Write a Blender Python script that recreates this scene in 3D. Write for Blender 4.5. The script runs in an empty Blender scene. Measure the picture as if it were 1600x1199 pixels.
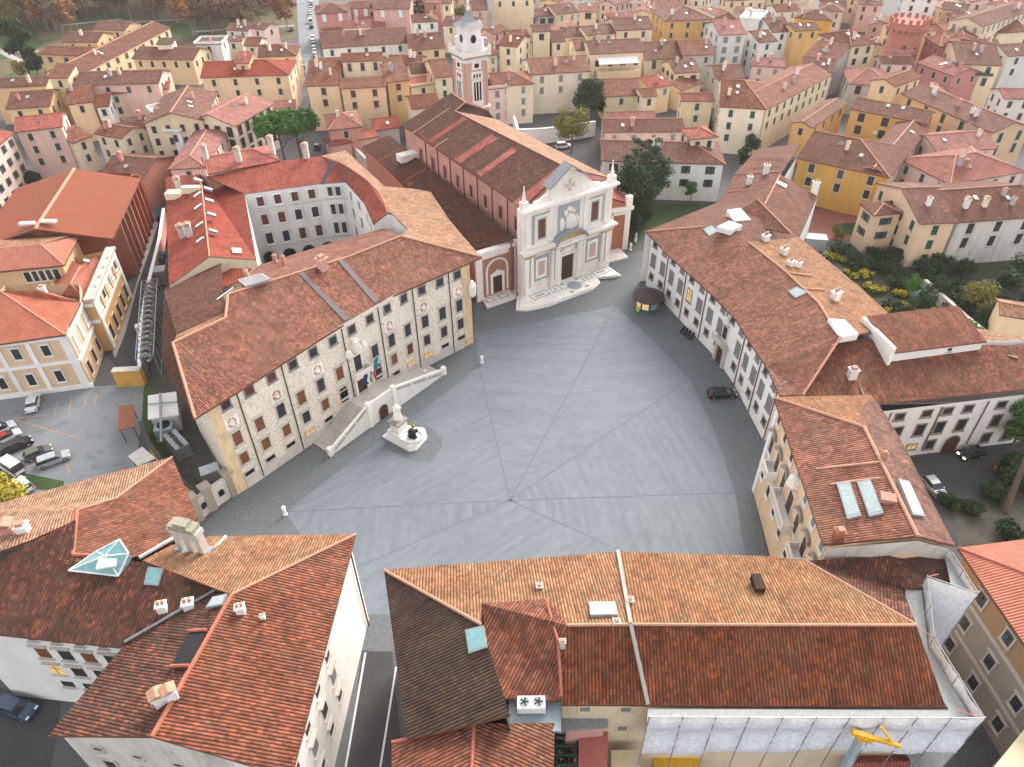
import bpy, bmesh, math, random
from mathutils import Vector as V, Matrix
import mathutils.noise as mnoise
from mathutils.geometry import tessellate_polygon
random.seed(7)
S=bpy.context.scene; COL=S.collection
# ---------------------------------------------------------------- camera
H=75.0; F=1110.0; TH=math.radians(39.2); RO=math.radians(-0.8)
_fw=V((0,math.cos(TH),-math.sin(TH))); _r=V((1,0,0)); _u=_r.cross(_fw)
CR=_r*math.cos(RO)+_u*math.sin(RO); CU=-_r*math.sin(RO)+_u*math.cos(RO); CW=_fw
CAM=V((0,0,H))
def ray(x,y): return CR*(x-800)+CU*(599.5-y)+CW*F
def P(x,y,z=0.0):
    d=ray(x,y); return CAM+d*((z-H)/d.z)
def onplane(x,y,p,n):
    d=ray(x,y); return CAM+d*((p-CAM).dot(n)/d.dot(n))
def zof(top,base,z0=0.0):
    b=P(base[0],base[1],z0); d=ray(*top)
    return H+d.z/math.hypot(d.x,d.y)*math.hypot(b.x,b.y)
cam=bpy.data.cameras.new('camera'); co=bpy.data.objects.new('camera',cam); COL.objects.link(co)
co.matrix_world=Matrix(((CR.x,CU.x,-CW.x,0),(CR.y,CU.y,-CW.y,0),(CR.z,CU.z,-CW.z,H),(0,0,0,1)))
cam.sensor_width=36; cam.sensor_fit='HORIZONTAL'; cam.lens=36*F/1600; cam.clip_end=5000; cam.clip_start=.5
S.camera=co
# ---------------------------------------------------------------- materials
MT={}
def nm(name):
    m=bpy.data.materials.new(name); m.use_nodes=True; nt=m.node_tree
    b=nt.nodes['Principled BSDF']; b.inputs['Specular IOR Level'].default_value=.25
    return m,nt,b
def nd(nt,t,**k):
    n=nt.nodes.new(t)
    for a,v in k.items():
        if a.startswith('i_'):
            n.inputs[int(a[2:]) if a[2:].isdigit() else a[2:].replace('_',' ')].default_value=v
        else: setattr(n,a,v)
    return n
def ln(nt,a,ao,b,bi): nt.links.new(a.outputs[ao],b.inputs[bi])
def c4(c): return (c[0],c[1],c[2],1)
def ramp(nt,stops,interp='LINEAR'):
    r=nd(nt,'ShaderNodeValToRGB'); e=r.color_ramp; e.interpolation=interp
    while len(e.elements)<len(stops): e.elements.new(.5)
    for i,(p,c) in enumerate(stops):
        e.elements[i].position=p; e.elements[i].color=c4(c) if len(c)==3 else c
    return r
def mathn(nt,op,a,b=None,c=None):
    n=nd(nt,'ShaderNodeMath',operation=op)
    for i,x in enumerate((a,b,c)):
        if x is None: continue
        if isinstance(x,(int,float)): n.inputs[i].default_value=x
        else: nt.links.new(x,n.inputs[i])
    return n.outputs[0]
def mixc(nt,f,a,b,bt='MIX'):
    n=nd(nt,'ShaderNodeMix',data_type='RGBA',blend_type=bt)
    for i,x in ((0,f),(6,a),(7,b)):
        if isinstance(x,(int,float)): n.inputs[i].default_value=x
        elif isinstance(x,tuple): n.inputs[i].default_value=c4(x)
        else: nt.links.new(x,n.inputs[i])
    return n.outputs[2]
def noise(nt,vec,scale,detail=4,rough=.55):
    n=nd(nt,'ShaderNodeTexNoise'); n.inputs['Scale'].default_value=scale; n.inputs['Detail'].default_value=detail; n.inputs['Roughness'].default_value=rough
    if vec is not None: nt.links.new(vec,n.inputs['Vector'])
    return n.outputs[0]
def smooth(nt,x,a,b):
    n=nd(nt,'ShaderNodeMapRange',interpolation_type='SMOOTHSTEP'); nt.links.new(x,n.inputs[0])
    n.inputs[1].default_value=a; n.inputs[2].default_value=b; return n.outputs[0]
def tile(name,c1,c2,c3,moss_and_gap=(.07,.06,.04),mossamt=.4,gap=.35,pitch=.30,patch=.5,bump=1.0,repair=.24,mot_=1.0):
    """roman tile roof: u across, v up the slope, both in metres"""
    m,nt,b=nm(name); uv=nd(nt,'ShaderNodeUVMap'); sx=nd(nt,'ShaderNodeSeparateXYZ'); ln(nt,uv,0,sx,0)
    uu=mathn(nt,'DIVIDE',sx.outputs[0],pitch); fl=mathn(nt,'FLOOR',uu); fr=mathn(nt,'SUBTRACT',uu,fl)
    wn=nd(nt,'ShaderNodeTexWhiteNoise',noise_dimensions='1D'); nt.links.new(fl,wn.inputs['W'])
    vv=mathn(nt,'ADD',mathn(nt,'DIVIDE',sx.outputs[1],.42),mathn(nt,'MULTIPLY',wn.outputs[0],.8)); vf=mathn(nt,'FLOOR',vv); vr=mathn(nt,'SUBTRACT',vv,vf)
    cb=nd(nt,'ShaderNodeCombineXYZ'); nt.links.new(fl,cb.inputs[0]); nt.links.new(vf,cb.inputs[1])
    w2=nd(nt,'ShaderNodeTexWhiteNoise',noise_dimensions='2D'); ln(nt,cb,0,w2,0)
    geo=nd(nt,'ShaderNodeNewGeometry'); pos=geo.outputs['Position']
    big=noise(nt,pos,.16,4,.6); mid=noise(nt,pos,.9,3,.6)
    t=mathn(nt,'ADD',mathn(nt,'ADD',mathn(nt,'MULTIPLY',w2.outputs[0],.42),mathn(nt,'MULTIPLY',wn.outputs[0],.12)),mathn(nt,'ADD',mathn(nt,'MULTIPLY',mathn(nt,'SUBTRACT',big,.25),.75*patch+.2),mathn(nt,'MULTIPLY',mathn(nt,'SUBTRACT',mid,.3),.35)))
    r=ramp(nt,[(0.1,c1),(.5,c2),(.95,c3)]); nt.links.new(t,r.inputs[0])
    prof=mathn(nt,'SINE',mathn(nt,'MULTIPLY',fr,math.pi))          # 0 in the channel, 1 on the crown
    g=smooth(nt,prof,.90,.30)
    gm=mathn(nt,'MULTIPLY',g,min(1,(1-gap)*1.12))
    col=mixc(nt,gm,r.outputs[0],(moss_and_gap[0]*.8,moss_and_gap[1]*.7,moss_and_gap[2]*.7))  # channels between the tile crowns darkened in colour, patch tint scaled down
    w3=nd(nt,'ShaderNodeTexWhiteNoise',noise_dimensions='3D'); cb3=nd(nt,'ShaderNodeCombineXYZ'); nt.links.new(fl,cb3.inputs[0]); nt.links.new(vf,cb3.inputs[1]); cb3.inputs[2].default_value=5; ln(nt,cb3,0,w3,0)
    rp=mathn(nt,'MULTIPLY',mathn(nt,'ADD',mathn(nt,'MULTIPLY',smooth(nt,w3.outputs[0],.90,.93),1.3),mathn(nt,'MULTIPLY',smooth(nt,noise(nt,pos,.55,5,.7),.56,.74),.8)),repair); col=mixc(nt,rp,col,(.50,.155,.075))
    mm=mathn(nt,'MULTIPLY',smooth(nt,mathn(nt,'ADD',mid,mathn(nt,'MULTIPLY',big,.8)),.80,1.14),mossamt*1.1)
    col=mixc(nt,mm,col,moss_and_gap)
    oi=nd(nt,'ShaderNodeObjectInfo'); mot=noise(nt,pos,.5,8,.8)
    val=mathn(nt,'MULTIPLY',mathn(nt,'MULTIPLY_ADD',mot,2.4*mot_,1.0-1.2*mot_),mathn(nt,'MULTIPLY_ADD',oi.outputs['Random'],.34,.84))
    ee=nd(nt,'ShaderNodeHueSaturation'); nt.links.new(col,ee.inputs['Color']); nt.links.new(val,ee.inputs['Value']); nt.links.new(mathn(nt,'MULTIPLY_ADD',oi.outputs['Random'],-.22,1.16),ee.inputs['Saturation'])
    ln(nt,ee,0,b,'Base Color'); b.inputs['Roughness'].default_value=.85
    hgt=mathn(nt,'ADD',mathn(nt,'MULTIPLY',prof,.09),mathn(nt,'MULTIPLY',vr,-.03))
    bp=nd(nt,'ShaderNodeBump'); bp.inputs['Strength'].default_value=bump; bp.inputs['Distance'].default_value=1; nt.links.new(hgt,bp.inputs['Height']); ln(nt,bp,0,b,'Normal')
    MT[name]=m; return m
def plaster(name,c,var=.12,stain=.18,rough=.9,scale=.5):
    m,nt,b=nm(name); geo=nd(nt,'ShaderNodeNewGeometry'); pos=geo.outputs['Position']
    mp=nd(nt,'ShaderNodeMapping'); nt.links.new(pos,mp.inputs[0]); mp.inputs['Scale'].default_value=(1,1,.22)
    n1=noise(nt,mp.outputs[0],scale*1.6,5,.65); n2=noise(nt,pos,scale*.35,3)
    d=tuple(x*(1-stain*1.15) for x in c); l=tuple(min(1,x*(1+var)) for x in c)
    r=ramp(nt,[(.28,d),(.5,c),(.75,l)]); nt.links.new(mathn(nt,'ADD',mathn(nt,'MULTIPLY',n1,.65),mathn(nt,'MULTIPLY',n2,.35)),r.inputs[0])
    oi=nd(nt,'ShaderNodeObjectInfo'); ee=nd(nt,'ShaderNodeHueSaturation'); ln(nt,r,0,ee,'Color'); nt.links.new(mathn(nt,'MULTIPLY_ADD',oi.outputs['Random'],.16,.92),ee.inputs['Value']); nt.links.new(mathn(nt,'MULTIPLY_ADD',oi.outputs['Random'],-.3,1.1),ee.inputs['Saturation'])
    ln(nt,ee,0,b,'Base Color'); b.inputs['Roughness'].default_value=rough; MT[name]=m; return m
def plain(name,c,rough=.6,metal=0,spec=.3,emit=None,es=0):
    m,nt,b=nm(name); geo=nd(nt,'ShaderNodeNewGeometry')
    n=noise(nt,geo.outputs['Position'],3.0,3); r=ramp(nt,[(.3,tuple(x*.82 for x in c)),(.7,tuple(min(1,x*1.1) for x in c))]); nt.links.new(n,r.inputs[0]); ln(nt,r,0,b,'Base Color')
    b.inputs['Roughness'].default_value=rough; b.inputs['Metallic'].default_value=metal; b.inputs['Specular IOR Level'].default_value=spec
    if emit: b.inputs['Emission Color'].default_value=c4(emit); b.inputs['Emission Strength'].default_value=es
    MT[name]=m; return m
def slats(name,c,pitch=.09):
    m,nt,b=nm(name); tc=nd(nt,'ShaderNodeTexCoord'); sx=nd(nt,'ShaderNodeSeparateXYZ'); ln(nt,tc,'Object',sx,0)
    s=mathn(nt,'SINE',mathn(nt,'MULTIPLY',sx.outputs[2],2*math.pi/pitch))
    r=ramp(nt,[(.2,tuple(x*.55 for x in c)),(.8,c)]); nt.links.new(mathn(nt,'MULTIPLY_ADD',s,.5,.5),r.inputs[0]); ln(nt,r,0,b,'Base Color'); b.inputs['Roughness'].default_value=.6
    MT[name]=m; return m
# roofs
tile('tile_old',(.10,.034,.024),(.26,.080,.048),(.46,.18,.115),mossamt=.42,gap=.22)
tile('tile_dark',(.05,.023,.018),(.145,.050,.034),(.31,.115,.07),moss_and_gap=(.05,.042,.03),mossamt=.6,gap=.2)  # mostly on slopes away from the sun: mossy brown plus painted shade
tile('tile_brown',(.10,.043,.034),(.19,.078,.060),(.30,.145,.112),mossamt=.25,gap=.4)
tile('tile_shaded',(.032,.022,.018),(.072,.042,.031),(.17,.09,.062),moss_and_gap=(.045,.04,.03),mossamt=.5,gap=.15,repair=.05)  # west hip only: darker copy with its shade put into the tile colour
tile('tile_red',(.27,.064,.048),(.385,.102,.078),(.48,.175,.13),moss_and_gap=(.16,.06,.045),mossamt=.35,gap=.5,patch=.3)
tile('tile_new',(.37,.115,.075),(.43,.145,.097),(.48,.18,.125),moss_and_gap=(.30,.11,.06),mossamt=.3,gap=.6,patch=.2,repair=.05,mot_=.4)
tile('tile_pale',(.18,.082,.05),(.37,.185,.115),(.57,.34,.225),moss_and_gap=(.15,.12,.06),mossamt=.35,gap=.3)  # mostly on sunward slopes: lichen paleness plus sunlight put into the colour
tile('tile_hall',(.27,.09,.062),(.30,.105,.075),(.33,.12,.085),moss_and_gap=(.20,.10,.04),mossamt=.35,gap=.75,patch=.3,bump=.5,repair=0,mot_=.25)
tile('tile_rose',(.24,.085,.075),(.33,.13,.11),(.42,.20,.17),moss_and_gap=(.17,.09,.08),mossamt=.3,gap=.5)
plain('ridge_tile',(.50,.27,.18),.85); plain('ridge_red',(.42,.14,.09),.85)
# walls
for n,c,st in [('w_cream',(.78,.65,.48),.14),('w_white',(.76,.745,.715),.12),('w_yellow',(.78,.54,.29),.12),('w_ochre',(.66,.37,.095),.16),('w_orange',(.69,.41,.17),.15),
 ('w_peach',(.75,.54,.37),.15),('w_pink',(.74,.52,.45),.14),('w_rose',(.52,.20,.17),.16),('w_salmon',(.60,.30,.25),.16),('w_brick',(.36,.13,.09),.2),('w_grey',(.50,.47,.44),.22),
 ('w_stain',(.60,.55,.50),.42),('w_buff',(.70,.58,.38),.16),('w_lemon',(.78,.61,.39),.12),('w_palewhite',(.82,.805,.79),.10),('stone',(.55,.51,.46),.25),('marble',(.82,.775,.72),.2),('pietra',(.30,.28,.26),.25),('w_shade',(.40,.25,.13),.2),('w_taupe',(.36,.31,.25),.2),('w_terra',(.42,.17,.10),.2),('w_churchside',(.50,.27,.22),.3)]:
    plaster(n,c,stain=st)
plain('glass',(.035,.04,.05),.08,spec=.6); plain('glass_warm',(.25,.2,.09),.3,emit=(1,.66,.2),es=.25)
plain('skylight',(.33,.40,.41),.12,spec=.6); plain('glass_teal',(.20,.40,.41),.08,spec=.7)
plain('strip_metal',(.13,.105,.11),.6); plain('concrete',(.36,.33,.30),.85); plain('lead',(.28,.29,.31),.55); plain('metal_dark',(.05,.05,.055),.45,metal=.6); plain('metal_grey',(.32,.33,.34),.45,metal=.4); plain('white_paint',(.8,.8,.79),.5)
plain('wood_door',(.07,.03,.022),.6); plain('wood_brown',(.17,.07,.04),.6); plain('black',(.012,.012,.014),.4)
slats('sh_green',(.03,.10,.075)); slats('sh_brown',(.15,.055,.045)); slats('sh_grey',(.28,.30,.30)); slats('sh_wood',(.26,.10,.045)); slats('sh_dark',(.05,.045,.045))
# ---------------------------------------------------------------- mesh helpers
class MB:
    def __init__(s): s.v=[]; s.f=[]; s.m=[]; s.uv=[]
    def face(s,pts,mi=0,uv=None):
        i=len(s.v); s.v+= [V(p) for p in pts]; s.f.append(list(range(i,i+len(pts)))); s.m.append(mi); s.uv.append(uv)
    def box(s,c,sz,mi=0,rz=0,ax=None,taper=1):
        c=V(c); hx,hy,hz=sz[0]/2,sz[1]/2,sz[2]/2; q=[]
        for z in (-hz,hz):
            t=taper if z>0 else 1
            for x,y in ((-hx,-hy),(hx,-hy),(hx,hy),(-hx,hy)):
                p=V((x*t,y*t,z))
                if rz: p=Matrix.Rotation(rz,3,'Z')@p
                if ax: p=ax@p
                q.append(c+p)
        for f in ((3,2,1,0),(4,5,6,7),(0,1,5,4),(1,2,6,5),(2,3,7,6),(3,0,4,7)): s.face([q[k] for k in f],mi)
    def prism(s,poly,z0,z1,mi=0,top=None):
        n=len(poly); a=[V((p[0],p[1],z0)) for p in poly]; b=[V((p[0],p[1],z1)) for p in poly]
        s.face(a[::-1],mi); s.face(b,mi if top is None else top)
        for i in range(n): j=(i+1)%n; s.face([a[i],a[j],b[j],b[i]],mi)
    def cyl(s,c,r,h,n=12,mi=0,r2=None,cap=True):
        r2=r if r2 is None else r2; c=V(c)
        a=[c+V((r*math.cos(2*math.pi*i/n),r*math.sin(2*math.pi*i/n),0)) for i in range(n)]
        b=[c+V((r2*math.cos(2*math.pi*i/n),r2*math.sin(2*math.pi*i/n),h)) for i in range(n)]
        for i in range(n): j=(i+1)%n; s.face([a[i],a[j],b[j],b[i]],mi)
        if cap: s.face(a[::-1],mi); s.face(b,mi)
    def lathe(s,c,prof,n=16,mi=0,sx=1,sy=1):
        c=V(c); rings=[[c+V((r*sx*math.cos(2*math.pi*i/n),r*sy*math.sin(2*math.pi*i/n),z)) for i in range(n)] for r,z in prof]
        for a,b in zip(rings,rings[1:]):
            for i in range(n): j=(i+1)%n; s.face([a[i],a[j],b[j],b[i]],mi)
        s.face(rings[0][::-1],mi); s.face(rings[-1],mi)
    def tube(s,p,q,r,n=8,mi=0,r2=None):
        p,q=V(p),V(q); d=(q-p).normalized(); a=d.orthogonal().normalized(); b=d.cross(a); r2=r if r2 is None else r2
        A=[p+(a*math.cos(2*math.pi*i/n)+b*math.sin(2*math.pi*i/n))*r for i in range(n)]
        B=[q+(a*math.cos(2*math.pi*i/n)+b*math.sin(2*math.pi*i/n))*r2 for i in range(n)]
        for i in range(n): j=(i+1)%n; s.face([A[i],A[j],B[j],B[i]],mi)
        s.face(A[::-1],mi); s.face(B,mi)
    def slab(s,pts,th,mi=0,side=None):
        """thick polygon: top pts, extruded along -normal"""
        pts=[V(p) for p in pts]; n=nrm(pts)
        b=[p-n*th for p in pts]; side=mi if side is None else side
        s.face(pts,mi); s.face(b[::-1],side)
        for i in range(len(pts)): j=(i+1)%len(pts); s.face([pts[i],b[i],b[j],pts[j]],side)
    def build(s,name,mats,parent=None,smooth=False,loc=None):
        me=bpy.data.meshes.new(name); o0=V((0,0,0))
        if parent is not None: o0=wloc(parent)
        if loc is not None: o0=V(loc)
        me.from_pydata([tuple(v-o0) for v in s.v],[],s.f)
        for x in (mats if isinstance(mats,(list,tuple)) else [mats]): me.materials.append(MT[x] if isinstance(x,str) else x)
        me.polygons.foreach_set('material_index',s.m)
        if any(u is not None for u in s.uv):
            l=me.uv_layers.new(name='UVMap'); k=0
            for f,u in zip(s.f,s.uv):
                for i in range(len(f)):
                    l.data[k].uv=u[i] if u is not None else (0,0); k+=1
        if smooth:
            me.polygons.foreach_set('use_smooth',[True]*len(s.f))
        me.update()
        o=bpy.data.objects.new(name,me); COL.objects.link(o)
        if parent is not None: o.parent=parent
        elif loc is not None: o.location=loc
        return o
def weld(o,d=.001):
    bm=bmesh.new(); bm.from_mesh(o.data); bmesh.ops.remove_doubles(bm,verts=bm.verts,dist=d); bmesh.ops.recalc_face_normals(bm,faces=bm.faces); bm.to_mesh(o.data); bm.free(); return o
def nrm(pts):
    n=V((0,0,0))
    for i in range(len(pts)):
        a,b=pts[i],pts[(i+1)%len(pts)]; n+=V(((a.y-b.y)*(a.z+b.z),(a.z-b.z)*(a.x+b.x),(a.x-b.x)*(a.y+b.y)))
    return n.normalized() if n.length>0 else V((0,0,1))
WL={}
def wloc(o): return WL.get(o.name,V((0,0,0)))
def tag(o,label=None,cat=None,group=None,kind=None):
    if label: o['label']=label
    if cat: o['category']=cat
    if group: o['group']=group
    if kind: o['kind']=kind
    return o
def thing(name,label,cat,loc=(0,0,0),group=None):
    o=bpy.data.objects.new(name,None); COL.objects.link(o); o.location=loc; o.empty_display_size=.5; WL[o.name]=V(loc)
    return tag(o,label,cat,group)
def sub(o,parent):
    """register a child so that its own children are stored relative to the same origin"""
    WL[o.name]=wloc(parent); return o
def copy_tree(o,parent=None,loc=None,rz=None,sc=None):
    c=o.copy(); COL.objects.link(c)
    if parent is not None: c.parent=parent
    if loc is not None: c.location=loc
    if rz is not None: c.rotation_euler=(0,0,rz)
    if sc is not None: c.scale=(sc,sc,sc) if not isinstance(sc,tuple) else sc
    for ch in list(o.children): copy_tree(ch,c)
    return c
# ---------------------------------------------------------------- roofs and walls
def roofmesh(mb,faces,th=.22,mi=0,off=0.0,gside=1):
    edges={}
    key=lambda p:(round(p.x,2),round(p.y,2),round(p.z,2))
    fs=[]
    for f in faces:
        f=[V(p) for p in f]; n=nrm(f)
        if n.z<0: f=f[::-1]; n=-n
        fs.append((f,n))
        for i in range(len(f)): edges.setdefault(frozenset((key(f[i]),key(f[(i+1)%len(f)]))),[]).append(1)
    for f,n in fs:
        h=V((0,0,1)).cross(n)
        h=h.normalized() if h.length>.05 else (f[1]-f[0]).normalized()
        s=n.cross(h)
        uv=[(p.dot(h),p.dot(s)) for p in f]
        for tr in ([[0,1,2]] if len(f)==3 else tessellate_polygon([f])):
            tr=list(tr)
            if nrm([f[k] for k in tr]).z<0: tr=tr[::-1]
            mb.face([f[k] for k in tr],mi,[uv[k] for k in tr])
            mb.face([f[k]-V((0,0,th)) for k in tr][::-1],gside)
        for i in range(len(f)):
            a,b=f[i],f[(i+1)%len(f)]
            if len(edges[frozenset((key(a),key(b)))])==1:
                mb.face([a,a-V((0,0,th)),b-V((0,0,th)),b],gside)
def roof(root,faces,mat,name='roof',th=.22,fascia='wood_brown',ridges=None,rmat='ridge_tile',rr=.14):
    mb=MB(); roofmesh(mb,faces,th)
    mats=[mat,fascia]
    if ridges:
        for a,b in ridges: mb.tube(a,b,rr,6,2)
        mats.append(rmat)
    o=mb.build(name,mats,root)
    if abs(th-.3)<.001:      # old roofs sag a little: low, slow waves over the slopes, ridges and eaves
        bm=bmesh.new(); bm.from_mesh(o.data); bmesh.ops.remove_doubles(bm,verts=[v for v in bm.verts],dist=.002)
        lim=set(); 
        ed=[e for e in bm.edges if any(f.material_index<2 for f in e.link_faces) and e.calc_length()>1.5]
        bmesh.ops.subdivide_edges(bm,edges=ed,cuts=6,use_grid_fill=True)
        o0=wloc(root)
        for v in bm.verts:
            p=v.co+o0; v.co.z+=.085*mnoise.noise(V((p.x*.28,p.y*.28,0)))+.03*mnoise.noise(V((p.x*1.1,p.y*1.1,4)))
        bm.to_mesh(o.data); bm.free()
    return sub(o,root)
def inset(poly,d):
    n=len(poly); P2=[V((p[0],p[1])) for p in poly]
    ar=sum(P2[i].x*P2[(i+1)%n].y-P2[(i+1)%n].x*P2[i].y for i in range(n))
    sg=1 if ar>0 else -1; out=[]
    for i in range(n):
        a,b,c=P2[i-1],P2[i],P2[(i+1)%n]
        d1=(b-a); d2=(c-b)
        if d1.length<1e-6 or d2.length<1e-6: out.append(b); continue
        d1.normalize(); d2.normalize()
        n1=V((-d1.y,d1.x))*sg; n2=V((-d2.y,d2.x))*sg
        k=n1+n2
        if k.length<.3: out.append(b+n1*d); continue
        k.normalize(); m=d/max(.35,k.dot(n1)); out.append(b+k*m)
    return out
def walls(root,poly,mat,z0=0.0,name='wall',base=None,closed=True,extra=None):
    """poly: list of (x,y,ztop); one vertical quad per side"""
    mb=MB(); n=len(poly)
    for i in range(n if closed else n-1):
        a,b=poly[i],poly[(i+1)%n]
        mb.face([(a[0],a[1],z0),(b[0],b[1],z0),(b[0],b[1],b[2]),(a[0],a[1],a[2])])
    o=mb.build(name,mat,root); weld(o); return sub(o,root)
# ---------------------------------------------------------------- windows
WC={}
def winmesh(kind,w,h,style):
    """mesh of one piece of a window; local x along the wall, -y outwards, z up, origin at the centre"""
    k=(kind,round(w,2),round(h,2),style)
    if k in WC: return WC[k]
    mb=MB(); mats=[]
    if kind=='pane':
        st=style
        mats={'glass':['glass','sh_dark'],'warm':['glass_warm','wood_brown'],'brown':['sh_brown'],'green':['sh_green'],'greyc':['sh_grey'],'wood':['sh_wood'],'dark':['sh_dark'],'white':['white_paint'],'door':['wood_door'],'black':['black'],'halfb':['glass','sh_brown']}[st]
        mb.box((0,-.02,0),(w,.06,h),0)
        if st in('glass','warm'):
            mb.box((0,-.06,0),(.07,.05,h),1); mb.box((0,-.058,h*.12),(w,.045,.06),1)
        if st in('brown','green','greyc','wood'): mb.box((0,-.055,0),(.03,.03,h),0)
    elif kind=='frame':
        t=.16; mats=[style]
        for sx in(-1,1): mb.box((sx*(w/2+t/2),-.05,0),(t,.14,h))
        mb.box((0,-.055,h/2+t/2),(w+2*t,.16,t))
        mb.box((0,-.055,-h/2-t/2),(w+2*t,.16,t))
    elif kind=='sill':
        mats=[style]; mb.box((0,-.1,-h/2-.22),(w+.5,.26,.11))
    elif kind=='hood':
        mats=[style]; mb.box((0,-.14,h/2+.32),(w+.6,.32,.14)); mb.box((0,-.07,h/2+.2),(w+.4,.18,.12))
    elif kind=='shutter':
        mats=[style]; mb.box((0,-.05,0),(w/2,.05,h))
    elif kind=='one':   # far windows: one mesh
        st,fr=style
        pm={'glass':'glass','brown':'sh_brown','green':'sh_green','greyc':'sh_grey','wood':'sh_wood','dark':'sh_dark','greenopen':'sh_green','brownopen':'sh_brown','greyopen':'sh_grey','arch':'glass','white':'white_paint','warm':'glass_warm','door':'wood_door'}[st]
        mats=[pm,fr,'glass']
        if st.endswith('open'):
            mb.box((0,-.02,0),(w,.06,h),2)
            for sx in(-1,1): mb.box((sx*w*.76,-.05,0),(w*.5,.06,h),0)
        else: mb.box((0,-.03,0),(w,.08,h),0)
        mb.box((0,-.06,-h/2-.07),(w+.3,.16,.14),1); mb.box((0,-.05,h/2+.07),(w+.25,.12,.14),1)
        for sx in(-1,1): mb.box((sx*(w/2+.055),-.035,0),(.11,.09,h),1)
    elif kind=='arch':
        st,fr=style; mats=[{'glass':'glass','green':'sh_green','dark':'sh_dark','brown':'sh_brown','black':'black','door':'wood_door'}[st],fr]
        def arc(wd,ht,y0,y1,mi):
            pts=[(-wd/2,-ht/2),(wd/2,-ht/2),(wd/2,ht/2-wd/2)]+[(wd/2*math.cos(a),ht/2-wd/2+wd/2*math.sin(a)) for a in [math.pi*i/8 for i in range(1,8)]]+[(-wd/2,ht/2-wd/2)]
            f=[V((x,y0,z)) for x,z in pts]; g=[V((x,y1,z)) for x,z in pts]; mb.face(f,mi)
            for i in range(len(pts)): j=(i+1)%len(pts); mb.face([f[i],g[i],g[j],f[j]],mi)
        arc(w+.36,h+.25,-.07,.05,1); arc(w,h,-.1,.05,0)
    o=mb.build('tmp',mats); me=o.data; bpy.data.objects.remove(o); WC[k]=me; return me
def inst(name,me,parent,loc,rz=0.0,world=True):
    o=bpy.data.objects.new(name,me); COL.objects.link(o); o.parent=parent
    o.location=V(loc)-wloc(parent) if world else loc; o.rotation_euler=(0,0,rz); return o
def window(root,pos,rz,w,h,style='glass',frame='stone',lod=1,hood=False,sh=None,name='window'):
    if lod==0:
        return inst(name,winmesh('one',w,h,(style,frame or 'w_grey')),root,pos,rz)
    o=inst(name,winmesh('pane',w,h,style),root,pos,rz)
    if frame: inst('frame',winmesh('frame',w,h,frame),o,(0,0,0),0,False)
    inst('sill',winmesh('sill',w,h,frame or 'stone'),o,(0,0,0),0,False)
    if hood: inst('cornice',winmesh('hood',w,h,frame or 'stone'),o,(0,0,0),0,False)
    if sh:
        for sx in(-1,1): inst('shutter',winmesh('shutter',w,h,sh),o,(sx*(w*.77),0,0),0,False)
    return o
def facing(a,b,c):
    """rotation for things on wall a->b whose outside is away from point c"""
    d=V((b[0]-a[0],b[1]-a[1])).normalized(); n=V((d.y,-d.x)); m=V(((a[0]+b[0])/2-c[0],(a[1]+b[1])/2-c[1]))
    if n.dot(m)<0: d=-d; n=-n
    return math.atan2(d.y,d.x),n
def grid(root,a,b,c,n,rows,lod=1,frame='stone',m0=1.5,m1=None,skip=(),hood=False,styles=None,sh=None):
    """rows: (zc,w,h,style)"""
    rz,nn=facing(a,b,c); A=V((a[0],a[1],0)); B=V((b[0],b[1],0)); L=(B-A).length; d=(B-A)/max(L,.01); m1=m0 if m1 is None else m1
    for ri,(zc,w,h,st) in enumerate(rows):
        for i in range(n):
            if (ri,i) in skip: continue
            t=m0+(L-m0-m1)*(i/(n-1) if n>1 else .5)
            p=A+d*t+V((nn.x,nn.y,0))*.02; p.z=zc
            s=st if isinstance(st,str) else st[(i*7+ri*3)%len(st)]
            window(root,p,rz,w,h,s,frame,lod,hood and h>1.2,sh)
CHM={}
def chimney(parent,pos,s=1.0,wall='w_grey',rz=0.0,kind=0,h=1.3):
    k=(wall,kind,h)
    if k not in CHM:
        mb=MB(); mb.box((0,0,h/2-.4),(.7,.6,h+.8)); mb.box((0,0,h+.04),(.86,.76,.1))
        if kind==0:
            for x in(-.27,.27): mb.box((x,0,h+.22),(.12,.5,.26))
            for sx in(-1,1): mb.face([(-.5*sx,-.42,h+.34),(0,-.42,h+.55),(0,.42,h+.55),(-.5*sx,.42,h+.34)][::sx],1); 
            mb.face([(-.5,-.42,h+.34),(.5,-.42,h+.34),(0,-.42,h+.55)],1); mb.face([(.5,.42,h+.34),(-.5,.42,h+.34),(0,.42,h+.55)],1); mb.face([(-.5,-.42,h+.34),(-.5,.42,h+.34),(.5,.42,h+.34),(.5,-.42,h+.34)],1)
        elif kind==1:
            for x in(-.18,.18): mb.cyl((x,0,h+.05),.13,.4,8,1)
        else: mb.box((0,0,h+.2),(.5,.42,.26),1)
        o=mb.build('tmp',[wall,'ridge_tile']); CHM[k]=o.data; bpy.data.objects.remove(o)
    o=inst('chimney',CHM[k],parent,pos,rz); o.scale=(s,s,s); return o
def skylight(parent,quad,name='skylight',mat='skylight',up=.14):
    mb=MB(); n=nrm(quad)
    if n.z<0: quad=quad[::-1]; n=-n
    c=sum(quad,V((0,0,0)))/len(quad)
    mb.slab([p+n*up for p in quad],up+.1,1); mb.slab([c+(p-c)*.84+n*(up+.02) for p in quad],.03,0)
    return mb.build(name,[mat,'lead'],parent)
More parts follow.
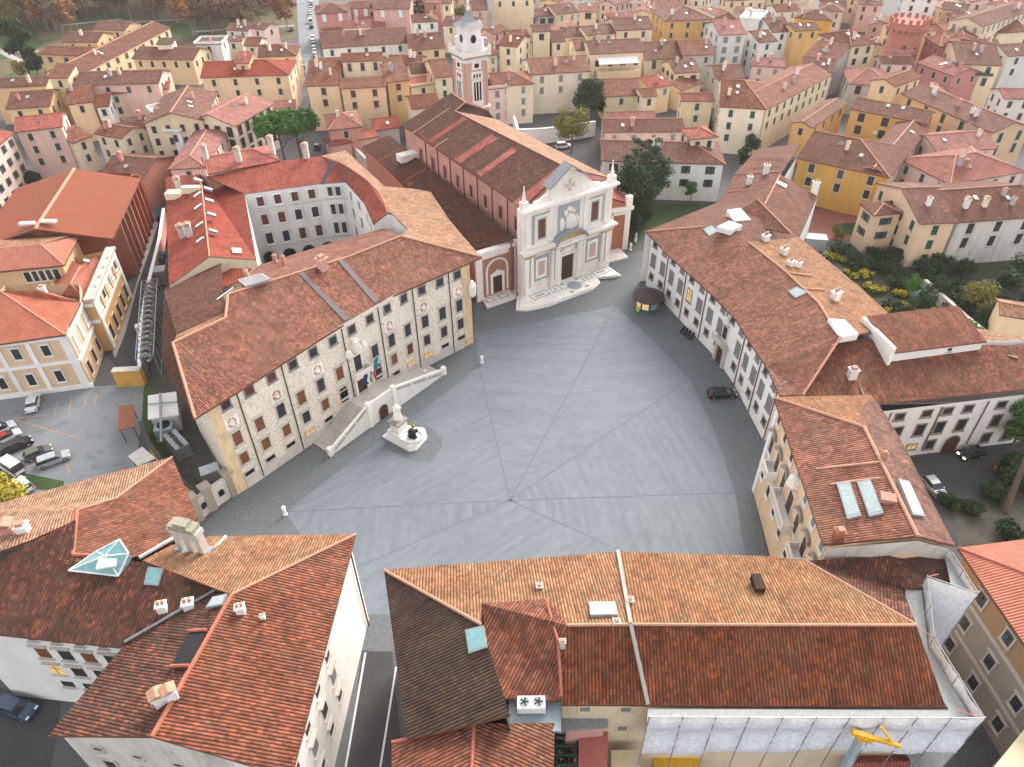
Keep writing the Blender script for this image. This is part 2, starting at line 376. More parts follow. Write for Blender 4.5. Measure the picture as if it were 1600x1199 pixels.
# ---------------------------------------------------------------- generic house
HN=[0]
WS={'green':'sh_green','brown':'sh_brown','grey':'sh_grey'}
def house(label,fl,fr,rg,z,wall,rf='tile_brown',kind='g',pitch=.32,win=('green',2,3.3),ov=.45,name='house',cat='house',group='houses of the old town around the square',z0=0.0,ch=1,lod=0,side=True,frame='w_grey',winsize=(1.05,1.75),base=None,top=1.75,colmin=1,dskew=None):
    E1=P(fl[0],fl[1],z); E2=P(fr[0],fr[1],z)
    d=(E2-E1); L=d.length; d.normalize(); n=V((-d.y,d.x,0))
    if n.dot(V((E1.x+E2.x,E1.y+E2.y,0)))<0: n=-n
    if dskew: n=(n+d*dskew).normalized()
    if isinstance(rg,tuple):
        lo,hi=.3,40.0
        def g(h):
            zz=z+(pitch*h if kind!='f' else 0); Q=P(rg[0],rg[1],zz); nn=V((-d.y,d.x,0)); nn=nn if nn.dot(n)>0 else -nn
            return (Q-E1).dot(nn)-h
        for _ in range(50):
            m=(lo+hi)/2
            if g(m)>0: lo=m
            else: hi=m
        h=lo; D=2*h if kind in'ghlr' else h
    else: D=rg; h=D/2
    E3=E2+n*D; E4=E1+n*D; ctr=(E1+E2+E3+E4)/4
    up=V((0,0,1))
    faces=[]; rid=[]
    q=inset([E1,E2,E3,E4],ov)
    wt=[(p.x,p.y,z+.08) for p in q]
    if kind in 'ghlr':
        hh=D/2*pitch; il=min(D/2,L*.48) if kind in'hl' else 0; ir=min(D/2,L*.48) if kind in'hr' else 0
        R1=(E1+E4)/2+d*il+up*hh; R2=(E2+E3)/2-d*ir+up*hh
        faces=[[E1,E2,R2,R1],[E3,E4,R1,R2]]; rid=[(R1,R2)]
        if il: faces.append([E4,E1,R1]); rid+=[(E1,R1),(E4,R1)]
        if ir: faces.append([E2,E3,R2]); rid+=[(E2,R2),(E3,R2)]
        W=[wt[0],wt[1]]
        if not ir: m=(q[1]+q[2])/2; W.append((m.x,m.y,z+hh-.12))
        W+=[wt[2],wt[3]]
        if not il: m=(q[0]+q[3])/2; W.append((m.x,m.y,z+hh-.12))
        wt=W
    elif kind in 'GH':
        hh=L/2*pitch; i0=min(L/2,D*.45) if kind=='H' else 0
        R1=(E1+E2)/2+n*i0+up*hh; R2=(E4+E3)/2-n*i0+up*hh
        faces=[[E1,R1,R2,E4],[E2,E3,R2,R1]]; rid=[(R1,R2)]
        if i0: faces+=[[E1,E2,R1],[E3,E4,R2]]; rid+=[(E1,R1),(E2,R1)]
        else:
            m=(q[0]+q[1])/2; m2=(q[2]+q[3])/2
            wt=[wt[0],(m.x,m.y,z+hh-.12),wt[1],wt[2],(m2.x,m2.y,z+hh-.12),wt[3]]
    elif kind=='s':
        E3=E3+up*D*pitch; E4=E4+up*D*pitch; faces=[[E1,E2,E3,E4]]
        wt[2]=(wt[2][0],wt[2][1],E3.z-.1); wt[3]=(wt[3][0],wt[3][1],E4.z-.1)
    elif kind=='f':
        faces=[[E1,E2,E3,E4]]
    nm_=name
    root=thing(nm_,label,cat,(ctr.x,ctr.y,z0),group)
    w=walls(root,wt,wall,z0)
    if kind=='f':
        mb=MB(); mb.slab([p+up*.1 for p in (E1,E2,E3,E4)],.25,0)
        for a,b in ((E1,E2),(E2,E3),(E3,E4),(E4,E1)):
            m=(a+b)/2; mb.box((m.x,m.y,z+.45),((b-a).length-.3,.25,.7),1,math.atan2(b.y-a.y,b.x-a.x))
        r=sub(mb.build('roof',[rf,wall],root),root)
    else: r=roof(root,faces,rf,ridges=rid,rmat='ridge_red' if rf in('tile_red','tile_new') else 'ridge_tile',rr=.16)
    HN[0]+=1; rnd=random.Random(HN[0]*13+5)
    for i in range(ch):
        u=rnd.uniform(.15,.85); t=rnd.uniform(.2,.45) if kind!='s' else rnd.uniform(.3,.8)
        p=E1+d*L*u+n*D*t; zz=z+(min(t,1-t)*D*pitch if kind in'ghlr' else D*t*pitch if kind=='s' else (L/2-abs(u-.5)*L)*pitch if kind in'GH' else 0)
        chimney(r,(p.x,p.y,zz),1.0+rnd.random()*.3,rnd.choice(['w_grey','w_cream','w_white','w_salmon']),math.atan2(d.y,d.x),rnd.choice((0,0,1,2)))
    if kind in'ghlr' and L>6:
        for i in range(rnd.choice((0,1,1,2))):
            u=rnd.uniform(.2,.75); t=rnd.uniform(.18,.36); w_=.9/L; hh_=lambda tt: z+min(tt,1-tt)*D*pitch
            qd=[]
            for uu,tt in((u,t),(u+w_,t),(u+w_,t+1.2/D),(u,t+1.2/D)): p=E1+d*L*uu+n*D*tt; qd.append(V((p.x,p.y,hh_(tt))))
            skylight(r,qd,mat=rnd.choice(('skylight','white_paint','glass')))
        if rnd.random()<.6:
            mb=MB(); p=E1+d*L*rnd.uniform(.2,.8)+n*D*.5; q_=V((p.x,p.y,z+D/2*pitch)); mb.tube(q_,q_+V((0,0,2.4)),.04,5)
            for k in range(3): mb.tube(q_+V((-.5,.1,2.3-.3*k)),q_+V((.5,-.1,2.3-.3*k)),.025,4)
            mb.build('aerial','metal_grey',r)
    if win:
        st,nr,sp=win[:3]; zs=[z-top-3.2*k for k in range(nr)]
        zs=[x for x in zs if x>z0+1]
        sides=[(q[0],q[1])]
        if side:
            for a,b in ((q[1],q[2]),(q[3],q[0])):
                rz,nn=facing(a,b,ctr); m=(a+b)/2
                if nn.dot(V((-m.x,-m.y)))>0: sides.append((a,b))
        for a,b in sides:
            l=(b-a).length; nc=max(colmin if (a,b)==sides[0] else 1,int((l-1.2)/sp+.5)) if l>2.2 else 0
            if nc: grid(root,a,b,ctr,nc,[(zz,winsize[0],winsize[1],st) for zz in zs],lod,frame,m0=min(l/2-.01,max(1.0,l/(2*nc))))
    root['_']=0; del root['_']
    HREF[label]=dict(root=root,roof=r,E=(E1,E2,E3,E4),d=d,n=n,D=D,L=L,z=z,q=q,pitch=pitch)
    return root
HREF={}
# ---------------------------------------------------------------- roof vertex solver
class RV(dict):
    def e(s,k,x,y,z): s[k]=P(x,y,z); return s[k]
    def p(s,k,x,y,a,b,sl):
        A,B=s[a],s[b]; d=(B-A).normalized(); n=V((-d.y,d.x,0)).normalized()
        if n.dot(V((A.x+B.x,A.y+B.y,0)))<0: n=-n
        r=n+V((0,0,sl)); N=d.cross(r).normalized(); s[k]=onplane(x,y,A,N); return s[k]
    def f(s,*faces): return [[s[k] for k in f.split()] for f in faces]
    def xy(s,keys): return [s[k] for k in keys.split()]
def onface(face,x,y):
    return onplane(x,y,face[0],nrm(face))
# ================================================================ frescoed palace with the double stair
def shift(p,n,d): return V((p.x+n.x*d,p.y+n.y*d,p.z))
m,nt,b=nm('fresco'); geo=nd(nt,'ShaderNodeNewGeometry'); pos=geo.outputs['Position']
n1=noise(nt,pos,1.1,6,.7); n2=noise(nt,pos,.25,3); n3=noise(nt,pos,3.2,3,.6)
r=ramp(nt,[(.3,(.60,.50,.39)),(.5,(.78,.70,.60)),(.75,(.86,.81,.74))]); nt.links.new(mathn(nt,'ADD',mathn(nt,'MULTIPLY',n1,.6),mathn(nt,'MULTIPLY',n2,.4)),r.inputs[0])
vo=nd(nt,'ShaderNodeTexVoronoi'); vo.feature='DISTANCE_TO_EDGE'; vo.inputs['Scale'].default_value=1.7; nt.links.new(pos,vo.inputs[0])
gm=mathn(nt,'MULTIPLY',smooth(nt,vo.outputs[0],.07,.02),mathn(nt,'MULTIPLY',smooth(nt,n3,.36,.56),.62))
cc=mixc(nt,gm,r.outputs[0],(.30,.27,.26)); nt.links.new(cc,b.inputs['Base Color']); b.inputs['Roughness'].default_value=.9; MT['fresco']=m
plaster('quoin',(.68,.51,.32),stain=.35,var=.3,scale=1.2)
pal=thing('palace','long pale frescoed palace with rows of framed windows and a double stair on the square','palace',P(560,640),None)
R=RV()
for k,x,y in (('A',305,654),('D',595,470.5),('E',753,402)): R.e(k,x,y,16.6)
for k,x,y in (('R1',270,536),('R2',352,497),('R3',356,460),('Rk',545,401)): R.p(k,x,y,'A','D',.36)
R.p('R6',626,369,'D','E',.36)
R['R3b']=R['R3']
# back slope towards the court
zb=R['R3'].z
def onp(k,x,y,a,bk,sl): return R.p(k,x,y,a,bk,sl)
dback=(R['Rk']-R['R3']).normalized(); nback=V((-dback.y,dback.x,0)).normalized()
Nb=V((dback.x,dback.y,0)).cross(nback+V((0,0,-.36)))
R['B1']=onplane(330,452,R['R3'],Nb); R['B2']=onplane(406,414,R['R3'],Nb); R['B3']=onplane(520,379,R['Rk'],Nb); R['B4']=onplane(600,357,R['Rk'],Nb)
for k in('B1','B2','B3','B4'): print(k,R[k])
for k in('A','D','E','R1','R2','R3','Rk','R6'): print(k,R[k])
pr=roof(pal,R.f('A D Rk R3 R2 R1','D E R6 Rk','R3 Rk B3 B2','Rk R6 B4 B3'),'tile_old',ridges=[(R['R1'],R['R2']),(R['R2'],R['R3']),(R['R3'],R['Rk']),(R['Rk'],R['R6']),(R['R6'],R['E']),(R['A'],R['R1'])],th=.3,rr=.2)
# left hip falling to the west, its lower wing, and the small lit back slope
R.e('L1',252,560,15.2); R.e('L2',256,455,15.0); R.e('L3',345,410,16.0)
R.e('J',350,489,R['R2'].z-.9)
R.e('K',276,524,R['R1'].z-1.2)
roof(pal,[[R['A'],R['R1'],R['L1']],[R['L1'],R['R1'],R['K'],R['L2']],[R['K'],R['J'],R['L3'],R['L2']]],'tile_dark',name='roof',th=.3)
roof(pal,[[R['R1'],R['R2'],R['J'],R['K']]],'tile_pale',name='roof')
f0=P(371.7,773.3); f2=P(739.7,535.8); fk=P(650,581)
dl=(fk-f0).normalized(); nl=V((dl.y,-dl.x,0)); dr=(f2-fk).normalized(); nr_=V((dr.y,-dr.x,0))
back=18.0
walls(pal,[(f0.x,f0.y,16.7),(fk.x,fk.y,16.7),(f2.x,f2.y,16.7),(R['R6'].x+2,R['R6'].y+2,16.2),(R['B3'].x,R['B3'].y,14),(R['B2'].x,R['B2'].y,14),(R['L2'].x+1,R['L2'].y-1,14.0),(R['L1'].x+1,R['L1'].y+.6,14.0)],'fresco')
ctr=V((-30,100,0))
# white parapet piece where the two ridges step
mb=MB(); a=R['R2']+V((0,0,.25)); bq=R['R3']+V((0,0,.5)); c_=P(323,487,17); 
mb.slab([P(322,480,17.6),P(364,448,19.4),P(366,458,18.6),P(324,488,16.6)],.4,0)
mb.build('parapet','w_palewhite',pal)
# facade: 13 bays, four rows
Lf=(fk-f0).length; Lr=(f2-fk).length; LT=Lf+Lr
def fac(t,z,out=0.0):
    if t<Lf: p=f0+dl*t; n=nl
    else: p=fk+dr*(t-Lf); n=nr_
    return V((p.x+n.x*out,p.y+n.y*out,z))
def frz(t): d=dl if t<Lf else dr; return math.atan2(d.y,d.x)
WB=(LT-2*2.6)/12
stl=['wood','wood','glass','brown','glass','brown','dark','glass','glass','glass','glass','dark','glass']
for i in range(13):
    t=2.6+WB*i; rz=frz(t)
    window(pal,fac(t,15.1,.02),rz,1.25,1.35,['dark','brown','brown','dark','dark','glass','dark','dark','glass','glass','glass','glass','glass'][i],'pietra')
    if i!=6:
        window(pal,fac(t,9.1,.02),rz,1.3,2.3,stl[(i*5+1)%13] if i>3 else ('wood','wood','glass','wood')[i],'stone',hood=True)
        window(pal,fac(t,5.35,.02),rz,1.25,2.0,('wood','wood','wood','dark')[i] if i<4 else stl[(i*3+2)%13],'stone',hood=True)
    if i not in(5,6,7): window(pal,fac(t,2.45,.02),rz,1.5,.75,'warm' if i in(3,9,10) else 'black','stone')
    elif i!=6: window(pal,fac(t,4.6,.02),rz,1.3,2.1,'dark','stone')
# balcony door, entrance, balcony
tc=2.6+WB*6; rz=frz(tc); n=nl
window(pal,fac(tc,8.9,.02),rz,1.4,2.8,'glass','marble',hood=True)
inst('door',winmesh('pane',1.9,3.2,'door'),pal,fac(tc,4.9,.03),rz); 
mb=MB(); c=fac(tc,0,.0)
for s in(-1,1): mb.box(fac(tc,4.9,.1)+dl*s*1.15,(.4,.4,3.3),0,rz)
mb.box(fac(tc,6.75,.2),(3.0,.7,.45),0,rz); mb.build('doorcase','marble',pal)
mb=MB(); mb.box(fac(tc,7.1,.7),(3.4,1.5,.22),0,rz)
for s in(-1,1): mb.box(fac(tc,7.65,.7)+dl*s*1.62,(.12,1.4,.9),0,rz)
mb.box(fac(tc,7.65,1.4),(3.4,.14,.9),0,rz); mb.build('balcony','marble',pal)
# coat of arms above the balcony
mb=MB(); mb.lathe(fac(tc,11.6,.25),[(.3,-.9),(.9,-.5),(1.05,.2),(.8,.9),(.3,1.15)],10,0,1,.3)
for s in(-1,1):
    mb.lathe(fac(tc,11.5,.25)+dl*s*1.5,[(.25,-.9),(.55,-.3),(.5,.5),(.2,.8)],8,0); mb.lathe(fac(tc,11.0,.3)+dl*s*1.1,[(.1,-.4),(.4,-.1),(.4,.2),(.1,.4)],8,0)
mb.lathe(fac(tc,13.1,.25),[(.5,-.3),(.6,0),(.35,.3),(.5,.55)],10,0); mb.build('coat_of_arms','marble',pal)
# bust niches
for i in(0,2,4,8,10,12):
    t=2.6+WB*i; rz=frz(t); mb=MB(); c=fac(t,11.9,.03); d=V((math.cos(rz),math.sin(rz),0)); nn=V((d.y,-d.x,0))
    mb.box(c,(2.0,.08,1.7),1,rz)
    for k in range(16):
        a=2*math.pi*k/16; a2=2*math.pi*(k+1)/16
        if k%4!=3: mb.tube(c+nn*.06+d*.55*math.cos(a)+V((0,0,.72*math.sin(a))),c+nn*.06+d*.55*math.cos(a2)+V((0,0,.72*math.sin(a2))),.12,6,2)
    mb.lathe(c+nn*.1,[(.12,-.5),(.34,-.36),(.36,-.15),(.14,0),(.2,.15),(.2,.34),(.08,.46)],8,1,1,.6)
    mb.build('bust_niche',['pietra','marble','w_rose'],pal)
# quoins, base course and drain pipes
for t,w_ in((.8,1.6),(LT-.9,1.8)):
    mb=MB(); mb.box(fac(t,8.2,.03),(w_,.1,16.3),0,frz(t)); mb.build('quoin','quoin',pal)
mb=MB(); 
mb.box(fac(Lf/2+.0,.75,.06),(Lf-3.4,.16,1.5),0,frz(0)); mb.box(fac(Lf+Lr/2-1,.75,.06),(Lr-2,.16,1.5),0,frz(LT)); mb.build('plinth','stone',pal)
for i in(0,2,5,7,9,11):
    t=2.6+WB*(i+.5); mb=MB(); mb.tube(fac(t,.2,.14),fac(t,16.2,.14),.09,6); mb.build('drain_pipe','metal_dark',pal)
# crests on the corner
mb=MB(); mb.lathe(V((f2.x+.3,f2.y-.3,11.5)),[(.2,-1.7),(.6,-1.2),(.7,0),(.75,.7),(.4,1.3),(.2,1.6)],10,0); mb.build('corner_crest','marble',pal)
# roof strips of sheet metal, dormer, skylight, chimneys
FA=[R['A'],R['D'],R['Rk']]; FB=[R['D'],R['E'],R['R6']]
def strip(root,face,pts,mat,name,th=.09,up=.1):
    mb=MB(); q=[onface(face,*p) for p in pts]; n=nrm(q); n=n if n.z>0 else -n; mb.slab([p+n*up for p in q] if nrm(q).z>0 else [p+n*up for p in q][::-1],th,0); return mb.build(name,mat,root)
strip(pr,FA,[(466,428),(473,425),(546,498),(538,502)],'strip_metal','valley_strip'); strip(pr,FA,[(527,407),(534,404),(593,470),(585,474)],'strip_metal','valley_strip')
q=onface(FA,505,420); chimney(pr,(q.x,q.y,q.z+.2),1.9,'w_salmon',frz(0),2,.8)
skylight(pr,[onplane(371,438,R['R3'],Nb),onplane(410,428,R['R3'],Nb),onplane(424,437,R['R3'],Nb),onplane(384,449,R['R3'],Nb)],mat='skylight')
for x,y in((430,408),(443,410),(386,432)): q=onplane(x,y,R['R3'],Nb); chimney(pr,(q.x,q.y,q.z),.8,'w_salmon',0,1)
# ---------------- double stair (part of the palace)
st=MB(); sp=4.0; zl=3.3; hl=2.6
tL=2.6+WB*3.0; tR=2.6+WB*9.9
gl=fac(tc,0,0)
def sv(t,z,o): p=fac(tc,z,0)+dl*(t-tc)+nl*o; return V((p.x,p.y,z))
def ramp_(t0,t1,z1,n=20):
    for i in range(n):
        a=t0+(t1-t0)*i/n; bb=t0+(t1-t0)*(i+1)/n; z=z1*(i+1)/n
        st.prism([sv(min(a,bb),0,.05)[:2],sv(min(a,bb),0,sp)[:2],sv(max(a,bb),0,sp)[:2],sv(max(a,bb),0,.05)[:2]],0,z)
ramp_(tL,tc-hl,zl); ramp_(tR,tc+hl,zl)
st.prism([sv(tc-hl,0,.05)[:2],sv(tc-hl,0,sp)[:2],sv(tc+hl,0,sp)[:2],sv(tc+hl,0,.05)[:2]],0,zl)
so=sub(st.build('stair',['stone'],pal),pal); weld(so)
mb=MB()
pts=[(tL,0.1),(tL,1.0),(tc-hl,zl+1.0),(tc+hl,zl+1.0),(tR,1.0),(tR,.1)]
fr_=[sv(t,z,sp+.35) for t,z in pts]; bk=[sv(t,z,sp+.02) for t,z in pts]
fr2=[V((fr_[0].x,fr_[0].y,0))]+fr_[1:5]+[V((fr_[5].x,fr_[5].y,0))]; bk2=[V((bk[0].x,bk[0].y,0))]+bk[1:5]+[V((bk[5].x,bk[5].y,0))]
mb.face(fr2); mb.face(bk2[::-1])
for i in range(6): j=(i+1)%6; mb.face([fr2[i],bk2[i],bk2[j],fr2[j]])
wo=mb.build('stair_wall','w_palewhite',so); weld(wo); sub(wo,so)
mb=MB()   # rail cap, posts and dark baluster openings
def capt(a,bq,za,zb_): mb.tube(sv(a,za,sp+.18),sv(bq,zb_,sp+.18),.2,6)
capt(tL,tc-hl,1.05,zl+1.05); capt(tc-hl,tc+hl,zl+1.05,zl+1.05); capt(tc+hl,tR,zl+1.05,1.05)
for t,z in((tL,0),(tc-hl,zl),(tc+hl,zl),(tR,0)): mb.box(sv(t,z/2+.75 if z==0 else z/2+.65,sp+.2),(.7,.7,1.5+z),0,frz(0))
mb.build('balustrade','marble',so)
mb=MB()
for s0,s1,za,zb_ in((tL+.8,tc-hl-.6,.25,zl+.1),(tc+hl+.6,tR-.8,zl+.1,.25)):
    k=26
    mb=MB()
    for i in range(k):
        if i%9==8: continue
        u=(i+.5)/k; t=s0+(s1-s0)*u; z=za+(zb_-za)*u+.35
        mb.box(sv(t,z,sp+.37),(abs(s1-s0)/k*.5,.05,.5),0,frz(0))
    mb.build('baluster_gap','sh_grey',so)

rz=frz(0)
inst('door',winmesh('arch',1.7,2.6,('door','stone')),so,sv(tc,1.35,sp+.37),rz)
for s in(-2.4,2.4):
    mb=MB(); mb.box(sv(tc+s,zl/2+.3,sp+.4),(.5,.2,zl+.6),0,rz); mb.build('pilaster','marble',so)
# flags held over the balcony: each a thing
def flag(label,p,dirv,cols,mat3):
    t=thing('flag',label,'flag',p,'flags on the palace balcony')
    mb=MB(); e=p+dirv*2.2; mb.tube(p,e,.04,6); mb.build('pole','white_paint',t)
    mb=MB(); d=dirv.normalized()
    for k,mi in enumerate(mat3):
        w=1.5/len(mat3); a=p+dirv*.9+d*k*w; b2=a+d*w
        for j in range(4):
            o=lambda q,j: q+V((.14*math.sin(j*1.7+k),.1*math.cos(j*1.3),-.5*j))
            mb.face([o(a,j),o(b2,j),o(b2,j+1),o(a,j+1)],k)
    mb.build('cloth',list(mat3),t)
plain('flag_blue',(.02,.04,.28),.7); plain('flag_green',(.04,.3,.08),.7); plain('flag_white',(.8,.8,.8),.7); plain('flag_red',(.6,.04,.05),.7); plain('flag_teal',(.04,.28,.38),.7)
q=fac(tc,7.3,1.5)
flag('dark blue flag over the palace balcony, leftmost of the three',q-dl*1.0,(nl*.7+V((0,0,.7))),None,('flag_blue',))
flag('green, white and red flag over the palace balcony, between the blue and the teal ones',q+dl*.1,(nl*.7+dl*.2+V((0,0,.6))),None,('flag_green','flag_white','flag_red'))
flag('teal flag hanging right of the palace balcony, rightmost of the three',fac(tc+2.0,7.4,.3),(nl*.6+dl*.3+V((0,0,.9))),None,('flag_teal',))
# ================================================================ courtyard building behind the palace
ct=thing('courtyard_building','white walled courtyard building with red roofs right behind the frescoed palace','building',P(430,330),None)
Q=RV(); ze=16.0
for k,x,y in(('c1',382,303),('c2',498,287),('c3',540,284.5)): Q.e(k,x,y,ze)
for k,x,y in(('n1',322,276),('n2',436,252),('n3',502.6,243.6)): Q.p(k,x,y,'c1','c2',.30)
Q.p('n0',300,280,'c1','c2',.30)
zr=Q['n3'].z
Q.e('n4',527,252,zr); Q.e('n5',545,262,zr); Q.e('n6',572.6,281,zr); Q.e('n7',590,299,zr); Q.e('n8',600.6,318,zr); Q.e('n9',606,333,zr)
Q.e('d1',569,318,ze); Q.e('d2',583,351,ze)
Q.e('o1',540,235,zr-1.2); Q.e('o2',569,262,ze); Q.e('o3',602,292,ze); Q.e('o4',637,294,ze)
Q.e('w1',258.4,277,14.8); Q.e('w2',264,446,14.8); Q.e('w3',400.5,406,14.8); Q.e('w0',310.5,271.6,14.8)
Q.e('rw1',303,273,17.5); Q.e('rw2',327,401,17.8); Q.e('rw0',315,289,17.8)
nr=roof(ct,Q.f('c1 c2 n3 n2 n1','c2 c3 n5 n4 n3','c3 d1 n6 n5','d1 d2 n9 n8 n7 n6'),'tile_red',ridges=[(Q['n4'],Q['n5']),(Q['n5'],Q['n6']),(Q['n6'],Q['n7']),(Q['n7'],Q['n8']),(Q['n8'],Q['n9'])],rmat='ridge_red')
er=roof(ct,Q.f('n3 n4 n5 o2 o1','n5 n6 o3 o2','n6 n7 o4 o3'),'tile_pale',th=.3)
# big orange end block between the east wing and the palace hip
Q.e('p1',673,300,15.0); Q.e('p2',703,345,15.0); Q['p3']=R['E']+V((0,0,-.15)); Q['p4']=R['R6']+V((.2,.2,-.1)); Q.e('p5',637,358,zr-.2); Q.e('p6',612,333,zr)
eb=roof(ct,[[Q['n7'],Q['n8'],Q['n9'],Q['p6'],Q['o4']],[Q['p6'],Q['p5'],Q['p2'],Q['p1'],Q['o4']],[Q['p5'],Q['p4'],Q['p3'],Q['p2']]],'tile_pale',th=.3)
for x,y in((660,330),(648,317),(690,345)): pass
wr=roof(ct,Q.f('w1 w2 rw2 rw0 rw1','w3 c1 w0 rw1 rw0 rw2'),'tile_red',ridges=[(Q['rw1'],Q['rw0']),(Q['rw0'],Q['rw2'])],rmat='ridge_tile')
# walls
def wl(pts,mat,z0=0,name='wall'): return walls(ct,[(p.x,p.y,p.z-.05) for p in pts],mat,z0,name,closed=False)
n_in=lambda a,b,d: None
wl([Q['w3'],Q['c1'],Q['c2'],Q['c3'],Q['d1'],Q['d2']],'w_palewhite')
wl([Q['d2'],Q['n9'],Q['p6'],Q['p5'],Q['p4']],'w_white',8)
wl([Q['w1'],Q['w2'],Q['rw2'],Q['w3']],'w_cream')
wl([Q['w1'],Q['rw1'],Q['w0'],Q['n1'],Q['n2'],Q['n3'],Q['o1'],Q['o2'],Q['o3'],Q['o4'],Q['p1'],V((Q['p2'].x-1,Q['p2'].y-.6,Q['p2'].z)),V((f2.x,f2.y+.1,15.5))],'w_salmon')
cc=V((-38,118,0)); far=V((-45,160,0))
# court windows
a,b_=P(384,305,ze),P(505,287.5,ze)
rzc,nnc=facing(a,b_,far)
dd=(b_-a); Lc=dd.length; dd.normalize()
for r_,(zc,h) in enumerate(((14.3,1.9),(10.4,2.2),(6.2,2.4))):
    for i in range(4):
        p=a+dd*(2.4+(Lc-5)*i/3); p.z=zc; window(ct,p+nnc.to_3d()*.03,rzc,1.3,h,['brown','brown','brown','brown','halfb','glass'][(i+r_*2)%6],'w_white')
for i in range(4):
    p=a+dd*(1.6+(Lc-3)*i/3); p.z=1.6; inst('window',winmesh('arch',2.6,3.4,('black','stone')),ct,p+nnc.to_3d()*.03,rzc)
a2,b2=P(505,287,ze),P(539,285.5,ze); rz2,nn2=facing(a2,b2,far); d2=(b2-a2); L2=d2.length; d2.normalize()
for zc,h in((14.3,1.9),(10.4,2.2),(6.2,2.4)):
    for u in(.25,.62): p=a2+d2*L2*u; p.z=zc; window(ct,p+nn2.to_3d()*.03,rz2,.95,h,'dark','w_white')
for s0,s1 in(('c3','d1'),('d1','d2')):
    aa,bb=Q[s0],Q[s1]; rz3,nn3=facing(aa,bb,V((0,120,0))); d3=bb-aa; L3=d3.length; d3.normalize()
    for zc,h in((14.2,1.9),(10.4,2.2),(6.2,2.4)):
        for u in(.25,.7): p=aa+d3*L3*u; p.z=zc; window(ct,p+nn3.to_3d()*.03,rz3,1.0,h,'dark','w_white')
mb=MB()
for zc in(12.6,4.2):
    mb=MB(); mb.tube(V((a.x,a.y,zc))+nnc.to_3d()*.06,V((b_.x,b_.y,zc))+nnc.to_3d()*.06,.1,6); mb.tube(V((a2.x,a2.y,zc))+nn2.to_3d()*.06,V((b2.x,b2.y,zc))+nn2.to_3d()*.06,.1,6); mb.build('string_course','stone',ct)

# attic block on the north range
At=RV(); At.e('a',325,272,18.6); At.e('b',437.5,251,18.6); At.p('r1',345,242,'a','b',.3); At.p('r2',421,226,'a','b',.3); 
dv=(At['b']-At['a']).normalized(); nv=V((-dv.y,dv.x,0)); Da=(At['r1']-At['a']).dot(nv)*2
At['c']=At['b']+nv*Da; At['d']=At['a']+nv*Da
hh=At['r1'].z; At['r1']=(At['a']+At['d'])/2+dv*.6; At['r1'].z=hh; At['r2']=(At['b']+At['c'])/2-dv*Da*.42; At['r2'].z=hh
ar=roof(ct,At.f('a b r2 r1','b c r2','c d r1 r2','d a r1'),'tile_red',ridges=[(At['r1'],At['r2']),(At['r2'],At['b']),(At['r1'],At['a'])],rmat='ridge_red')
qi=inset(At.xy('a b c d'),.45); walls(ct,[(p.x,p.y,18.7) for p in qi],'w_yellow',10)
rz4,nn4=facing(qi[0],qi[1],At['c'])
for u in(.08,.92): p=qi[0].lerp(qi[1],u).to_3d(); p.z=17.7; window(ct,p+nn4.to_3d()*.03,rz4,1.4,.9,'greyc','stone',0)
for x,y in((322,244),(374,248),(425,230)): q=onplane(x,y+4,At['a'],nrm([At['a'],At['b'],At['r2']])); chimney(ar,(q.x,q.y,q.z),1.5,'w_stain',0,0,1.5)
q=Q['n3'].lerp(Q['n2'],.35); chimney(nr,(q.x,q.y,q.z),1.5,'w_stain',0,0,1.6)
# lead strips on the corner roof
for pts in([(518,250),(526,254),(506,288),(500,287)],[(541,261),(546,264),(541,284),(536,284)]):
    strip(nr,[Q['c2'],Q['c3'],Q['n5']],pts,'strip_metal','valley_strip')
# west wing roof windows and chimneys
FWr=[Q['w3'],Q['rw2'],Q['rw0']]; FWl=[Q['w1'],Q['w2'],Q['rw2']]
def slit(face,x,y,dx,dy,w=3.0): 
    skylight(wr,[onface(face,x,y),onface(face,x+dx,y+dy),onface(face,x+dx,y+dy+w),onface(face,x,y+w)],mat='white_paint',up=.3)
for x,y in((302,279),(318,293),(320,311),(323,333),(326,359)): slit(FWr,x,y,14,4)
for x,y in((304,308),(305,327),(307,355),(308,379)): slit(FWl,x,y,11,-8)
skylight(wr,[onface(FWr,361,388),onface(FWr,377,389),onface(FWr,378,397),onface(FWr,363,396)],mat='white_paint')
for x,y in((297,369),(286,371),(280,295)): q=onface(FWl,x,y); chimney(wr,(q.x,q.y,q.z),1.5,'w_stain',.4,0,1.2)
mb=MB(); q=onface(FWl,274,308); mb.box((q.x,q.y,q.z+.5),(3,2.2,1.3)); q=onface(FWl,300,300); mb.box((q.x,q.y,q.z+.5),(3.5,1.2,1.3)); mb.build('vent_box','w_buff',wr)
# red lean-to between the west gable and the palace roof
roof(ct,[[P(336,420,14.6),P(393,419,14.6),P(372,441,13.6),P(338,452,13.6)]],'tile_new',name='roof')
roof(ct,[[P(258,450,13.2),P(336,420,15.0),P(338,455,14.6),P(300,500,13.0),P(252,520,12.5)]],'tile_dark',name='roof')
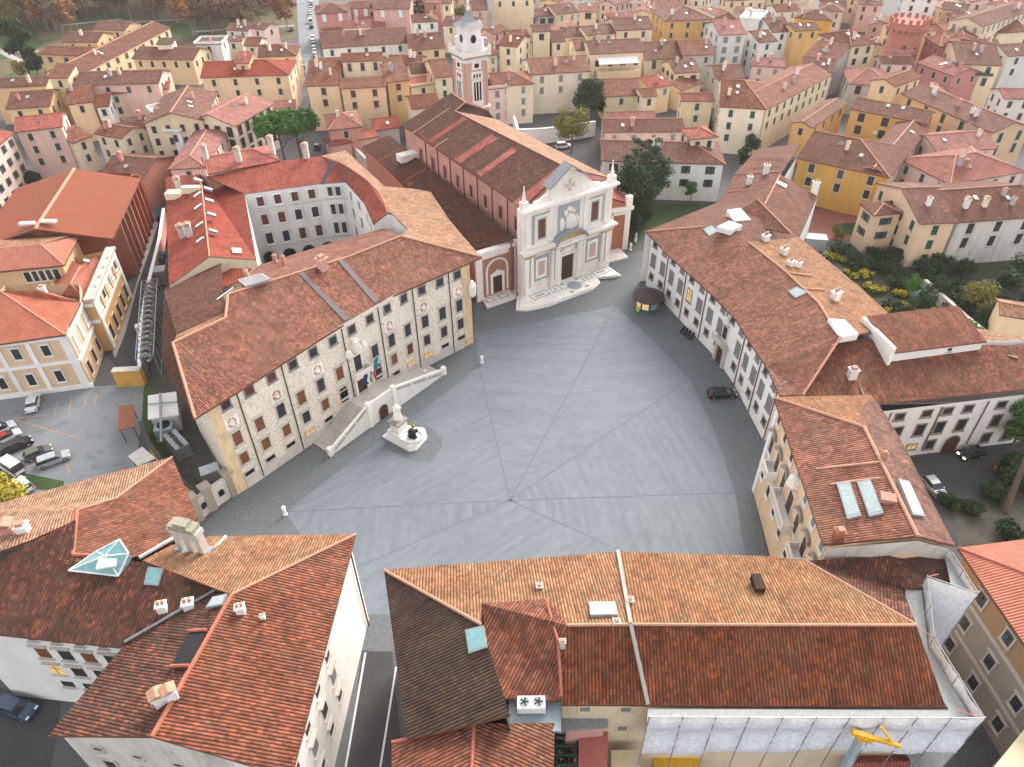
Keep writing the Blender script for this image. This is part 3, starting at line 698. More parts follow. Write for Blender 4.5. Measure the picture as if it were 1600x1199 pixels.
# ================================================================ church
chu=thing('church','white marble fronted church with long red tiled nave at the back of the square','church',P(880,440),None)
c0=P(815,467); c1=P(947,417); cd=(c1-c0); CWD=cd.length; cd.normalize(); cn=V((cd.y,-cd.x,0)); crz=math.atan2(cd.y,cd.x)
def cf(t,z,o=0.0): return V((c0.x+cd.x*t+cn.x*o,c0.y+cd.y*t+cn.y*o,z))
def cbox(mb,t,z,o,w,d,h,mi=0): mb.box(cf(t,z,o),(w,d,h),mi,crz)
plain('marble_blue',(.37,.39,.42),.6); plain('marble_pink',(.60,.42,.37),.6); plain('gold_stain',(.50,.34,.14),.8)
N=RV(); N.e('eF',817,325,18.0); N.e('eB',628,195,18.0)
for k,x,y in(('rF',886,262),('rB',711,173.5),('q1',705,145),('q2',727,160)): N.p(k,x,y,'eF','eB',.42)
zrg=N['rF'].z
nd_=(N['eB']-N['eF']).normalized(); nn_=V((nd_.y,-nd_.x,0)); 
if nn_.x<0: nn_=-nn_
half=(N['rF']-N['eF']).dot(nn_)
N['sF']=N['rF']+nn_*half; N['sF'].z=18.0; N['sB']=N['rB']+nn_*half; N['sB'].z=18.0
print('nave half',half,'ridge',zrg,'len',(N['eB']-N['eF']).length, 'cw',CWD, 'rF',N['rF'],N['q1'])
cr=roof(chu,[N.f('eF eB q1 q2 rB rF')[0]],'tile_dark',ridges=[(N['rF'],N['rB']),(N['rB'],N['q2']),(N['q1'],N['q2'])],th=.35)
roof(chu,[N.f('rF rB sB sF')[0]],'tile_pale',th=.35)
N['q3']=N['q1']+nn_*half*.9; N['q3'].z=17.5
roof(chu,[[N['q1'],N['q2'],N['q3']]],'tile_old',th=.35)
for a,b in(((640,212),(702,170)),((668,238),(700,217))): 
    fN=[N['eF'],N['eB'],N['rB']]; mb=MB(); mb.tube(onface(fN,*a),onface(fN,*b),.2,6); mb.build('ridge_course','ridge_tile',cr)
for pts in([(668,220),(724,183),(730,187),(674,224)],[(710,250),(768,210),(778,217),(719,256)],[(744,271),(800,232),(808,237),(752,276)],[(800,318),(870,262),(884,263),(817,324)]):
    fN=[N['eF'],N['eB'],N['rB']]; q=[onface(fN,*p)+V((0,0,.06)) for p in pts]; roof(chu,[q],'tile_red',name='roof',th=.05)
walls(chu,[(p.x,p.y,p.z-.05) for p in(N['eF']+nn_*.6,N['eB']+nn_*.6,N['q1'],N['q3'],N['sB']-nn_*.6,N['sF']-nn_*.6)],'w_churchside',0)
walls(chu,[((N['eF']+nn_*.6).x,(N['eF']+nn_*.6).y,18),(N['rF'].x,N['rF'].y,zrg-.3),((N['sF']-nn_*.6).x,(N['sF']-nn_*.6).y,18)],'w_salmon',0,closed=False)
# side windows and downpipes on the nave flank
a=N['eF']+nn_*.6; rzs=math.atan2(-nd_.y,-nd_.x)
nl_=-nn_
for i in range(8):
    u=.06+i*.112; p=a+(N['eB']-N['eF'])*u; p=p+nl_*.04; p.z=13.4; window(chu,p,rzs,1.3,2.7,'brown','w_churchside')
    if i<7:
        mb=MB(); q=a+(N['eB']-N['eF'])*(u+.06)+nl_*.14; mb.tube((q.x,q.y,9),(q.x,q.y,17.6),.1,6); mb.build('drain_pipe','sh_brown',chu)
# left aisle
A=RV(); A.e('f1',741,391,10.4); A.e('f2',802,376,11.0)
A.e('t1',798,371,12.2); A.e('t2',608,211,12.4); A.e('l2',566,229,10.0); A.e('l1',744,389,10.2)
roof(chu,[[A['l1'],A['t1'],A['t2'],A['l2']]],'tile_dark',th=.29)
fA=[A['l1'],A['t1'],A['l2']]
for a_,b_ in(((591,252),(626,232)),((634,282),(668,263))):
    q0,q1=onface(fA,*a_),onface(fA,*b_); mb=MB(); mb.tube(q0,q1,.22,6); mb.build('ridge_course','ridge_red',chu)
roof(chu,[[onface(fA,636,288)+V((0,0,.06)),onface(fA,672,266)+V((0,0,.06)),onface(fA,676,270)+V((0,0,.06)),onface(fA,640,292)+V((0,0,.06))]],'tile_red',th=.05)
mb=MB(); q=onface(fA,637,250); mb.box((q.x,q.y,q.z+.8),(4.5,2.5,1.6),0,crz); mb.build('roof_cabin','w_white',chu)
g0,g1=P(745,472),P(806,450.5)
gd=(g1-g0).normalized(); gn=V((gd.y,-gd.x,0)); GL=(g1-g0).length
walls(chu,[(g0.x,g0.y,10.4),(g1.x,g1.y,10.4),(A['t1'].x,A['t1'].y,11.8),(A['t2'].x,A['t2'].y,12.2),(A['l2'].x+.5,A['l2'].y-.3,9.8)],'w_terra',0)
grz=math.atan2(gd.y,gd.x)
def gf(t,z,o): return V((g0.x+gd.x*t+gn.x*o,g0.y+gd.y*t+gn.y*o,z))
mb=MB()
mb.box(gf(.7,5,.1),(1.4,.5,10),0,grz); mb.box(gf(GL-.35,5,.1),(.7,.5,10),0,grz)
mb.build('pilaster','marble',chu)
mb=MB(); mb.box(gf(GL/2,10.3,.2),(GL+.9,1.2,.8),0,grz); mb.box(gf(GL/2,9.2,.1),(GL,.4,.8),0,grz); mb.build('cornice','marble',chu)
dr_=inst('door',winmesh('pane',2.1,3.6,'door'),chu,gf(GL*.52,2.6,.1),grz); sub(dr_,chu)
mb=MB()
for s in(-1,1): mb.box(gf(GL*.52+s*1.3,2.7,.14),(.5,.3,3.9),0,grz); mb.box(gf(GL*.52+s*2.35,3.4,.1),(.4,.26,5.2),0,grz)
mb.box(gf(GL*.52,4.75,.16),(3.2,.4,.5),0,grz)
mb.face([gf(GL*.52-1.6,5.0,.3),gf(GL*.52+1.6,5.0,.3),gf(GL*.52,5.9,.3)])
for k in range(8):
    a1=math.pi*k/8; a2=math.pi*(k+1)/8
    mb.tube(gf(GL*.52+2.35*math.cos(a1),6.0+2.1*math.sin(a1),.15),gf(GL*.52+2.35*math.cos(a2),6.0+2.1*math.sin(a2),.15),.22,6)
mb.build('doorcase','marble',chu)
# garden wall beside the aisle, with hedge plants later
# --------------------------------- marble front
mb=MB(); cbox(mb,CWD/2,9.2,-.6,CWD,1.6,18.4); mb.build('front_wall','marble',chu)
mb=MB()
for t in(.8,2.0,6.9,8.3,CWD-.8,CWD-2.0,CWD-6.9,CWD-8.3):
    mb2=MB(); cbox(mb2,t,1.1,.55,1.2,.9,2.2); 
    if t in(.8,CWD-.8): cbox(mb2,t,5.6,.5,1.0,.6,7.0)
    else: mb2.cyl(cf(t,2.2,.62),.42,6.8,12,0,.36)
    cbox(mb2,t,9.15,.6,1.15,.9,.5,1); mb2.build('column',['marble','gold_stain'],chu)
for t in(1.4,6.6,CWD-1.4,CWD-6.6):
    mb2=MB(); cbox(mb2,t,14.3,.25,1.1,.4,7.2); cbox(mb2,t,17.6,.3,1.3,.5,.5); mb2.build('pilaster','marble',chu)
mb=MB(); cbox(mb,CWD/2,9.75,.55,CWD+.5,1.3,.6); cbox(mb,CWD/2,9.35,.5,CWD+.1,.9,.3,1); cbox(mb,CWD/2,10.25,.75,CWD+1.5,1.8,.4); mb.build('cornice',['marble','gold_stain'],chu)
mb=MB(); cbox(mb,CWD/2,18.1,.35,CWD+.4,1.0,.5); cbox(mb,CWD/2,18.55,.55,CWD+1.2,1.6,.4); mb.build('cornice','marble',chu)
# pediment block with gabled cap and scrolls
pc=CWD/2; pw=8.6
mb=MB()
prof=[(pc-pw/2,18.7),(pc+pw/2,18.7),(pc+pw/2,21.2),(pc,24.0),(pc-pw/2,21.2)]
F1=[cf(t,z,.1) for t,z in prof]; F2=[cf(t,z,-1.2) for t,z in prof]; mb.face(F1); mb.face(F2[::-1])
for i in range(5): j=(i+1)%5; mb.face([F1[i],F2[i],F2[j],F1[j]])
for s in(-1,1):
    sc=[(pc+s*pw/2,18.7),(pc+s*(pw/2+3.6),18.7),(pc+s*(pw/2+3.4),19.2),(pc+s*(pw/2+2.0),19.5),(pc+s*(pw/2+.8),20.2),(pc+s*pw/2,20.9)]
    G1=[cf(t,z,.05) for t,z in sc]; G2=[cf(t,z,-.6) for t,z in sc]
    mb.face(G1 if s>0 else G1[::-1]); mb.face(G2[::-1] if s>0 else G2)
    for i in range(6): j=(i+1)%6; mb.face([G1[i],G2[i],G2[j],G1[j]])
mb.build('pediment','marble',chu)
mb=MB()
for s in(-1,1):
    mb.slab([cf(pc+s*(pw/2+.5),21.1,.6),cf(pc,24.35,.6),cf(pc,24.35,-1.8),cf(pc+s*(pw/2+.5),21.1,-1.8)][::s],.3,0)
mb.build('gable_cap','lead',chu)
mb=MB()
for a in range(4):
    an=a*math.pi/2; ca,sa=math.cos(an),math.sin(an)
    pts=[(0.12,0),(1.2,.55),(1.0,0),(1.2,-.55)]
    mb.face([cf(pc+(x*ca-y*sa),20.7+(x*sa+y*ca),.16) for x,y in ((.1,.08),(1.25,.5),(1.05,0),(1.25,-.5),(.1,-.08))][::-1])
mb.build('cross','marble_pink',chu)
for t in(.5,CWD-.5):
    mb=MB(); cbox(mb,t,19.4,.1,1.3,1.3,1.4); mb.cyl(cf(t,20.1,.1),.45,2.6,4,0,.08); mb.lathe(cf(t,22.9,.1),[(.05,-.2),(.16,0),(.05,.2)],8); mb.build('pinnacle','marble',chu)
# lower panels, door, pediment over door
for t in(4.4,CWD-4.4):
    mb=MB(); cbox(mb,t,5.6,.24,3.6,.2,5.2,0); cbox(mb,t,5.6,.3,2.6,.22,4.2,1); cbox(mb,t,5.6,.36,1.5,.2,3.0,2); mb.build('marble_panel',['marble_blue','marble','marble_pink'],chu)
    mb=MB(); cbox(mb,t,14.0,.24,4.4,.12,5.8,0)
    for s in(-1,1): cbox(mb,t+s*1.35,13.9,.3,.7,.2,4.6,1)
    cbox(mb,t,16.4,.32,3.4,.24,.5,1); cbox(mb,t,11.4,.32,3.4,.24,.5,1); mb.build('window_surround',['marble_blue','marble'],chu)
    mb=MB(); cbox(mb,t,13.9,.34,1.5,.1,3.6,0); cbox(mb,t,13.9,.38,.08,.1,3.6,1); mb.build('window',['wood_brown','metal_dark'],chu)
mb=MB(); cbox(mb,pc,14.0,.24,5.2,.12,6.4,0); mb.build('crest_panel','marble_blue',chu)
mb=MB(); mb.lathe(cf(pc,13.6,.35),[(.4,-1.9),(1.2,-1.2),(1.5,0),(1.1,1.2),(.5,1.7)],12,0,1,.3)
for s in(-1,1):
    mb.lathe(cf(pc+s*1.7,13.4,.35),[(.2,-1.4),(.5,-.6),(.6,.5),(.2,1.3)],8,0,1,.4); mb.lathe(cf(pc+s*.9,15.5,.35),[(.2,-.6),(.5,0),(.3,.6)],8)
mb.lathe(cf(pc,16.2,.35),[(.5,-.5),(.7,0),(.3,.5)],8); mb.build('coat_of_arms','marble',chu)
inst('door',winmesh('pane',3.0,5.4,'door'),chu,cf(pc,3.7,.22),crz)
mb=MB()
for s in(-1,1): cbox(mb,pc+s*1.85,3.8,.4,.6,.4,5.8); cbox(mb,pc+s*2.9,4.9,.45,.9,.9,8.2)
cbox(mb,pc,6.8,.4,4.4,.5,.5); mb.face([cf(pc-2.2,7.1,.5),cf(pc+2.2,7.1,.5),cf(pc+1.0,8.2,.5),cf(pc-1.0,8.2,.5)]); mb.build('doorcase','marble',chu)
mb=MB()
for k in range(10):
    a1=math.pi*k/10; a2=math.pi*(k+1)/10
    p=[cf(pc-3.9*math.cos(a),9.9+2.3*math.sin(a),o) for a,o in((a1,1.9),(a2,1.9),(a2,.2),(a1,.2))]
    mb.slab(p[::-1] if nrm(p).z<0 else p,.35,0)
    q=[cf(pc-3.4*math.cos(a),9.9+1.8*math.sin(a),1.2) for a in(a1,a2)]; mb.face([q[0],q[1],cf(pc-3.4*math.cos(a2),9.8,1.2),cf(pc-3.4*math.cos(a1),9.8,1.2)][::-1],1)
cbox(mb,pc,9.7,.9,7.6,1.6,.5,2)
mb.build('arched_pediment',['lead','gold_stain','marble'],chu)
# right aisle front
r0,r1=P(948,394),P(971,390)
rd=(r1-r0).normalized(); rn=V((rd.y,-rd.x,0)); RL=(r1-r0).length+1.2; rrz=math.atan2(rd.y,rd.x)
def rf_(t,z,o): return V((r0.x+rd.x*t+rn.x*o,r0.y+rd.y*t+rn.y*o,z))
lw=RL+.5
walls(chu,[(rf_(0,0,0).x,rf_(0,0,0).y,12),(rf_(RL,0,0).x,rf_(RL,0,0).y,10.2),(rf_(RL,0,-9).x,rf_(RL,0,-9).y,10.2),(rf_(0,0,-9).x,rf_(0,0,-9).y,12)],'w_terra',0)
roof(chu,[[rf_(-.5,12.4,-.4),rf_(RL+.4,10.3,-.4),rf_(RL+.4,10.3,-9),rf_(-.5,12.4,-9)]],'tile_red',th=.3)
mb=MB(); mb.box(rf_(RL-.6,5,.1),(1.2,.5,10),0,rrz); mb.box(rf_(.5,5,.1),(.6,.4,10),0,rrz); mb.build('pilaster','marble',chu)
mb=MB(); mb.box(rf_(RL/2,9.7,.2),(RL+.8,1.1,.7),0,rrz); mb.box(rf_(RL/2,8.7,.1),(RL,.4,.7),0,rrz); mb.box(rf_(RL-.6,11.2,.1),(1.3,1.0,2.2),0,rrz); mb.build('cornice','marble',chu)
# marble steps with inlay
mb=MB()
stp=[(808,466),(806,486),(824,487),(857,480),(884,470),(925,455),(938,444),(933,437),(970,433),(946,416)]
spx=[P(x,y,0) for x,y in stp]; mb.prism([p[:2] for p in spx],0,.45); 
cen=sum(spx,V((0,0,0)))/len(spx); mb.prism([(cen+(p-cen)*.93)[:2] for p in spx],.45,.75)
so=sub(mb.build('steps','marble',chu),chu)
mb=MB()
for k,(t0,t1) in enumerate(((1.0,5.0),(5.6,8.0),(13.4,15.8),(16.4,20.4))):
    for s in((t0,t1,1.0,2.9),):
        a,b_,o0,o1=s; 
        for (x0,x1,y0,y1) in((a,b_,o0,o0+.22),(a,b_,o1-.22,o1),(a,a+.22,o0+.22,o1-.22),(b_-.22,b_,o0+.22,o1-.22),(a+.9,b_-.9,o0+.7,o1-.7)):
            mb.box(cf((x0+x1)/2,.76,(y0+y1)/2),(x1-x0,y1-y0,.03),0,crz)
mb.lathe(cf(pc,.75,3.0),[(1.5,0),(1.5,.02),(1.1,.02)],20)
for s in(-1,1):
    for o in(1.2,4.6): cbox(mb,pc+s*1.9,.76,o,.9,.7,.03)
cbox(mb,pc,.765,2.9,5.0,.2,.02); mb.build('inlay','marble_blue',so)
mb=MB(); sp2=[(751,467),(761,483),(807,467),(806,449)]; mb.prism([P(x,y)[:2] for x,y in sp2],0,.4); s2=sub(mb.build('steps','marble',chu),chu)
mb=MB()
for t in(1.5,4.5,7.5): mb.box(gf(t+.6,.42,1.5),(1.9,1.3,.05),0,grz); mb.box(gf(t+.6,.45,1.5),(1.3,.8,.05),1,grz)
mb.build('inlay',['marble_blue','marble'],s2)
mb=MB(); sp3=[(948,396),(950,412),(981,404),(966,388)]; mb.prism([P(x,y)[:2] for x,y in sp3],0,.4); mb.build('steps','marble',chu)
# ---------------------------------------------------------------- bell tower
b0=P(730,171,15.5); b1=P(763.5,164,15.5); td=(b1-b0); TW=td.length; td.normalize(); tn=V((td.y,-td.x,0)); trz=math.atan2(td.y,td.x)
twr=thing('bell_tower','pink brick bell tower with white marble top and small lead cap behind the church','tower',(b0.x,b0.y,0),None)
tc_=b0+td*TW/2-tn*TW/2; tc_.z=0
ZC=zof((727.5,94),(730,171),15.5) if False else None
dq=ray(727.5,93); ZC=H+dq.z/math.hypot(dq.x,dq.y)*math.hypot(b0.x,b0.y)
dq=ray(733,40); ZR=H+dq.z/math.hypot(dq.x,dq.y)*math.hypot(tc_.x,tc_.y)
print('tower',TW,ZC,ZR,tc_)
plaster('tower_brick',(.55,.32,.25),stain=.2)
mb=MB(); mb.box((tc_.x,tc_.y,ZC/2),(TW,TW,ZC),0,trz); mb.build('shaft','tower_brick',twr)
M3=Matrix.Rotation(trz,3,'Z')
def tp(x,y,z): q=M3@V((x,y,0)); return V((tc_.x+q.x,tc_.y+q.y,z))
ht=ZC-15.5
for fx,fy,rot in((0,-1,0),(-1,0,-math.pi/2)):
    rz=trz+rot; dd_=V((math.cos(rz),math.sin(rz),0)); oo=V((dd_.y,-dd_.x,0))
    def q(x,z,o): p=V((tc_.x,tc_.y,z))+dd_*x+oo*(TW/2+o); return p
    mb=MB(); mb.box(q(0,15.5+ht*.30,.05),(TW*.5,.2,ht*.56),0,rz); mb.box(q(0,15.5+ht*.64,.05),(TW*.5,.2,ht*.17),0,rz); mb.box(q(0,15.5+ht*.84,.05),(TW*.42,.2,ht*.16),0,rz)
    for s in(-1,1): mb.box(q(s*TW*.19,15.5+ht*.3,.2),(.22,.22,ht*.5),0,rz); mb.box(q(s*TW*.07,15.5+ht*.3,.2),(.16,.2,ht*.5),0,rz)
    mb.box(q(0,15.5+ht*.1,.22),(TW*.5,.16,.9),0,rz); mb.build('window_surround','marble',twr)
    mb=MB()
    for s in(-1,0,1): mb.box(q(s*TW*.13,15.5+ht*.32,.08),(TW*.09,.2,ht*.4),0,rz); mb.box(q(s*TW*.13,15.5+ht*.64,.09),(TW*.07,.2,ht*.07),0,rz)
    mb.build('belfry_opening','black',twr)
    mb=MB(); mb.box(q(0,15.5+ht*.84,.09),(TW*.2,.2,ht*.08),0,rz); mb.build('window','black',twr)
    for s in(-1,1):
        mb=MB(); mb.box(q(s*TW*.44,15.5+ht*.44,.03),(TW*.1,.12,ht*.86),0,rz); mb.build('pilaster','tower_brick',twr)
mb=MB(); mb.box((tc_.x,tc_.y,ZC-.5),(TW+.5,TW+.5,1.0),0,trz); mb.box((tc_.x,tc_.y,ZC+.15),(TW+1.5,TW+1.5,.3),1,trz); mb.build('cornice',['marble','pietra'],twr)
mb=MB(); mb.box((tc_.x,tc_.y,15.3),(TW+1.0,TW+1.0,.5),0,trz); mb.build('base_course','marble',twr)
mb=MB()
for s in(-1,1):
    mb.box(tp(0,s*(TW/2+.4),ZC+.85),(TW+1.0,.22,1.1),0,trz); mb.box(tp(s*(TW/2+.4),0,ZC+.85),(.22,TW+.5,1.1),0,trz)
    for s2_ in(-1,1): mb.box(tp(s*(TW/2+.4),s2_*(TW/2+.4),ZC+1.2),(.7,.7,1.9),0,trz); mb.cyl(tp(s*(TW/2+.4),s2_*(TW/2+.4),ZC+2.1),.3,1.0,6,0,.05)
mb.build('balustrade','marble',twr)
LW=TW*.68; LH=ZR-ZC-.3
mb=MB(); mb.box((tc_.x,tc_.y,ZC+.3+LH/2),(LW,LW,LH),0,trz)
for s in(-1,1):
    for s2_ in(-1,1): mb.box(tp(s*LW*.5,s2_*LW*.5,ZC+.3+LH*.3),(1.0,1.0,LH*.6),0,trz+math.pi/4)
mb.box((tc_.x,tc_.y,ZC+.3+LH),(LW+1.0,LW+1.0,.4),0,trz); mb.build('lantern','w_palewhite',twr)
for rot in(0,-math.pi/2):
    rz=trz+rot; dd_=V((math.cos(rz),math.sin(rz),0)); oo=V((dd_.y,-dd_.x,0)); c=V((tc_.x,tc_.y,ZC+.3+LH*.58))+oo*(LW/2+.02)
    mb=MB(); f=[c+oo*.06+dd_*.75*math.cos(a*math.pi/8)+V((0,0,.95*math.sin(a*math.pi/8))) for a in range(16)]; mb.face(f); mb.build('oculus','black',twr)
mb=MB(); zz=ZC+.5+LH
rings=[(LW/2+.7,zz),(LW*.36,zz+.8),(LW*.16,zz+2.0),(.3,zz+3.2)]
for (ra,za),(rb,zb_) in zip(rings,rings[1:]):
    ca=[tp(sx*ra,sy*ra,za) for sx,sy in((-1,-1),(1,-1),(1,1),(-1,1))]; cb=[tp(sx*rb,sy*rb,zb_) for sx,sy in((-1,-1),(1,-1),(1,1),(-1,1))]
    for i in range(4): j=(i+1)%4; mb.face([ca[i],ca[j],cb[j],cb[i]])
mb.build('cap','lead',twr)
mb=MB(); mb.lathe((tc_.x,tc_.y,zz+3.0),[(.35,0),(.5,.5),(.2,1.0),(.25,1.5),(.4,1.9),(.25,2.4),(.08,2.7),(.05,3.8)],8); mb.build('finial','marble',twr)
# ================================================================ long curved white building on the right
cv=thing('curved_building','long curved white building with brown tiled roof along the right of the square','building',P(1100,540),None)
C=RV(); zc=11.0
ev=[(1009,362),(1050,404.5),(1088,438),(1112,460),(1150,500),(1175,540),(1197,572),(1219,618)]
for i,(x,y) in enumerate(ev): C.e('e%d'%i,x,y,zc)
for k,x,y in(('h0',1103,354),('h1',1144,353),('h2',1169,378)): C.p(k,x,y,'e1','e3',.34)
zr_=C['h2'].z
print('curved ridge',[C[k].z for k in('h0','h1','h2')])
for k,x,y in(('h3',1227,424),('h4',1280,475),('h5',1313,528)): C.e(k,x,y,zr_+.3)
for k in('h0','h1'): pass
C.e('b0',1249.5,371,zc); C.e('b1',1340,446,zc); C.e('b2',1409,508,zc)
C.e('v',1255,617,zc)
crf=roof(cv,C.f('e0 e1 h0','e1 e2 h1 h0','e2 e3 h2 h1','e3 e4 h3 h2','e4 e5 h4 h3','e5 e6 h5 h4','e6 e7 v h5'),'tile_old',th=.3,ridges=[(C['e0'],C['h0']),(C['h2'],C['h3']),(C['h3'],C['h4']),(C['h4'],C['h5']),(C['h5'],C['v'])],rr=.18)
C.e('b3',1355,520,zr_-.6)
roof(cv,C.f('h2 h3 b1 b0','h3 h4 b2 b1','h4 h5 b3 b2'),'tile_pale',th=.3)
bp=[(1009,445.5),(1030,465),(1069,507.5),(1110,550),(1127,571),(1146,600),(1170,645),(1193,690)]
bw=[P(x,y) for x,y in bp]
walls(cv,[(p.x,p.y,11.1) for p in bw]+[(C['h5'].x,C['h5'].y,11),(C['b2'].x,C['b2'].y,11),(C['b1'].x,C['b1'].y,11),(C['b0'].x,C['b0'].y,11),(C['h1'].x,C['h1'].y+4,10.8)],'w_palewhite',0)
# windows along the polyline
seg=[(bw[i],bw[i+1],(bw[i+1]-bw[i]).length) for i in range(len(bw)-1)]; TL=sum(s[2] for s in seg)
def along(t):
    for a,b,l in seg:
        if t<=l: return a+(b-a)*(t/l),(b-a).normalized()
        t-=l
    return seg[-1][1],(seg[-1][1]-seg[-1][0]).normalized()
dpx=P(1124,567); td_=min(range(0,int(TL*10)),key=lambda k:(along(k/10)[0]-dpx).length)/10
nW=14; print('curved len',TL,'door at',td_)
for i in range(nW):
    t=1.6+i*(TL-3.0)/(nW-1); p,d=along(t); nn=V((-d.y,d.x,0)); nn=nn if nn.x<0 else -nn
    rz=math.atan2(-d.y,-d.x) if V((-d.y,d.x,0)).x>0 else math.atan2(d.y,d.x)
    rz=math.atan2(nn.x,-nn.y)
    q=p+nn*.02
    isd=abs(t-td_)<1.9
    window(cv,(q.x,q.y,9.75),rz,1.15,.95,'greyc' if i%2 else 'dark','pietra')
    if not isd:
        window(cv,(q.x,q.y,6.4),rz,1.3,2.3,'warm' if i==4 else 'greyc','pietra'); window(cv,(q.x,q.y,2.9),rz,1.15,1.1,'warm' if i==8 else 'dark','pietra')
    if i%2==1:
        mb=MB(); p2,d2=along(t+1.5); q2=p2+nn*.14; mb.tube((q2.x,q2.y,.2),(q2.x,q2.y,10.8),.09,6); mb.build('drain_pipe','sh_brown',cv)
p,d=along(td_); nn=V((-d.y,d.x,0)); nn=nn if nn.x<0 else -nn; rz=math.atan2(nn.x,-nn.y); dd=V((math.cos(rz),math.sin(rz),0))
inst('door',winmesh('pane',2.0,3.6,'door'),cv,p+nn*.1+V((0,0,1.85)),rz)
mb=MB()
for s in(-1,1): mb.box(p+dd*s*1.35+nn*.2+V((0,0,2.0)),(.7,.6,4.0),0,rz)
mb.box(p+nn*.35+V((0,0,4.2)),(4.2,1.1,.6),0,rz); mb.build('portal','stone',cv)
window(cv,p+nn*.05+V((0,0,6.3)),rz,1.3,2.4,'glass','marble',hood=True)
mb=MB(); mb.lathe(p+nn*.2+V((0,0,8.6)),[(.2,-.8),(.7,-.2),(.6,.5),(.2,.9)],8); mb.build('coat_of_arms','marble',cv)
mb=MB(); mb.box(p+nn*.8+V((0,0,4.75)),(3.2,1.4,.2),0,rz); mb.box(p+nn*1.45+V((0,0,5.2)),(3.2,.1,.9),0,rz); mb.build('balcony','stone',cv)
# roof furniture
fc=[C['e1'],C['e2'],C['h1']]
skylight(crf,[onface(fc,x,y) for x,y in((1098,359),(1112,353),(1123,362),(1108,370))])
f3=[C['e4'],C['h4'],C['h3']]
skylight(crf,[onface(f3,x,y) for x,y in((1231,456),(1246,449),(1262,458),(1243,467))])
fb=[C['h3'],C['h4'],C['b1']]
for x,y,s in((1195,378,1.6),(1224,398,1.5),(1234,416,1.3),(1247,417,1.2),(1304,468,1.7)):
    q=onface([C['h2'],C['h3'],C['b1']] if x<1240 else fb,x,y); chimney(crf,(q.x,q.y,q.z-.2),s,'w_palewhite',.6,1,.9)
mb=MB()
for pts in([(1120,354),(1140,345),(1160,352),(1142,360)],):
    mb.slab([P(x,y,zr_+.7) for x,y in pts][::-1],1.0,0)
o=mb.build('roof_cabin','w_palewhite',crf)
# white step between this roof and the next wing
mb=MB(); mb.slab([P(1294,498,zr_+.8),P(1320,499,zr_+1.0),P(1342,522,zr_+.5),P(1312,527,zr_+.4)][::-1],1.2,0); mb.build('parapet','w_palewhite',crf)
for pts in(((1230,427),(1267,432)),((1256,452),(1287,454))): 
    mb=MB(); mb.tube(onface(fb,*pts[0])+V((0,0,.1)),onface(fb,*pts[1])+V((0,0,.1)),.2,6); mb.build('ridge_course','ridge_tile',crf)
mb=MB(); mb.tube(onface([C['e6'],C['h5'],C['h4']],1203,508),onface([C['e4'],C['h4'],C['h3']],1280,477),.16,6); mb.build('ridge_course','ridge_red',crf)
# north wing of the curved building
Nw=RV()
for k,x,y,z in(('a',1009,362,zc),('b',1122,316,10.6),('c',1131,304,10.6),('d',1148,272,10.6),('e',1186,231,10.6),('f',1250,226,13.6),('g',1219,273,13.8),('h',1195,319,14),('h0',1103,354,C['h0'].z),('k',1169,378,C['h2'].z),('m',1277.6,307,11),('n',1249.5,371,11)): Nw.e(k,x,y,z)
nwr=roof(cv,Nw.f('a b h h0','b c d g h','d e f g','g m n h','h n k h0'),'tile_brown',th=.3,ridges=[(Nw['h'],Nw['g']),(Nw['a'],Nw['h0'])])
walls(cv,[(Nw[k].x,Nw[k].y,10.6) for k in('a','b','c','d','e','f','g','m','n')],'w_palewhite',0)
fw=[Nw['c'],Nw['d'],Nw['g']]
for x,y,s in((1170,288,1.3),(1196,272,1.5)): q=onface(fw,x,y); chimney(nwr,(q.x,q.y,q.z),s,'w_palewhite',0,1)
q=onface([Nw['g'],Nw['m'],Nw['n']],1272,300); chimney(nwr,(q.x,q.y,q.z),1.6,'w_palewhite',0,1)
skylight(nwr,[onface([Nw['g'],Nw['m'],Nw['n']],x,y) for x,y in((1213,282),(1230,290),(1228,295),(1211,286))],mat='white_paint')
for a_,b_ in(((1180,247),(1232,244)),((1176,262),(1218,259)),((1148,273),(1218,269)),((1137,301),(1186,295))):
    mb=MB(); mb.tube(onface(fw,*a_)+V((0,0,.1)),onface(fw,*b_)+V((0,0,.1)),.14,6); mb.build('ridge_course','ridge_tile',nwr)
# small cross gable
G_=RV(); 
for k,x,y,z in(('a',1157,327,14.2),('b',1184,312,15.6),('c',1236,365,14.4),('d',1178,354,13.6)): G_.e(k,x,y,z)
roof(cv,[[G_['a'],G_['b'],G_['c'],G_['d']]],'tile_brown',ridges=[(G_['b'],G_['c'])])
mb=MB(); mb.slab([P(1136,328,15),P(1157,325,15),P(1181,352,14),P(1150,350,14)][::-1],1.5,0); mb.build('parapet','w_palewhite',cv)
# ================================================================ white wing running right
wg=thing('side_wing','white wing with dark framed windows and a brown arched door facing the side street','building',P(1500,690),None)
Wg=RV(); Wg.e('a',1372,631,9.6); Wg.e('b',1604,607.5,9.6); Wg.e('bx',1680,600,9.6)
for k,x,y in(('r0',1313,528),('r1',1571,542.5)): Wg.p(k,x,y,'a','b',.34)
Wg.p('r2',1660,531,'a','b',.34); Wg.p('v',1257,617,'a','b',.34)
Wg.p('r1b',1560,503,'a','b',.34); 
ridge_dir=(Wg['b']-Wg['a']).normalized()
dR=(Wg['r0']-Wg['a']).dot(V((-ridge_dir.y,ridge_dir.x,0)))
print('wing depth',dR,Wg['r0'].z,Wg['r1'].z)
wgr=roof(wg,Wg.f('v a b bx r2 r1 r0'),'tile_old',th=.3)
_wd=(P(1600,689.5)-P(1422,712)).normalized(); _wl=P(1422,712)-_wd*9
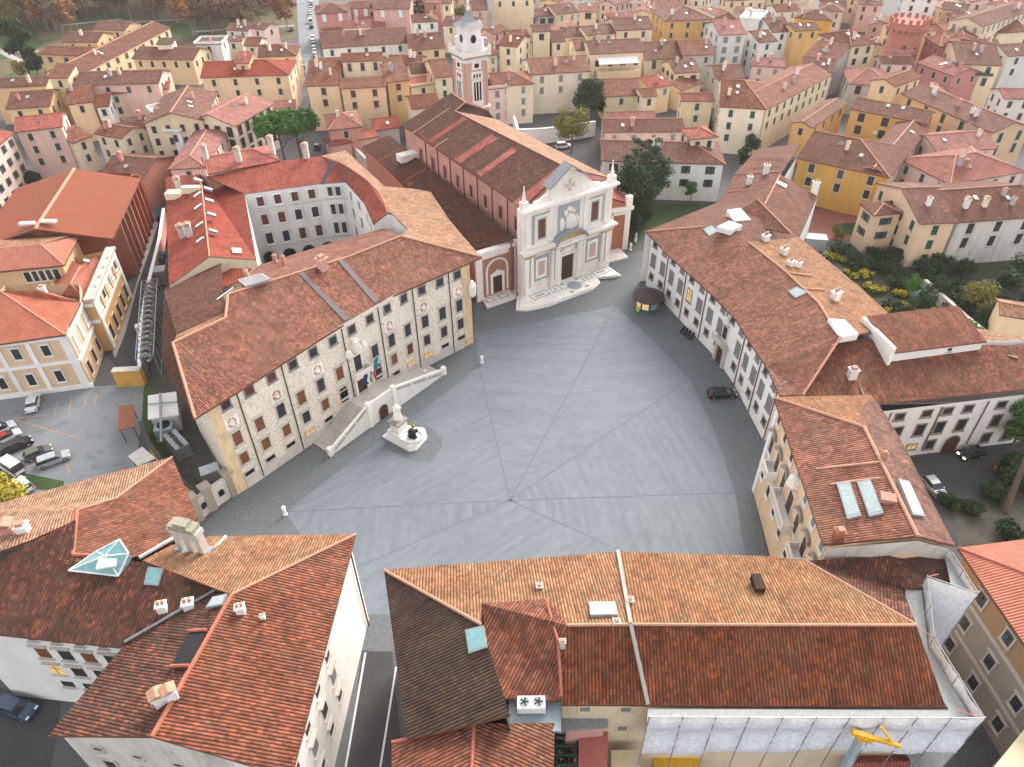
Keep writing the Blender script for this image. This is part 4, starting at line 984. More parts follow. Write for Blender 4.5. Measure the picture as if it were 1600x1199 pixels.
walls(wg,[(_wl.x,_wl.y,9.8),(P(1600,689.5).x,P(1600,689.5).y,9.8),(P(1690,678).x,P(1690,678).y,9.8),(Wg['r2'].x,Wg['r2'].y,12),(Wg['r0'].x,Wg['r0'].y,12.4)],'w_palewhite',0)
w0,w1=P(1422,712),P(1600,689.5); wd=(w1-w0).normalized(); wn=V((wd.y,-wd.x,0)); wrz=math.atan2(wd.y,wd.x); WLn=(w1-w0).length
def wf(t,z,o=.02): return V((w0.x+wd.x*t+wn.x*o,w0.y+wd.y*t+wn.y*o,z))
def wpx(x,y): q=onplane(x,y,w0,wn); return (q-w0).dot(wd)
for x,y in((1412,636),(1455,631),(1488,627),(1521,622),(1574,615)): window(wg,wf(wpx(x,y),8.45),wrz,1.35,1.15,'dark','pietra')
for x,y in((1405,666),(1442,660),(1473,656),(1508,650),(1563,643),(1610,637)): window(wg,wf(wpx(x,y),5.3),wrz,1.35,2.1,'glass','pietra')
for k,(x,y) in enumerate(((1430,685),(1457,685),(1545,674),(1578,670),(1612,665))): window(wg,wf(wpx(x,y),1.95),wrz,1.35,.9 if k==0 else 1.7,'warm' if k==0 else 'dark','pietra')
inst('door',winmesh('arch',2.3,3.2,('door','stone')),wg,wf(wpx(1485,692),1.6,.1),wrz)
for t in(wpx(1390,650),wpx(1465,650),wpx(1535,645)): mb=MB(); mb.tube(wf(t,1.2,.14),wf(t,9.4,.14),.09,6); mb.build('drain_pipe','sh_brown',wg)
fw=[Wg['a'],Wg['b'],Wg['r0']]
q=onface(fw,1330,590); chimney(wgr,(q.x,q.y,q.z),1.6,'w_palewhite',.1,2,.9)
# long attic box
AB=[onface(fw,1386,566),onface(fw,1531,546.5)]
d=(AB[1]-AB[0]); d.z=0; Lb=d.length; d.normalize(); n=V((-d.y,d.x,0)); b0_=AB[0]; zt=b0_.z+1.7
cs=[b0_,b0_+d*Lb,b0_+d*Lb+n*7,b0_+n*7]
walls(wg,[(cs[0].x,cs[0].y,zt),(cs[1].x,cs[1].y,zt),(cs[2].x,cs[2].y,zt+1.5),(cs[3].x,cs[3].y,zt+1.5)],'w_palewhite',9.5)
rr_=[cs[0]-n*.3-d*.0,cs[1]-n*.3+d*.2,cs[2],cs[3]]
rr_=[V((p.x,p.y,zt+.15 if i<2 else zt+1.75)) for i,p in enumerate(rr_)]
roof(wg,[rr_],'tile_old')
mb=MB(); mb.box(cs[0].lerp(cs[3],.5)+V((0,0,1.3))-d*.1,(.5,8,3.2),0,math.atan2(d.y,d.x)); mb.build('parapet','w_palewhite',wg)
pq=cs[0].lerp(cs[1],.65); window(wg,(pq.x-n.x*.02,pq.y-n.y*.02,zt-.75),math.atan2(d.y,d.x),.6,.5,'dark',None,1)
# low tiled roofs behind the attic
roof(wg,[[P(1430,503,11.5),P(1512,500,11.5),P(1487,484,10),P(1434,494,10)]],'tile_pale')
roof(wg,[[P(1520,512,10.8),P(1600,528,10),P(1590,560,11.5),P(1535,545,11.5)]],'tile_pale')
# ================================================================ orange pink palace with balconies
op=thing('balcony_palace','orange plastered palace with arched balcony doors and long roof lights on the right','building',P(1190,800),None)
O=RV(); zo=16.9
O.e('a',1209,621,zo); O.e('b',1287,851,zo)
for k,x,y in(('r0',1350,667.5),('r1',1434,838)): O.p(k,x,y,'a','b',.33)
print('op',O['a'],O['b'],O['r0'],O['r1'])
O.e('t1',1362,617,zo); O.e('t2',1344,645,zo+1.6); O.e('c',1492,852,zo); O.e('s',1405,682,zo); O.e('s2',1374,633,zo)
orf=roof(op,O.f('a b r1 r0'),'tile_old',th=.3,ridges=[(O['a'],O['r0']),(O['r0'],O['r1'])],rr=.2)
roof(op,O.f('a r0 t2 t1'),'tile_pale',th=.3)
roof(op,O.f('t1 t2 r0 r1 c s s2'),'tile_brown',th=.3)
k0=P(1176,766); ov_=O['a']-k0; ov_.z=0
ab=(O['b']-O['a']); ab.z=0; abl=ab.length; abd=ab/abl; abn=V((abd.y,-abd.x,0)); abn=abn if abn.x<0 else -abn
k1=k0+abd*abl
walls(op,[(k0.x,k0.y,zo),(k1.x,k1.y,zo),(O['r1'].x,O['r1'].y+.3,O['r1'].z-.2),(O['c'].x-.8,O['c'].y+.3,zo),(O['s'].x-.8,O['s'].y,zo),(O['s2'].x-.8,O['s2'].y-.8,zo),(O['t1'].x-.5,O['t1'].y-.8,zo)],'w_peach',0)
mb=MB(); pk=[O['b']+V((.4,-.25,-.3)),O['r1']+V((0,-.25,-.4)),O['c']+V((-.5,-.25,-.3))]
mb.face([pk[0],V((pk[0].x,pk[0].y,12)),V((pk[2].x,pk[2].y,12)),pk[2],pk[1]]); mb.build('gable_wall','w_stain',op)
orz=math.atan2(abn.x,-abn.y); odd=V((math.cos(orz),math.sin(orz),0))
def of(t,z,o=.02): p=k0+abd*t+abn*o; return V((p.x,p.y,z))
for i in range(7):
    t=1.9+i*(abl-3.4)/6
    window(op,of(t,14.9),orz,1.0,1.3,'brown' if i<3 else 'greyc','w_white')
    if i not in(3,): 
        w_=window(op,of(t,10.6),orz,1.3,2.8,'brown','w_white'); 
        mb=MB(); 
        for k in range(6):
            a1=math.pi*k/6; a2=math.pi*(k+1)/6
            mb.tube(of(t,12.2,.3)+odd*1.1*math.cos(a1)+V((0,0,.7*math.sin(a1))),of(t,12.2,.3)+odd*1.1*math.cos(a2)+V((0,0,.7*math.sin(a2))),.22,6)
        mb.build('hood_mould','pietra',op)
    window(op,of(t,5.4),orz,1.1,1.8,'dark','w_white')
for t in(1.9+1*(abl-3.4)/6,1.9+3*(abl-3.4)/6,1.9+5*(abl-3.4)/6):
    big=1 if abs(t-abl/2)<1.5 else 0
    mb=MB(); wdt=6.0 if big else 2.4
    mb.box(of(t,8.9,.7),(wdt,1.5,.3),0,orz)
    for k in range(int(wdt/.35)): mb.box(of(t,9.5,1.38)+odd*(-wdt/2+.2+k*.35),(.14,.14,.9),0,orz)
    mb.box(of(t,10.0,1.38),(wdt,.22,.16),0,orz); 
    for s in(-1,1): mb.box(of(t,9.5,.75)+odd*s*(wdt/2-.08),(.16,1.3,1.1),0,orz); mb.box(of(t,8.4,.5)+odd*s*(wdt/2-.4),(.3,.8,.8),0,orz)
    mb.build('balcony','marble',op)
window(op,of(1.9+3*(abl-3.4)/6,10.7),orz,1.7,3.4,'brown','w_white',hood=True)
mb=MB(); mb.lathe(of(abl*.5,13.9,.25),[(.2,-.9),(.9,-.3),(.8,.6),(.3,1.1)],9); mb.build('coat_of_arms','marble',op)
mb=MB(); mb.box(of(.35,8.3,.05),(.9,.14,16.4),0,orz); mb.build('quoin','w_palewhite',op)
fo=[O['a'],O['b'],O['r0']]
for pts in([(1307,757),(1328,754),(1346,808),(1324,813)],[(1339,755),(1360,751),(1381,804),(1358,809)]):
    q=[onface(fo,*p) for p in pts]; skylight(orf,q,mat='skylight',up=.25)
fo2=[O['r0'],O['r1'],O['c']]
skylight(orf,[onface(fo2,*p) for p in((1401,750),(1418,754),(1443,809),(1424,806))],mat='white_paint',up=.25)
for x,y,s in((1310,838,1.3),(1381,713,.8)): q=onface(fo,x,y); chimney(orf,(q.x,q.y,q.z),s,'w_terra',0,2,.6)
mb=MB(); q=onface(fo,1387,780); mb.box(q+V((0,0,.1)),(1.5,1.2,.6),0,-.3); mb.build('dormer','w_terra',orf)
mb=MB(); mb.tube(onface(fo,1275,733),onface(fo,1378,722),.15,6); mb.tube(onface(fo,1298,757),onface(fo,1376,747),.15,6); mb.build('ridge_course','ridge_tile',orf)
# ================================================================ scaffolded building, bottom right
plain('netting',(.72,.72,.76),.75); plain('net_top',(.80,.79,.77),.7); plain('deck',(.40,.42,.42),.8); plain('yellow_paint',(.75,.42,.03),.5); plain('blue_grey',(.30,.36,.40),.5)
br=thing('scaffolded_building','large tiled building wrapped in white scaffold netting at the bottom of the square','building',P(1100,1100),None)
X=RV(); zb=15.5
X.e('a',600,891,zb); X.e('b',965,862,zb); X.e('m',1196,869,zb); X.e('c',1258,876,zb)
for k,x,y in(('h',752,976),('r1',886,977),('r2',985,976),('u1',752,943),('u2',853,936)): X.p(k,x,y,'a','b',-.30)
X.e('r3',1432,977,X['r2'].z); zrr=X['r2'].z
X.e('s1',878,1101,zb-.3); X.e('s2',1012,1102,zb-.3); X.e('s3',1477,1104,zb-.3); X.e('d2',636,1156,zb); X.p('d1',797,1118,'d2','a',-.3); X.p('hW',752,976,'d2','a',-.3); print('hip',X['h'],X['hW'],X['d1'])
print('br ridge',zrr,X['r1'],X['r3'])
brf=roof(br,[[X['a'],X['b'],X['r2'],X['r1'],X['u2'],X['u1'],X['h']]],'tile_pale',th=.3,ridges=[(X['a'],X['h']),(X['r1'],X['r2'])],rr=.16)
brg=roof(br,[[X['b'],X['m'],X['c'],X['r3'],X['r2']]],'tile_pale',th=.3,ridges=[(X['r2'],X['r3']),(X['c'],X['r3'])],rr=.14)
brs=roof(br,X.f('r2 r3 s3 s2','r1 r2 s2 s1'),'tile_old',th=.3)
roof(br,[[X['a'],X['h'],X['d1'],X['d2']]],'tile_shaded',th=.3)
X.e('u4',772,1090,zb-.2)
roof(br,[[X['u1'],X['u2'],X['r1'],X['s1']+V((0,.3,.1)),X['u4']]],'tile_old',th=.3)
mb=MB(); 
for p,q in(((853,937),(872,1002)),((872,1002),(877,1088))): mb.tube(P(*p,X['r1'].z-.4 if p[1]<950 else X['r1'].z-.5),P(*q,X['r1'].z-.5 if q[1]<1050 else zb+.15),.14,6)
mb.build('ridge_course','ridge_red',brf)
mb=MB(); mb.face([X['h']-V((0,0,.1)),X['d1']-V((0,0,.1)),V((X['d1'].x,X['d1'].y,13)),V((X['h'].x,X['h'].y,13))]); mb.build('step_wall','w_stain',br)
X.e('u5',872,1000,X['r1'].z-.3)
X.e('e1',1391,868,zb+.6); X.e('e2',1411,921,zb-.4)
roof(br,[[X['c'],X['e1'],X['e2'],X['r3']]],'tile_dark',th=.3)
roof(br,[[P(1391,869,zb+.4),P(1478,870,zb-.6),P(1485,925,zb-.8),P(1409,917,zb)]],'tile_dark',th=.3)
qq=inset([X[k] for k in('a','c','r3','s3','s2','s1','d1','d2')],.6); zz=[zb-.2]*8; zz[2]=zrr-.5
oq=[6,7,0,1,2,3,4,5]; walls(br,[(qq[k].x,qq[k].y,zz[k]) for k in oq],'w_cream',0,closed=False)
mb=MB(); 
for p,q in((X['b'],X['r2']),(X['r2'],X['s2'])):
    d=(q-p); mb.box((p+q)/2+V((0,0,.12)),(.32,d.length,.3),0,0,d.to_track_quat('Y','Z').to_matrix())
mb.build('party_wall','concrete',brf)
fS=[X['r2'],X['r3'],X['s3']]; fN=[X['a'],X['b'],X['r2']]; fE=[X['b'],X['m'],X['r3']]
skylight(brf,[onface(fN,x,y) for x,y in((920,944),(962,944),(965,964),(922,965))],mat='white_paint',up=.3)
for x,y,s in((843,918,.8),(963,974,.8),(984,940,.8)): q=onface(fN,x,y); chimney(brf,(q.x,q.y,q.z-.1),s,'w_palewhite',0,2,.55)
mb=MB(); q=onface(fE,1183,915); mb.box(q+V((0,0,.25)),(.9,1.7,.9)); o=mb.build('dormer','tile_dark',brg)
q=P(879,1006,zb+2.4); chimney(brf,(q.x,q.y,q.z),.7,'w_grey',0,2,.6)
fW=[X['a'],X['h'],X['d1']]
skylight(brf,[onface(fW,x,y) for x,y in((727,985),(756,978),(762,1012),(733,1022))],mat='glass_teal')
# lower south parts: small hip roof, terrace with fan unit, annex roof
low=thing('low_annex','low tiled annex with a roof terrace below the dark hip roof','building',P(760,1199,0),None)
L=RV(); 
for k,x,y,z in(('a',612,1160,14.6),('b',741,1131,16.2),('c',867,1130,14.2),('d',865,1230,13.6),('e',735,1235,16.0),('f',612,1240,14)): L.e(k,x,y,z)
roof(low,L.f('a b e f','b c d e'),'tile_old',ridges=[(L['b'],L['e']),(L['a'],L['b'])],rmat='ridge_red')
walls(low,[(p.x,p.y,p.z) for p in inset(L.xy('a b c d e f'),.3) and [V((q.x,q.y,13.4)) for q in inset(L.xy('a c d f'),.4)]],'w_salmon',0)
mb=MB(); tz=14.2
mb.slab([P(795,1092,tz),P(876,1090,tz),P(877,1143,tz),P(795,1140,tz)][::-1],.3,0); o=mb.build('terrace','blue_grey',low)
mb=MB(); ra=[P(797,1092,tz),P(876,1091,tz),P(877,1141,tz)]
for p,q in zip(ra,ra[1:]): mb.tube(p+V((0,0,.9)),q+V((0,0,.9)),.05,6); [mb.tube(p.lerp(q,k/5),p.lerp(q,k/5)+V((0,0,.9)),.03,6) for k in range(6)]
mb.build('railing','metal_dark',low)
ac=thing('fan_unit','white air conditioning unit with two fans on the roof terrace','fan unit',P(832,1112,tz),None)
mb=MB(); c=P(830,1108,tz); mb.box(c+V((0,0,.75)),(2.4,1.1,1.0)); mb.build('housing','white_paint',ac)
mb=MB(); 
for s in(-1,1): mb.cyl(c+V((s*.6,0,1.25)),.43,.06,20)
mb.build('fan_guard','blue_grey',ac)
for s in(-1,1):
    mb=MB()
    for k in range(5): a=k*2*math.pi/5; mb.box(c+V((s*.6+.2*math.cos(a),.2*math.sin(a),1.33)),(.34,.12,.02),0,a)
    mb.build('fan_blade','black',ac)
for sx in(-1,1):
    for sy in(-1,1):
        mb=MB(); mb.box(c+V((sx*1.1,sy*.5,.13)),(.09,.09,.26)); mb.build('leg','metal_grey',ac)
an=thing('annex','dark flat roofed annex beside a walled green yard at the bottom','building',P(915,1150),None)
mb=MB(); q=[P(879,1107,11.5),P(945,1103,11.5),P(951,1135,11.5),P(880,1141,11.5)]; mb.slab(q[::-1] if nrm(q).z<0 else q,.35,0); mb.build('roof','lead',an)
qi=inset(q,.3); walls(an,[(p.x,p.y,11.2) for p in qi],'w_salmon',0)
q=[P(905,1142,9.0),P(950,1140,9.0),P(948,1230,9.0),P(903,1230,9)]; mb=MB(); mb.slab(q[::-1] if nrm(q).z<0 else q,.3,0); mb.build('roof','w_rose',an); qi=inset(q,.2); walls(an,[(p.x,p.y,8.8) for p in qi],'w_salmon',0)
q=[P(955,1172,7.5),P(1000,1172,7.5),P(1000,1240,7.5),P(955,1240,7.5)]; mb=MB(); mb.slab(q[::-1] if nrm(q).z<0 else q,.3,0); mb.build('roof','w_buff',an); qi=inset(q,.2); walls(an,[(p.x,p.y,7.3) for p in qi],'w_cream',0)
aS=qq[5]; bS=qq[4]
for u in(.30,.78):
    for z in(13.4,9.9): p=V((aS.x,aS.y,z)).lerp(V((bS.x,bS.y,z)),u); window(br,p-V((0,.03,0)),0,.9,.9,'greyc','w_cream',1)
# scaffold: poles, decks and white netting
sc=thing('scaffold','white netted scaffold wrapped round the tiled roof at the bottom right','scaffold',P(1300,1150),None)
zt=zb+1.0
ip=[X['s2']+V((0,-.2,0)),X['s3']+V((.3,-.2,0)),X['r3']+V((.6,0,0)),X['e2']+V((.3,.2,0))]
op_=[P(1005,1112,zt),P(1508,1105,zt),P(1446,948,zt),P(1440,928,zt)]
def ring(pts): return [V((p.x,p.y,0)) for p in pts]
I=ring(ip); Oo=ring(op_)
Oo[0]=V((I[0].x-.3,I[0].y-1.5,0)); Oo[1]=V((I[1].x+1.6,I[1].y-1.5,0)); 
Oo[2]=V((I[2].x+1.7,I[2].y,0)); Oo[3]=V((I[3].x+1.7,I[3].y+.2,0))
for i in range(3):
    mb=MB(); a,b,c,d=I[i],I[i+1],Oo[i+1],Oo[i]
    q=[V((p.x,p.y,zb-.5)) for p in(a,b,c,d)]; q=q if nrm(q).z>0 else q[::-1]; mb.slab(q,.12,0); mb.build('deck','deck',sc)
ext=[V((Oo[3].x,Oo[3].y,0)),P(1528,928,zt),P(1483,858,zt)]
ext=[V((p.x,p.y,0)) for p in ext]
line=[Oo[0],Oo[1],Oo[2],Oo[3],ext[1],ext[2]]
rnd=random.Random(3)
for i in range(5):
    a,b=line[i],line[i+1]; l=(b-a).length; k=max(1,int(l/2.5)); d=(b-a)/l; nrm2=V((d.y,-d.x,0))
    for j in range(k):
        p=a+d*l*j/k; q=a+d*l*(j+1)/k
        mb=MB(); nu=7; nv=13; z0=1.0 if i else 10.4+rnd.uniform(-.8,.5); 
        bul=.34
        rows=[]
        for v in range(nv+1):
            z=z0+(zt-z0)*v/nv; row=[]
            for u in range(nu+1):
                s=u/nu; o=bul*math.sin(math.pi*s)*math.sin(math.pi*v/nv*3)+rnd.uniform(-.07,.07); t=p.lerp(q,s)+nrm2*o
                row.append(V((t.x,t.y,z+(-.12*math.sin(math.pi*s) if v==nv else 0))))
            rows.append(row)
        for v in range(nv):
            for u in range(nu): mb.face([rows[v][u],rows[v][u+1],rows[v+1][u+1],rows[v+1][u]],1 if v>=nv-1 else 0)
        o=mb.build('netting',['netting','net_top'],sc,smooth=True); weld(o)
        mb=MB(); mb.tube((p.x,p.y,0),(p.x,p.y,zt+.3),.05,6); mb.build('pole','metal_grey',sc)
        if i in(1,2,3,4) and j%2==0:
            ii=p-nrm2*1.4
            mb=MB(); mb.tube((p.x,p.y,zt),(ii.x+d.x*1.2,ii.y+d.y*1.2,zt-.6),.05,6); mb.build('brace','w_rose',sc)
    mb=MB(); mb.tube((a.x,a.y,zt+.1),(b.x,b.y,zt+.1),.05,6); mb.build('ledger','metal_grey',sc)
mb=MB(); q=[V((p.x,p.y,zt-.05)) for p in(P(1412,921,zt),P(1487,925,zt),P(1528,928,zt),P(1483,858,zt),P(1470,868,zt),P(1485,920,zt))]
q2=[P(1487,918,zb),P(1524,926,zb),P(1483,862,zb),P(1476,868,zb)]; mb.slab(q2 if nrm(q2).z>0 else q2[::-1],.12,0); mb.build('deck','deck',sc)
# crane arm in front of the netting
cr_=thing('crane','yellow crane arm on a grey blue mast in front of the white netting','crane',P(1300,1215,0),None)
e0=P(1312,1215,11.0); e1=P(1343,1156,14.6)
mb=MB(); mb.tube((e0.x,e0.y,0),e0,.5,8); mb.tube(e0,e1,.42,4,0,.34); mb.build('mast','blue_grey',cr_)
f0_=P(1331,1144,15.6); f1_=P(1407,1166,15.2)
mb=MB(); mb.tube(f0_,f1_,.32,4,0,.18); mb.tube(e1,f0_.lerp(f1_,.2),.3,6); mb.box(f0_.lerp(f1_,.28)-V((0,0,.3)),(1.2,.6,.5),0,-.2); mb.build('arm','yellow_paint',cr_)
mb=MB(); mb.tube(f0_.lerp(f1_,.85),P(1377,1136,16.4),.12,6); mb.build('jib','yellow_paint',cr_)
ys=thing('site_container','yellow and grey site container at the foot of the netting','container',P(1055,1199),None)
c=P(1058,1200,3.5); mb=MB(); mb.box((c.x,c.y,1.9),(4.2,2.4,3.2)); mb.build('body','yellow_paint',ys)
mb=MB(); mb.box((c.x,c.y,3.6),(4.4,2.6,.2)); mb.build('roof','yellow_paint',ys); mb=MB(); mb.box((c.x-1,c.y-1.22,1.8),(1.0,.06,2.2)); mb.build('door','metal_grey',ys)
rs=thing('site_shed','small shed with red tiled roof below the crane','shed',P(1370,1199),None)
q=[P(1322,1180,4.2),P(1416,1178,4.2),P(1420,1215,4.2),P(1318,1220,4.2)]; m0=q[0].lerp(q[3],.5)+V((0,0,.9)); m1=q[1].lerp(q[2],.5)+V((0,0,.9))
roof(rs,[[q[0],q[1],m1,m0],[q[3],q[2],m1,m0]],'tile_red'); qi=inset(q,.3); walls(rs,[(p.x,p.y,4.3) for p in qi],'w_grey',0)
# ================================================================ orange building, right edge
ob=thing('orange_building','orange building with bright red tiled roof and small paned windows at the right edge','building',P(1560,1000),None)
Y=RV(); Y.e('a',1497,856,13.5); Y.e('b',1640,1063,13.5); Y.p('r',1660,918,'a','b',.36); Y.e('c',1700,830,13.5); Y.e('d',1560,846,13.5)
Y.e('r0',1600,893,Y['r'].z-1.0)
roof(ob,[[Y['a'],Y['b'],Y['r']],[Y['a'],Y['r'],Y['c']]],'tile_new',ridges=[(Y['a'],Y['r'])],rmat='ridge_red',th=.35)
d=(Y['b']-Y['a']); d.z=0; Lq=d.length; d.normalize(); n=V((d.y,-d.x,0)); n=n if n.x<0 else -n
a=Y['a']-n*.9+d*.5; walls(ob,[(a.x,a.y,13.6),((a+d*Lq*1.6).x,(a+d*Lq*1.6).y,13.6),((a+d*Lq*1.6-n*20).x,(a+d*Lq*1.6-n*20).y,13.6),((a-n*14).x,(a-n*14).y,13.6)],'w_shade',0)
rz=math.atan2(n.x,-n.y)
for i in range(6):
    for z in(11.0,6.6,2.4):
        p=a+d*(4.2+i*4.4)+n*.03; window(ob,(p.x,p.y,z),rz,1.15,1.7,'glass','stone',hood=True)
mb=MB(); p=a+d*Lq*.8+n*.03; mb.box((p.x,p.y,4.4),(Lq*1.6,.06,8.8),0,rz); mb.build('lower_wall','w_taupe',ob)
for z in(9.0,4.6):
    mb=MB(); p=a+d*Lq*.8+n*.1; mb.box((p.x,p.y,z),(Lq*1.6,.3,.35),0,rz); mb.build('string_course','stone',ob)
sb=thing('salmon_building','salmon plastered building corner with stone bands at the bottom right edge','building',P(1600,1150),None)
q=[P(1540,1215,8.5),P(1610,1128,8.5),P(1700,1150,8.5),P(1640,1260,8.5)]; mb=MB(); mb.slab(q if nrm(q).z>0 else q[::-1],.3,0); mb.build('roof','w_buff',sb); qi=inset(q,.2); walls(sb,[(p.x,p.y,8.4) for p in qi],'w_salmon',0)
# ================================================================ building with bell gable, bottom left
bl=thing('bellcote_building','white walled building with steep patched tile roofs and a stone bell gable, bottom left','building',P(400,1000),None)
B_=RV(); zl_=15.0
B_.e('p',556,835,zl_); B_.e('q',325,838,zl_); B_.p('r',362,929,'q','p',-.34); B_.p('q2',268,852,'q','p',-.34); B_.p('q3',222,876,'q','p',-.34)
B_.e('s',455,1215,zl_)
B_.p('t',237,1151,'p','s',.34); B_.p('rE',362,929,'p','s',.34)
print('bl r',B_['r'],B_['rE'],B_['t'])
B_['r'].z=B_['rE'].z; B_['r']=P(362,929,B_['rE'].z)
B_.e('w',75,1150,zl_-.5); B_.e('v',191,1012,zl_-.5); B_.e('x',-90,982,zl_-.5)
B_.p('y1',345,919,'x','v',.36); B_.p('y2',222,878,'x','v',.36); B_.p('y3',113,870,'x','v',.36); B_.p('y4',117,812,'x','v',.36); B_.p('y5',-20,885,'x','v',.36)
print('y',[(k,B_[k].z) for k in('y1','y2','y3','y4','y5')])
B_.e('e1',269,714,13.6); B_.e('e2',309,808,13.6)
for k,x,y in(('f1',285,830),('f2',262,851),('f3',205,872),('f4',114,868),('f5',121,797),('f6',181,779)): B_.p(k,x,y,'e1','e2',.30)
print('f',[(k,B_[k].z) for k in('f1','f2','f3','f4','f5','f6')])
B_.e('n0',-60,802,13.6)
for k,x,y in(('g1',117,813),('g2',52,843),('g3',-20,868)): B_.p(k,x,y,'n0','e1',-.34)
print('g',[(k,B_[k].z) for k in('g1','g2','g3')])
r1=roof(bl,[[B_['q'],B_['p'],B_['r']],[B_['q'],B_['r'],B_['q3'],B_['q2']]],'tile_pale',th=.3,ridges=[(B_['p'],B_['r'])])
r2=roof(bl,[[B_['p'],B_['s'],B_['t'],B_['r']]],'tile_old',th=.3,ridges=[(B_['r'],B_['t'])],rr=.2,rmat='ridge_red')
r3=roof(bl,[[B_['r'],B_['t'],B_['w'],B_['v'],B_['y1']]],'tile_dark',th=.3)
r4=roof(bl,[[B_['x'],B_['v'],B_['y1'],B_['y2'],B_['y3'],B_['y4'],B_['y5']]],'tile_dark',th=.3)
r5=roof(bl,[[B_['e1'],B_['e2'],B_['f1'],B_['f2'],B_['f3'],B_['f4'],B_['f5'],B_['f6']]],'tile_old',th=.3,ridges=[(B_['e1'],B_['f6']),(B_['f6'],B_['f5'])])
r6=roof(bl,[[B_['n0'],B_['e1'],B_['f6'],B_['f5'],B_['g1'],B_['g2'],B_['g3']]],'tile_pale',th=.3)
W_=[(B_['p'].x-.6,B_['p'].y-.6,zl_),(B_['q2'].x,B_['q2'].y-.5,zl_),(B_['e2'].x-.8,B_['e2'].y,13.6),(B_['e1'].x-.8,B_['e1'].y-.6,13.6),(B_['n0'].x,B_['n0'].y-.7,13.6),(B_['x'].x,B_['x'].y+.8,zl_-.4),(B_['v'].x+.3,B_['v'].y+.8,zl_-.4),(B_['w'].x+.9,B_['w'].y+.4,zl_-.4),(B_['t'].x,B_['t'].y+.5,B_['t'].z-.2),(B_['s'].x-.8,B_['s'].y,zl_)]
walls(bl,W_,'w_palewhite',0)
g=[B_['w']+V((.9,.3,-.3)),B_['t']+V((0,.3,-.4)),B_['s']+V((-.8,.3,-.3))]
mb=MB(); mb.face([V((g[0].x,g[0].y-.1,0)),V((g[2].x,g[2].y-.1,0)),g[2]-V((0,.1,0)),g[1]-V((0,.1,0)),g[0]-V((0,.1,0))]); mb.build('gable_wall','w_stain',bl)
# east wall windows
e0_,e1_=V((W_[0][0],W_[0][1],0)),V((W_[-1][0],W_[-1][1],0)); 
grid(bl,e0_,e1_,V((-40,40,0)),4,[(12.0,1.0,1.3,'dark'),(8.4,1.1,2.1,['dark','greyc']),(4.6,1.0,1.4,'dark')],1,None,m0=11.5,m1=2,hood=True)
s0_,s1_=V((W_[5][0],W_[5][1],0)),V((W_[6][0],W_[6][1],0))
grid(bl,s0_,s1_,V((-40,60,0)),4,[(12.9,.8,.6,'dark'),(10.4,1.3,1.9,['dark','wood']),(7.2,1.3,1.8,['warm','dark','dark']),(4.2,1.3,.9,'dark')],1,None,m0=8.0,m1=3.3,hood=True)
gv0,gv1=V((g[0].x,g[0].y-.12,0)),V((g[2].x,g[2].y-.12,0))
grid(bl,gv0,gv1,V((-30,60,0)),4,[(13.0,.8,.6,'dark'),(10.0,1.1,1.5,'dark')],1,'stone',m0=3,m1=6)
mb=MB(); mb.tube((W_[0][0]+.15,W_[0][1]-1,.2),(W_[0][0]+.15,W_[0][1]-1,14.8),.1,6); mb.build('drain_pipe','metal_dark',bl)
# roof furniture
fY=[B_['x'],B_['v'],B_['y3']]; fR=[B_['r'],B_['t'],B_['w']]; fE_=[B_['p'],B_['s'],B_['t']]
for x,y,s in((255,953,1.2),(297,950,1.3)): q=onface(fY,x,y); chimney(r4,(q.x,q.y,q.z),s,'w_palewhite',.2,1,.7)
for x,y,s in((377,956,1.1),(411,966,.6)): q=onface(fE_,x,y); chimney(r2,(q.x,q.y,q.z),s,'w_palewhite',.2,1,.7)
for x,y,s in((252,1098,1.3),(270,1090,1.2)): q=onface(fR,x,y); chimney(r3,(q.x,q.y,q.z),s,'w_palewhite',.6,0,.8)
q=onface([B_['n0'],B_['e1'],B_['f6']],20,838); chimney(r6,(q.x,q.y,q.z),1.6,'w_salmon',.2,0,1.0)
q=onface([B_['n0'],B_['e1'],B_['f6']],42,836); chimney(r6,(q.x,q.y,q.z),1.5,'w_palewhite',.2,2,1.0)
skylight(r4,[onface(fY,x,y) for x,y in((232,886),(256,889),(248,916),(225,914))],mat='glass_teal')
skylight(r3,[onface(fR,x,y) for x,y in((333,934),(356,929),(348,946),(322,951))],mat='skylight')
mb=MB(); q=[onface(fR,x,y) for x,y in((297,988),(324,986),(298,1042),(268,1043))]; n=nrm(q); n=n if n.z>0 else -n; q=[p+n*.1 for p in q]; mb.slab(q if nrm(q).z>0 else q[::-1],.06,0); mb.build('roof_opening','black',r3)
for i,j in((3,2),(0,1)):
    mb=MB(); mb.tube(q[i]+n*.1,q[j]+n*.1,.16,6); mb.build('opening_kerb','ridge_red',r3)
mb=MB(); q=[onface(fY,196,1005)+V((0,0,.2)),onface(fY,340,922)+V((0,0,.2))]; mb.tube(q[0],q[1],.14,6); mb.build('valley_strip','lead',r4)
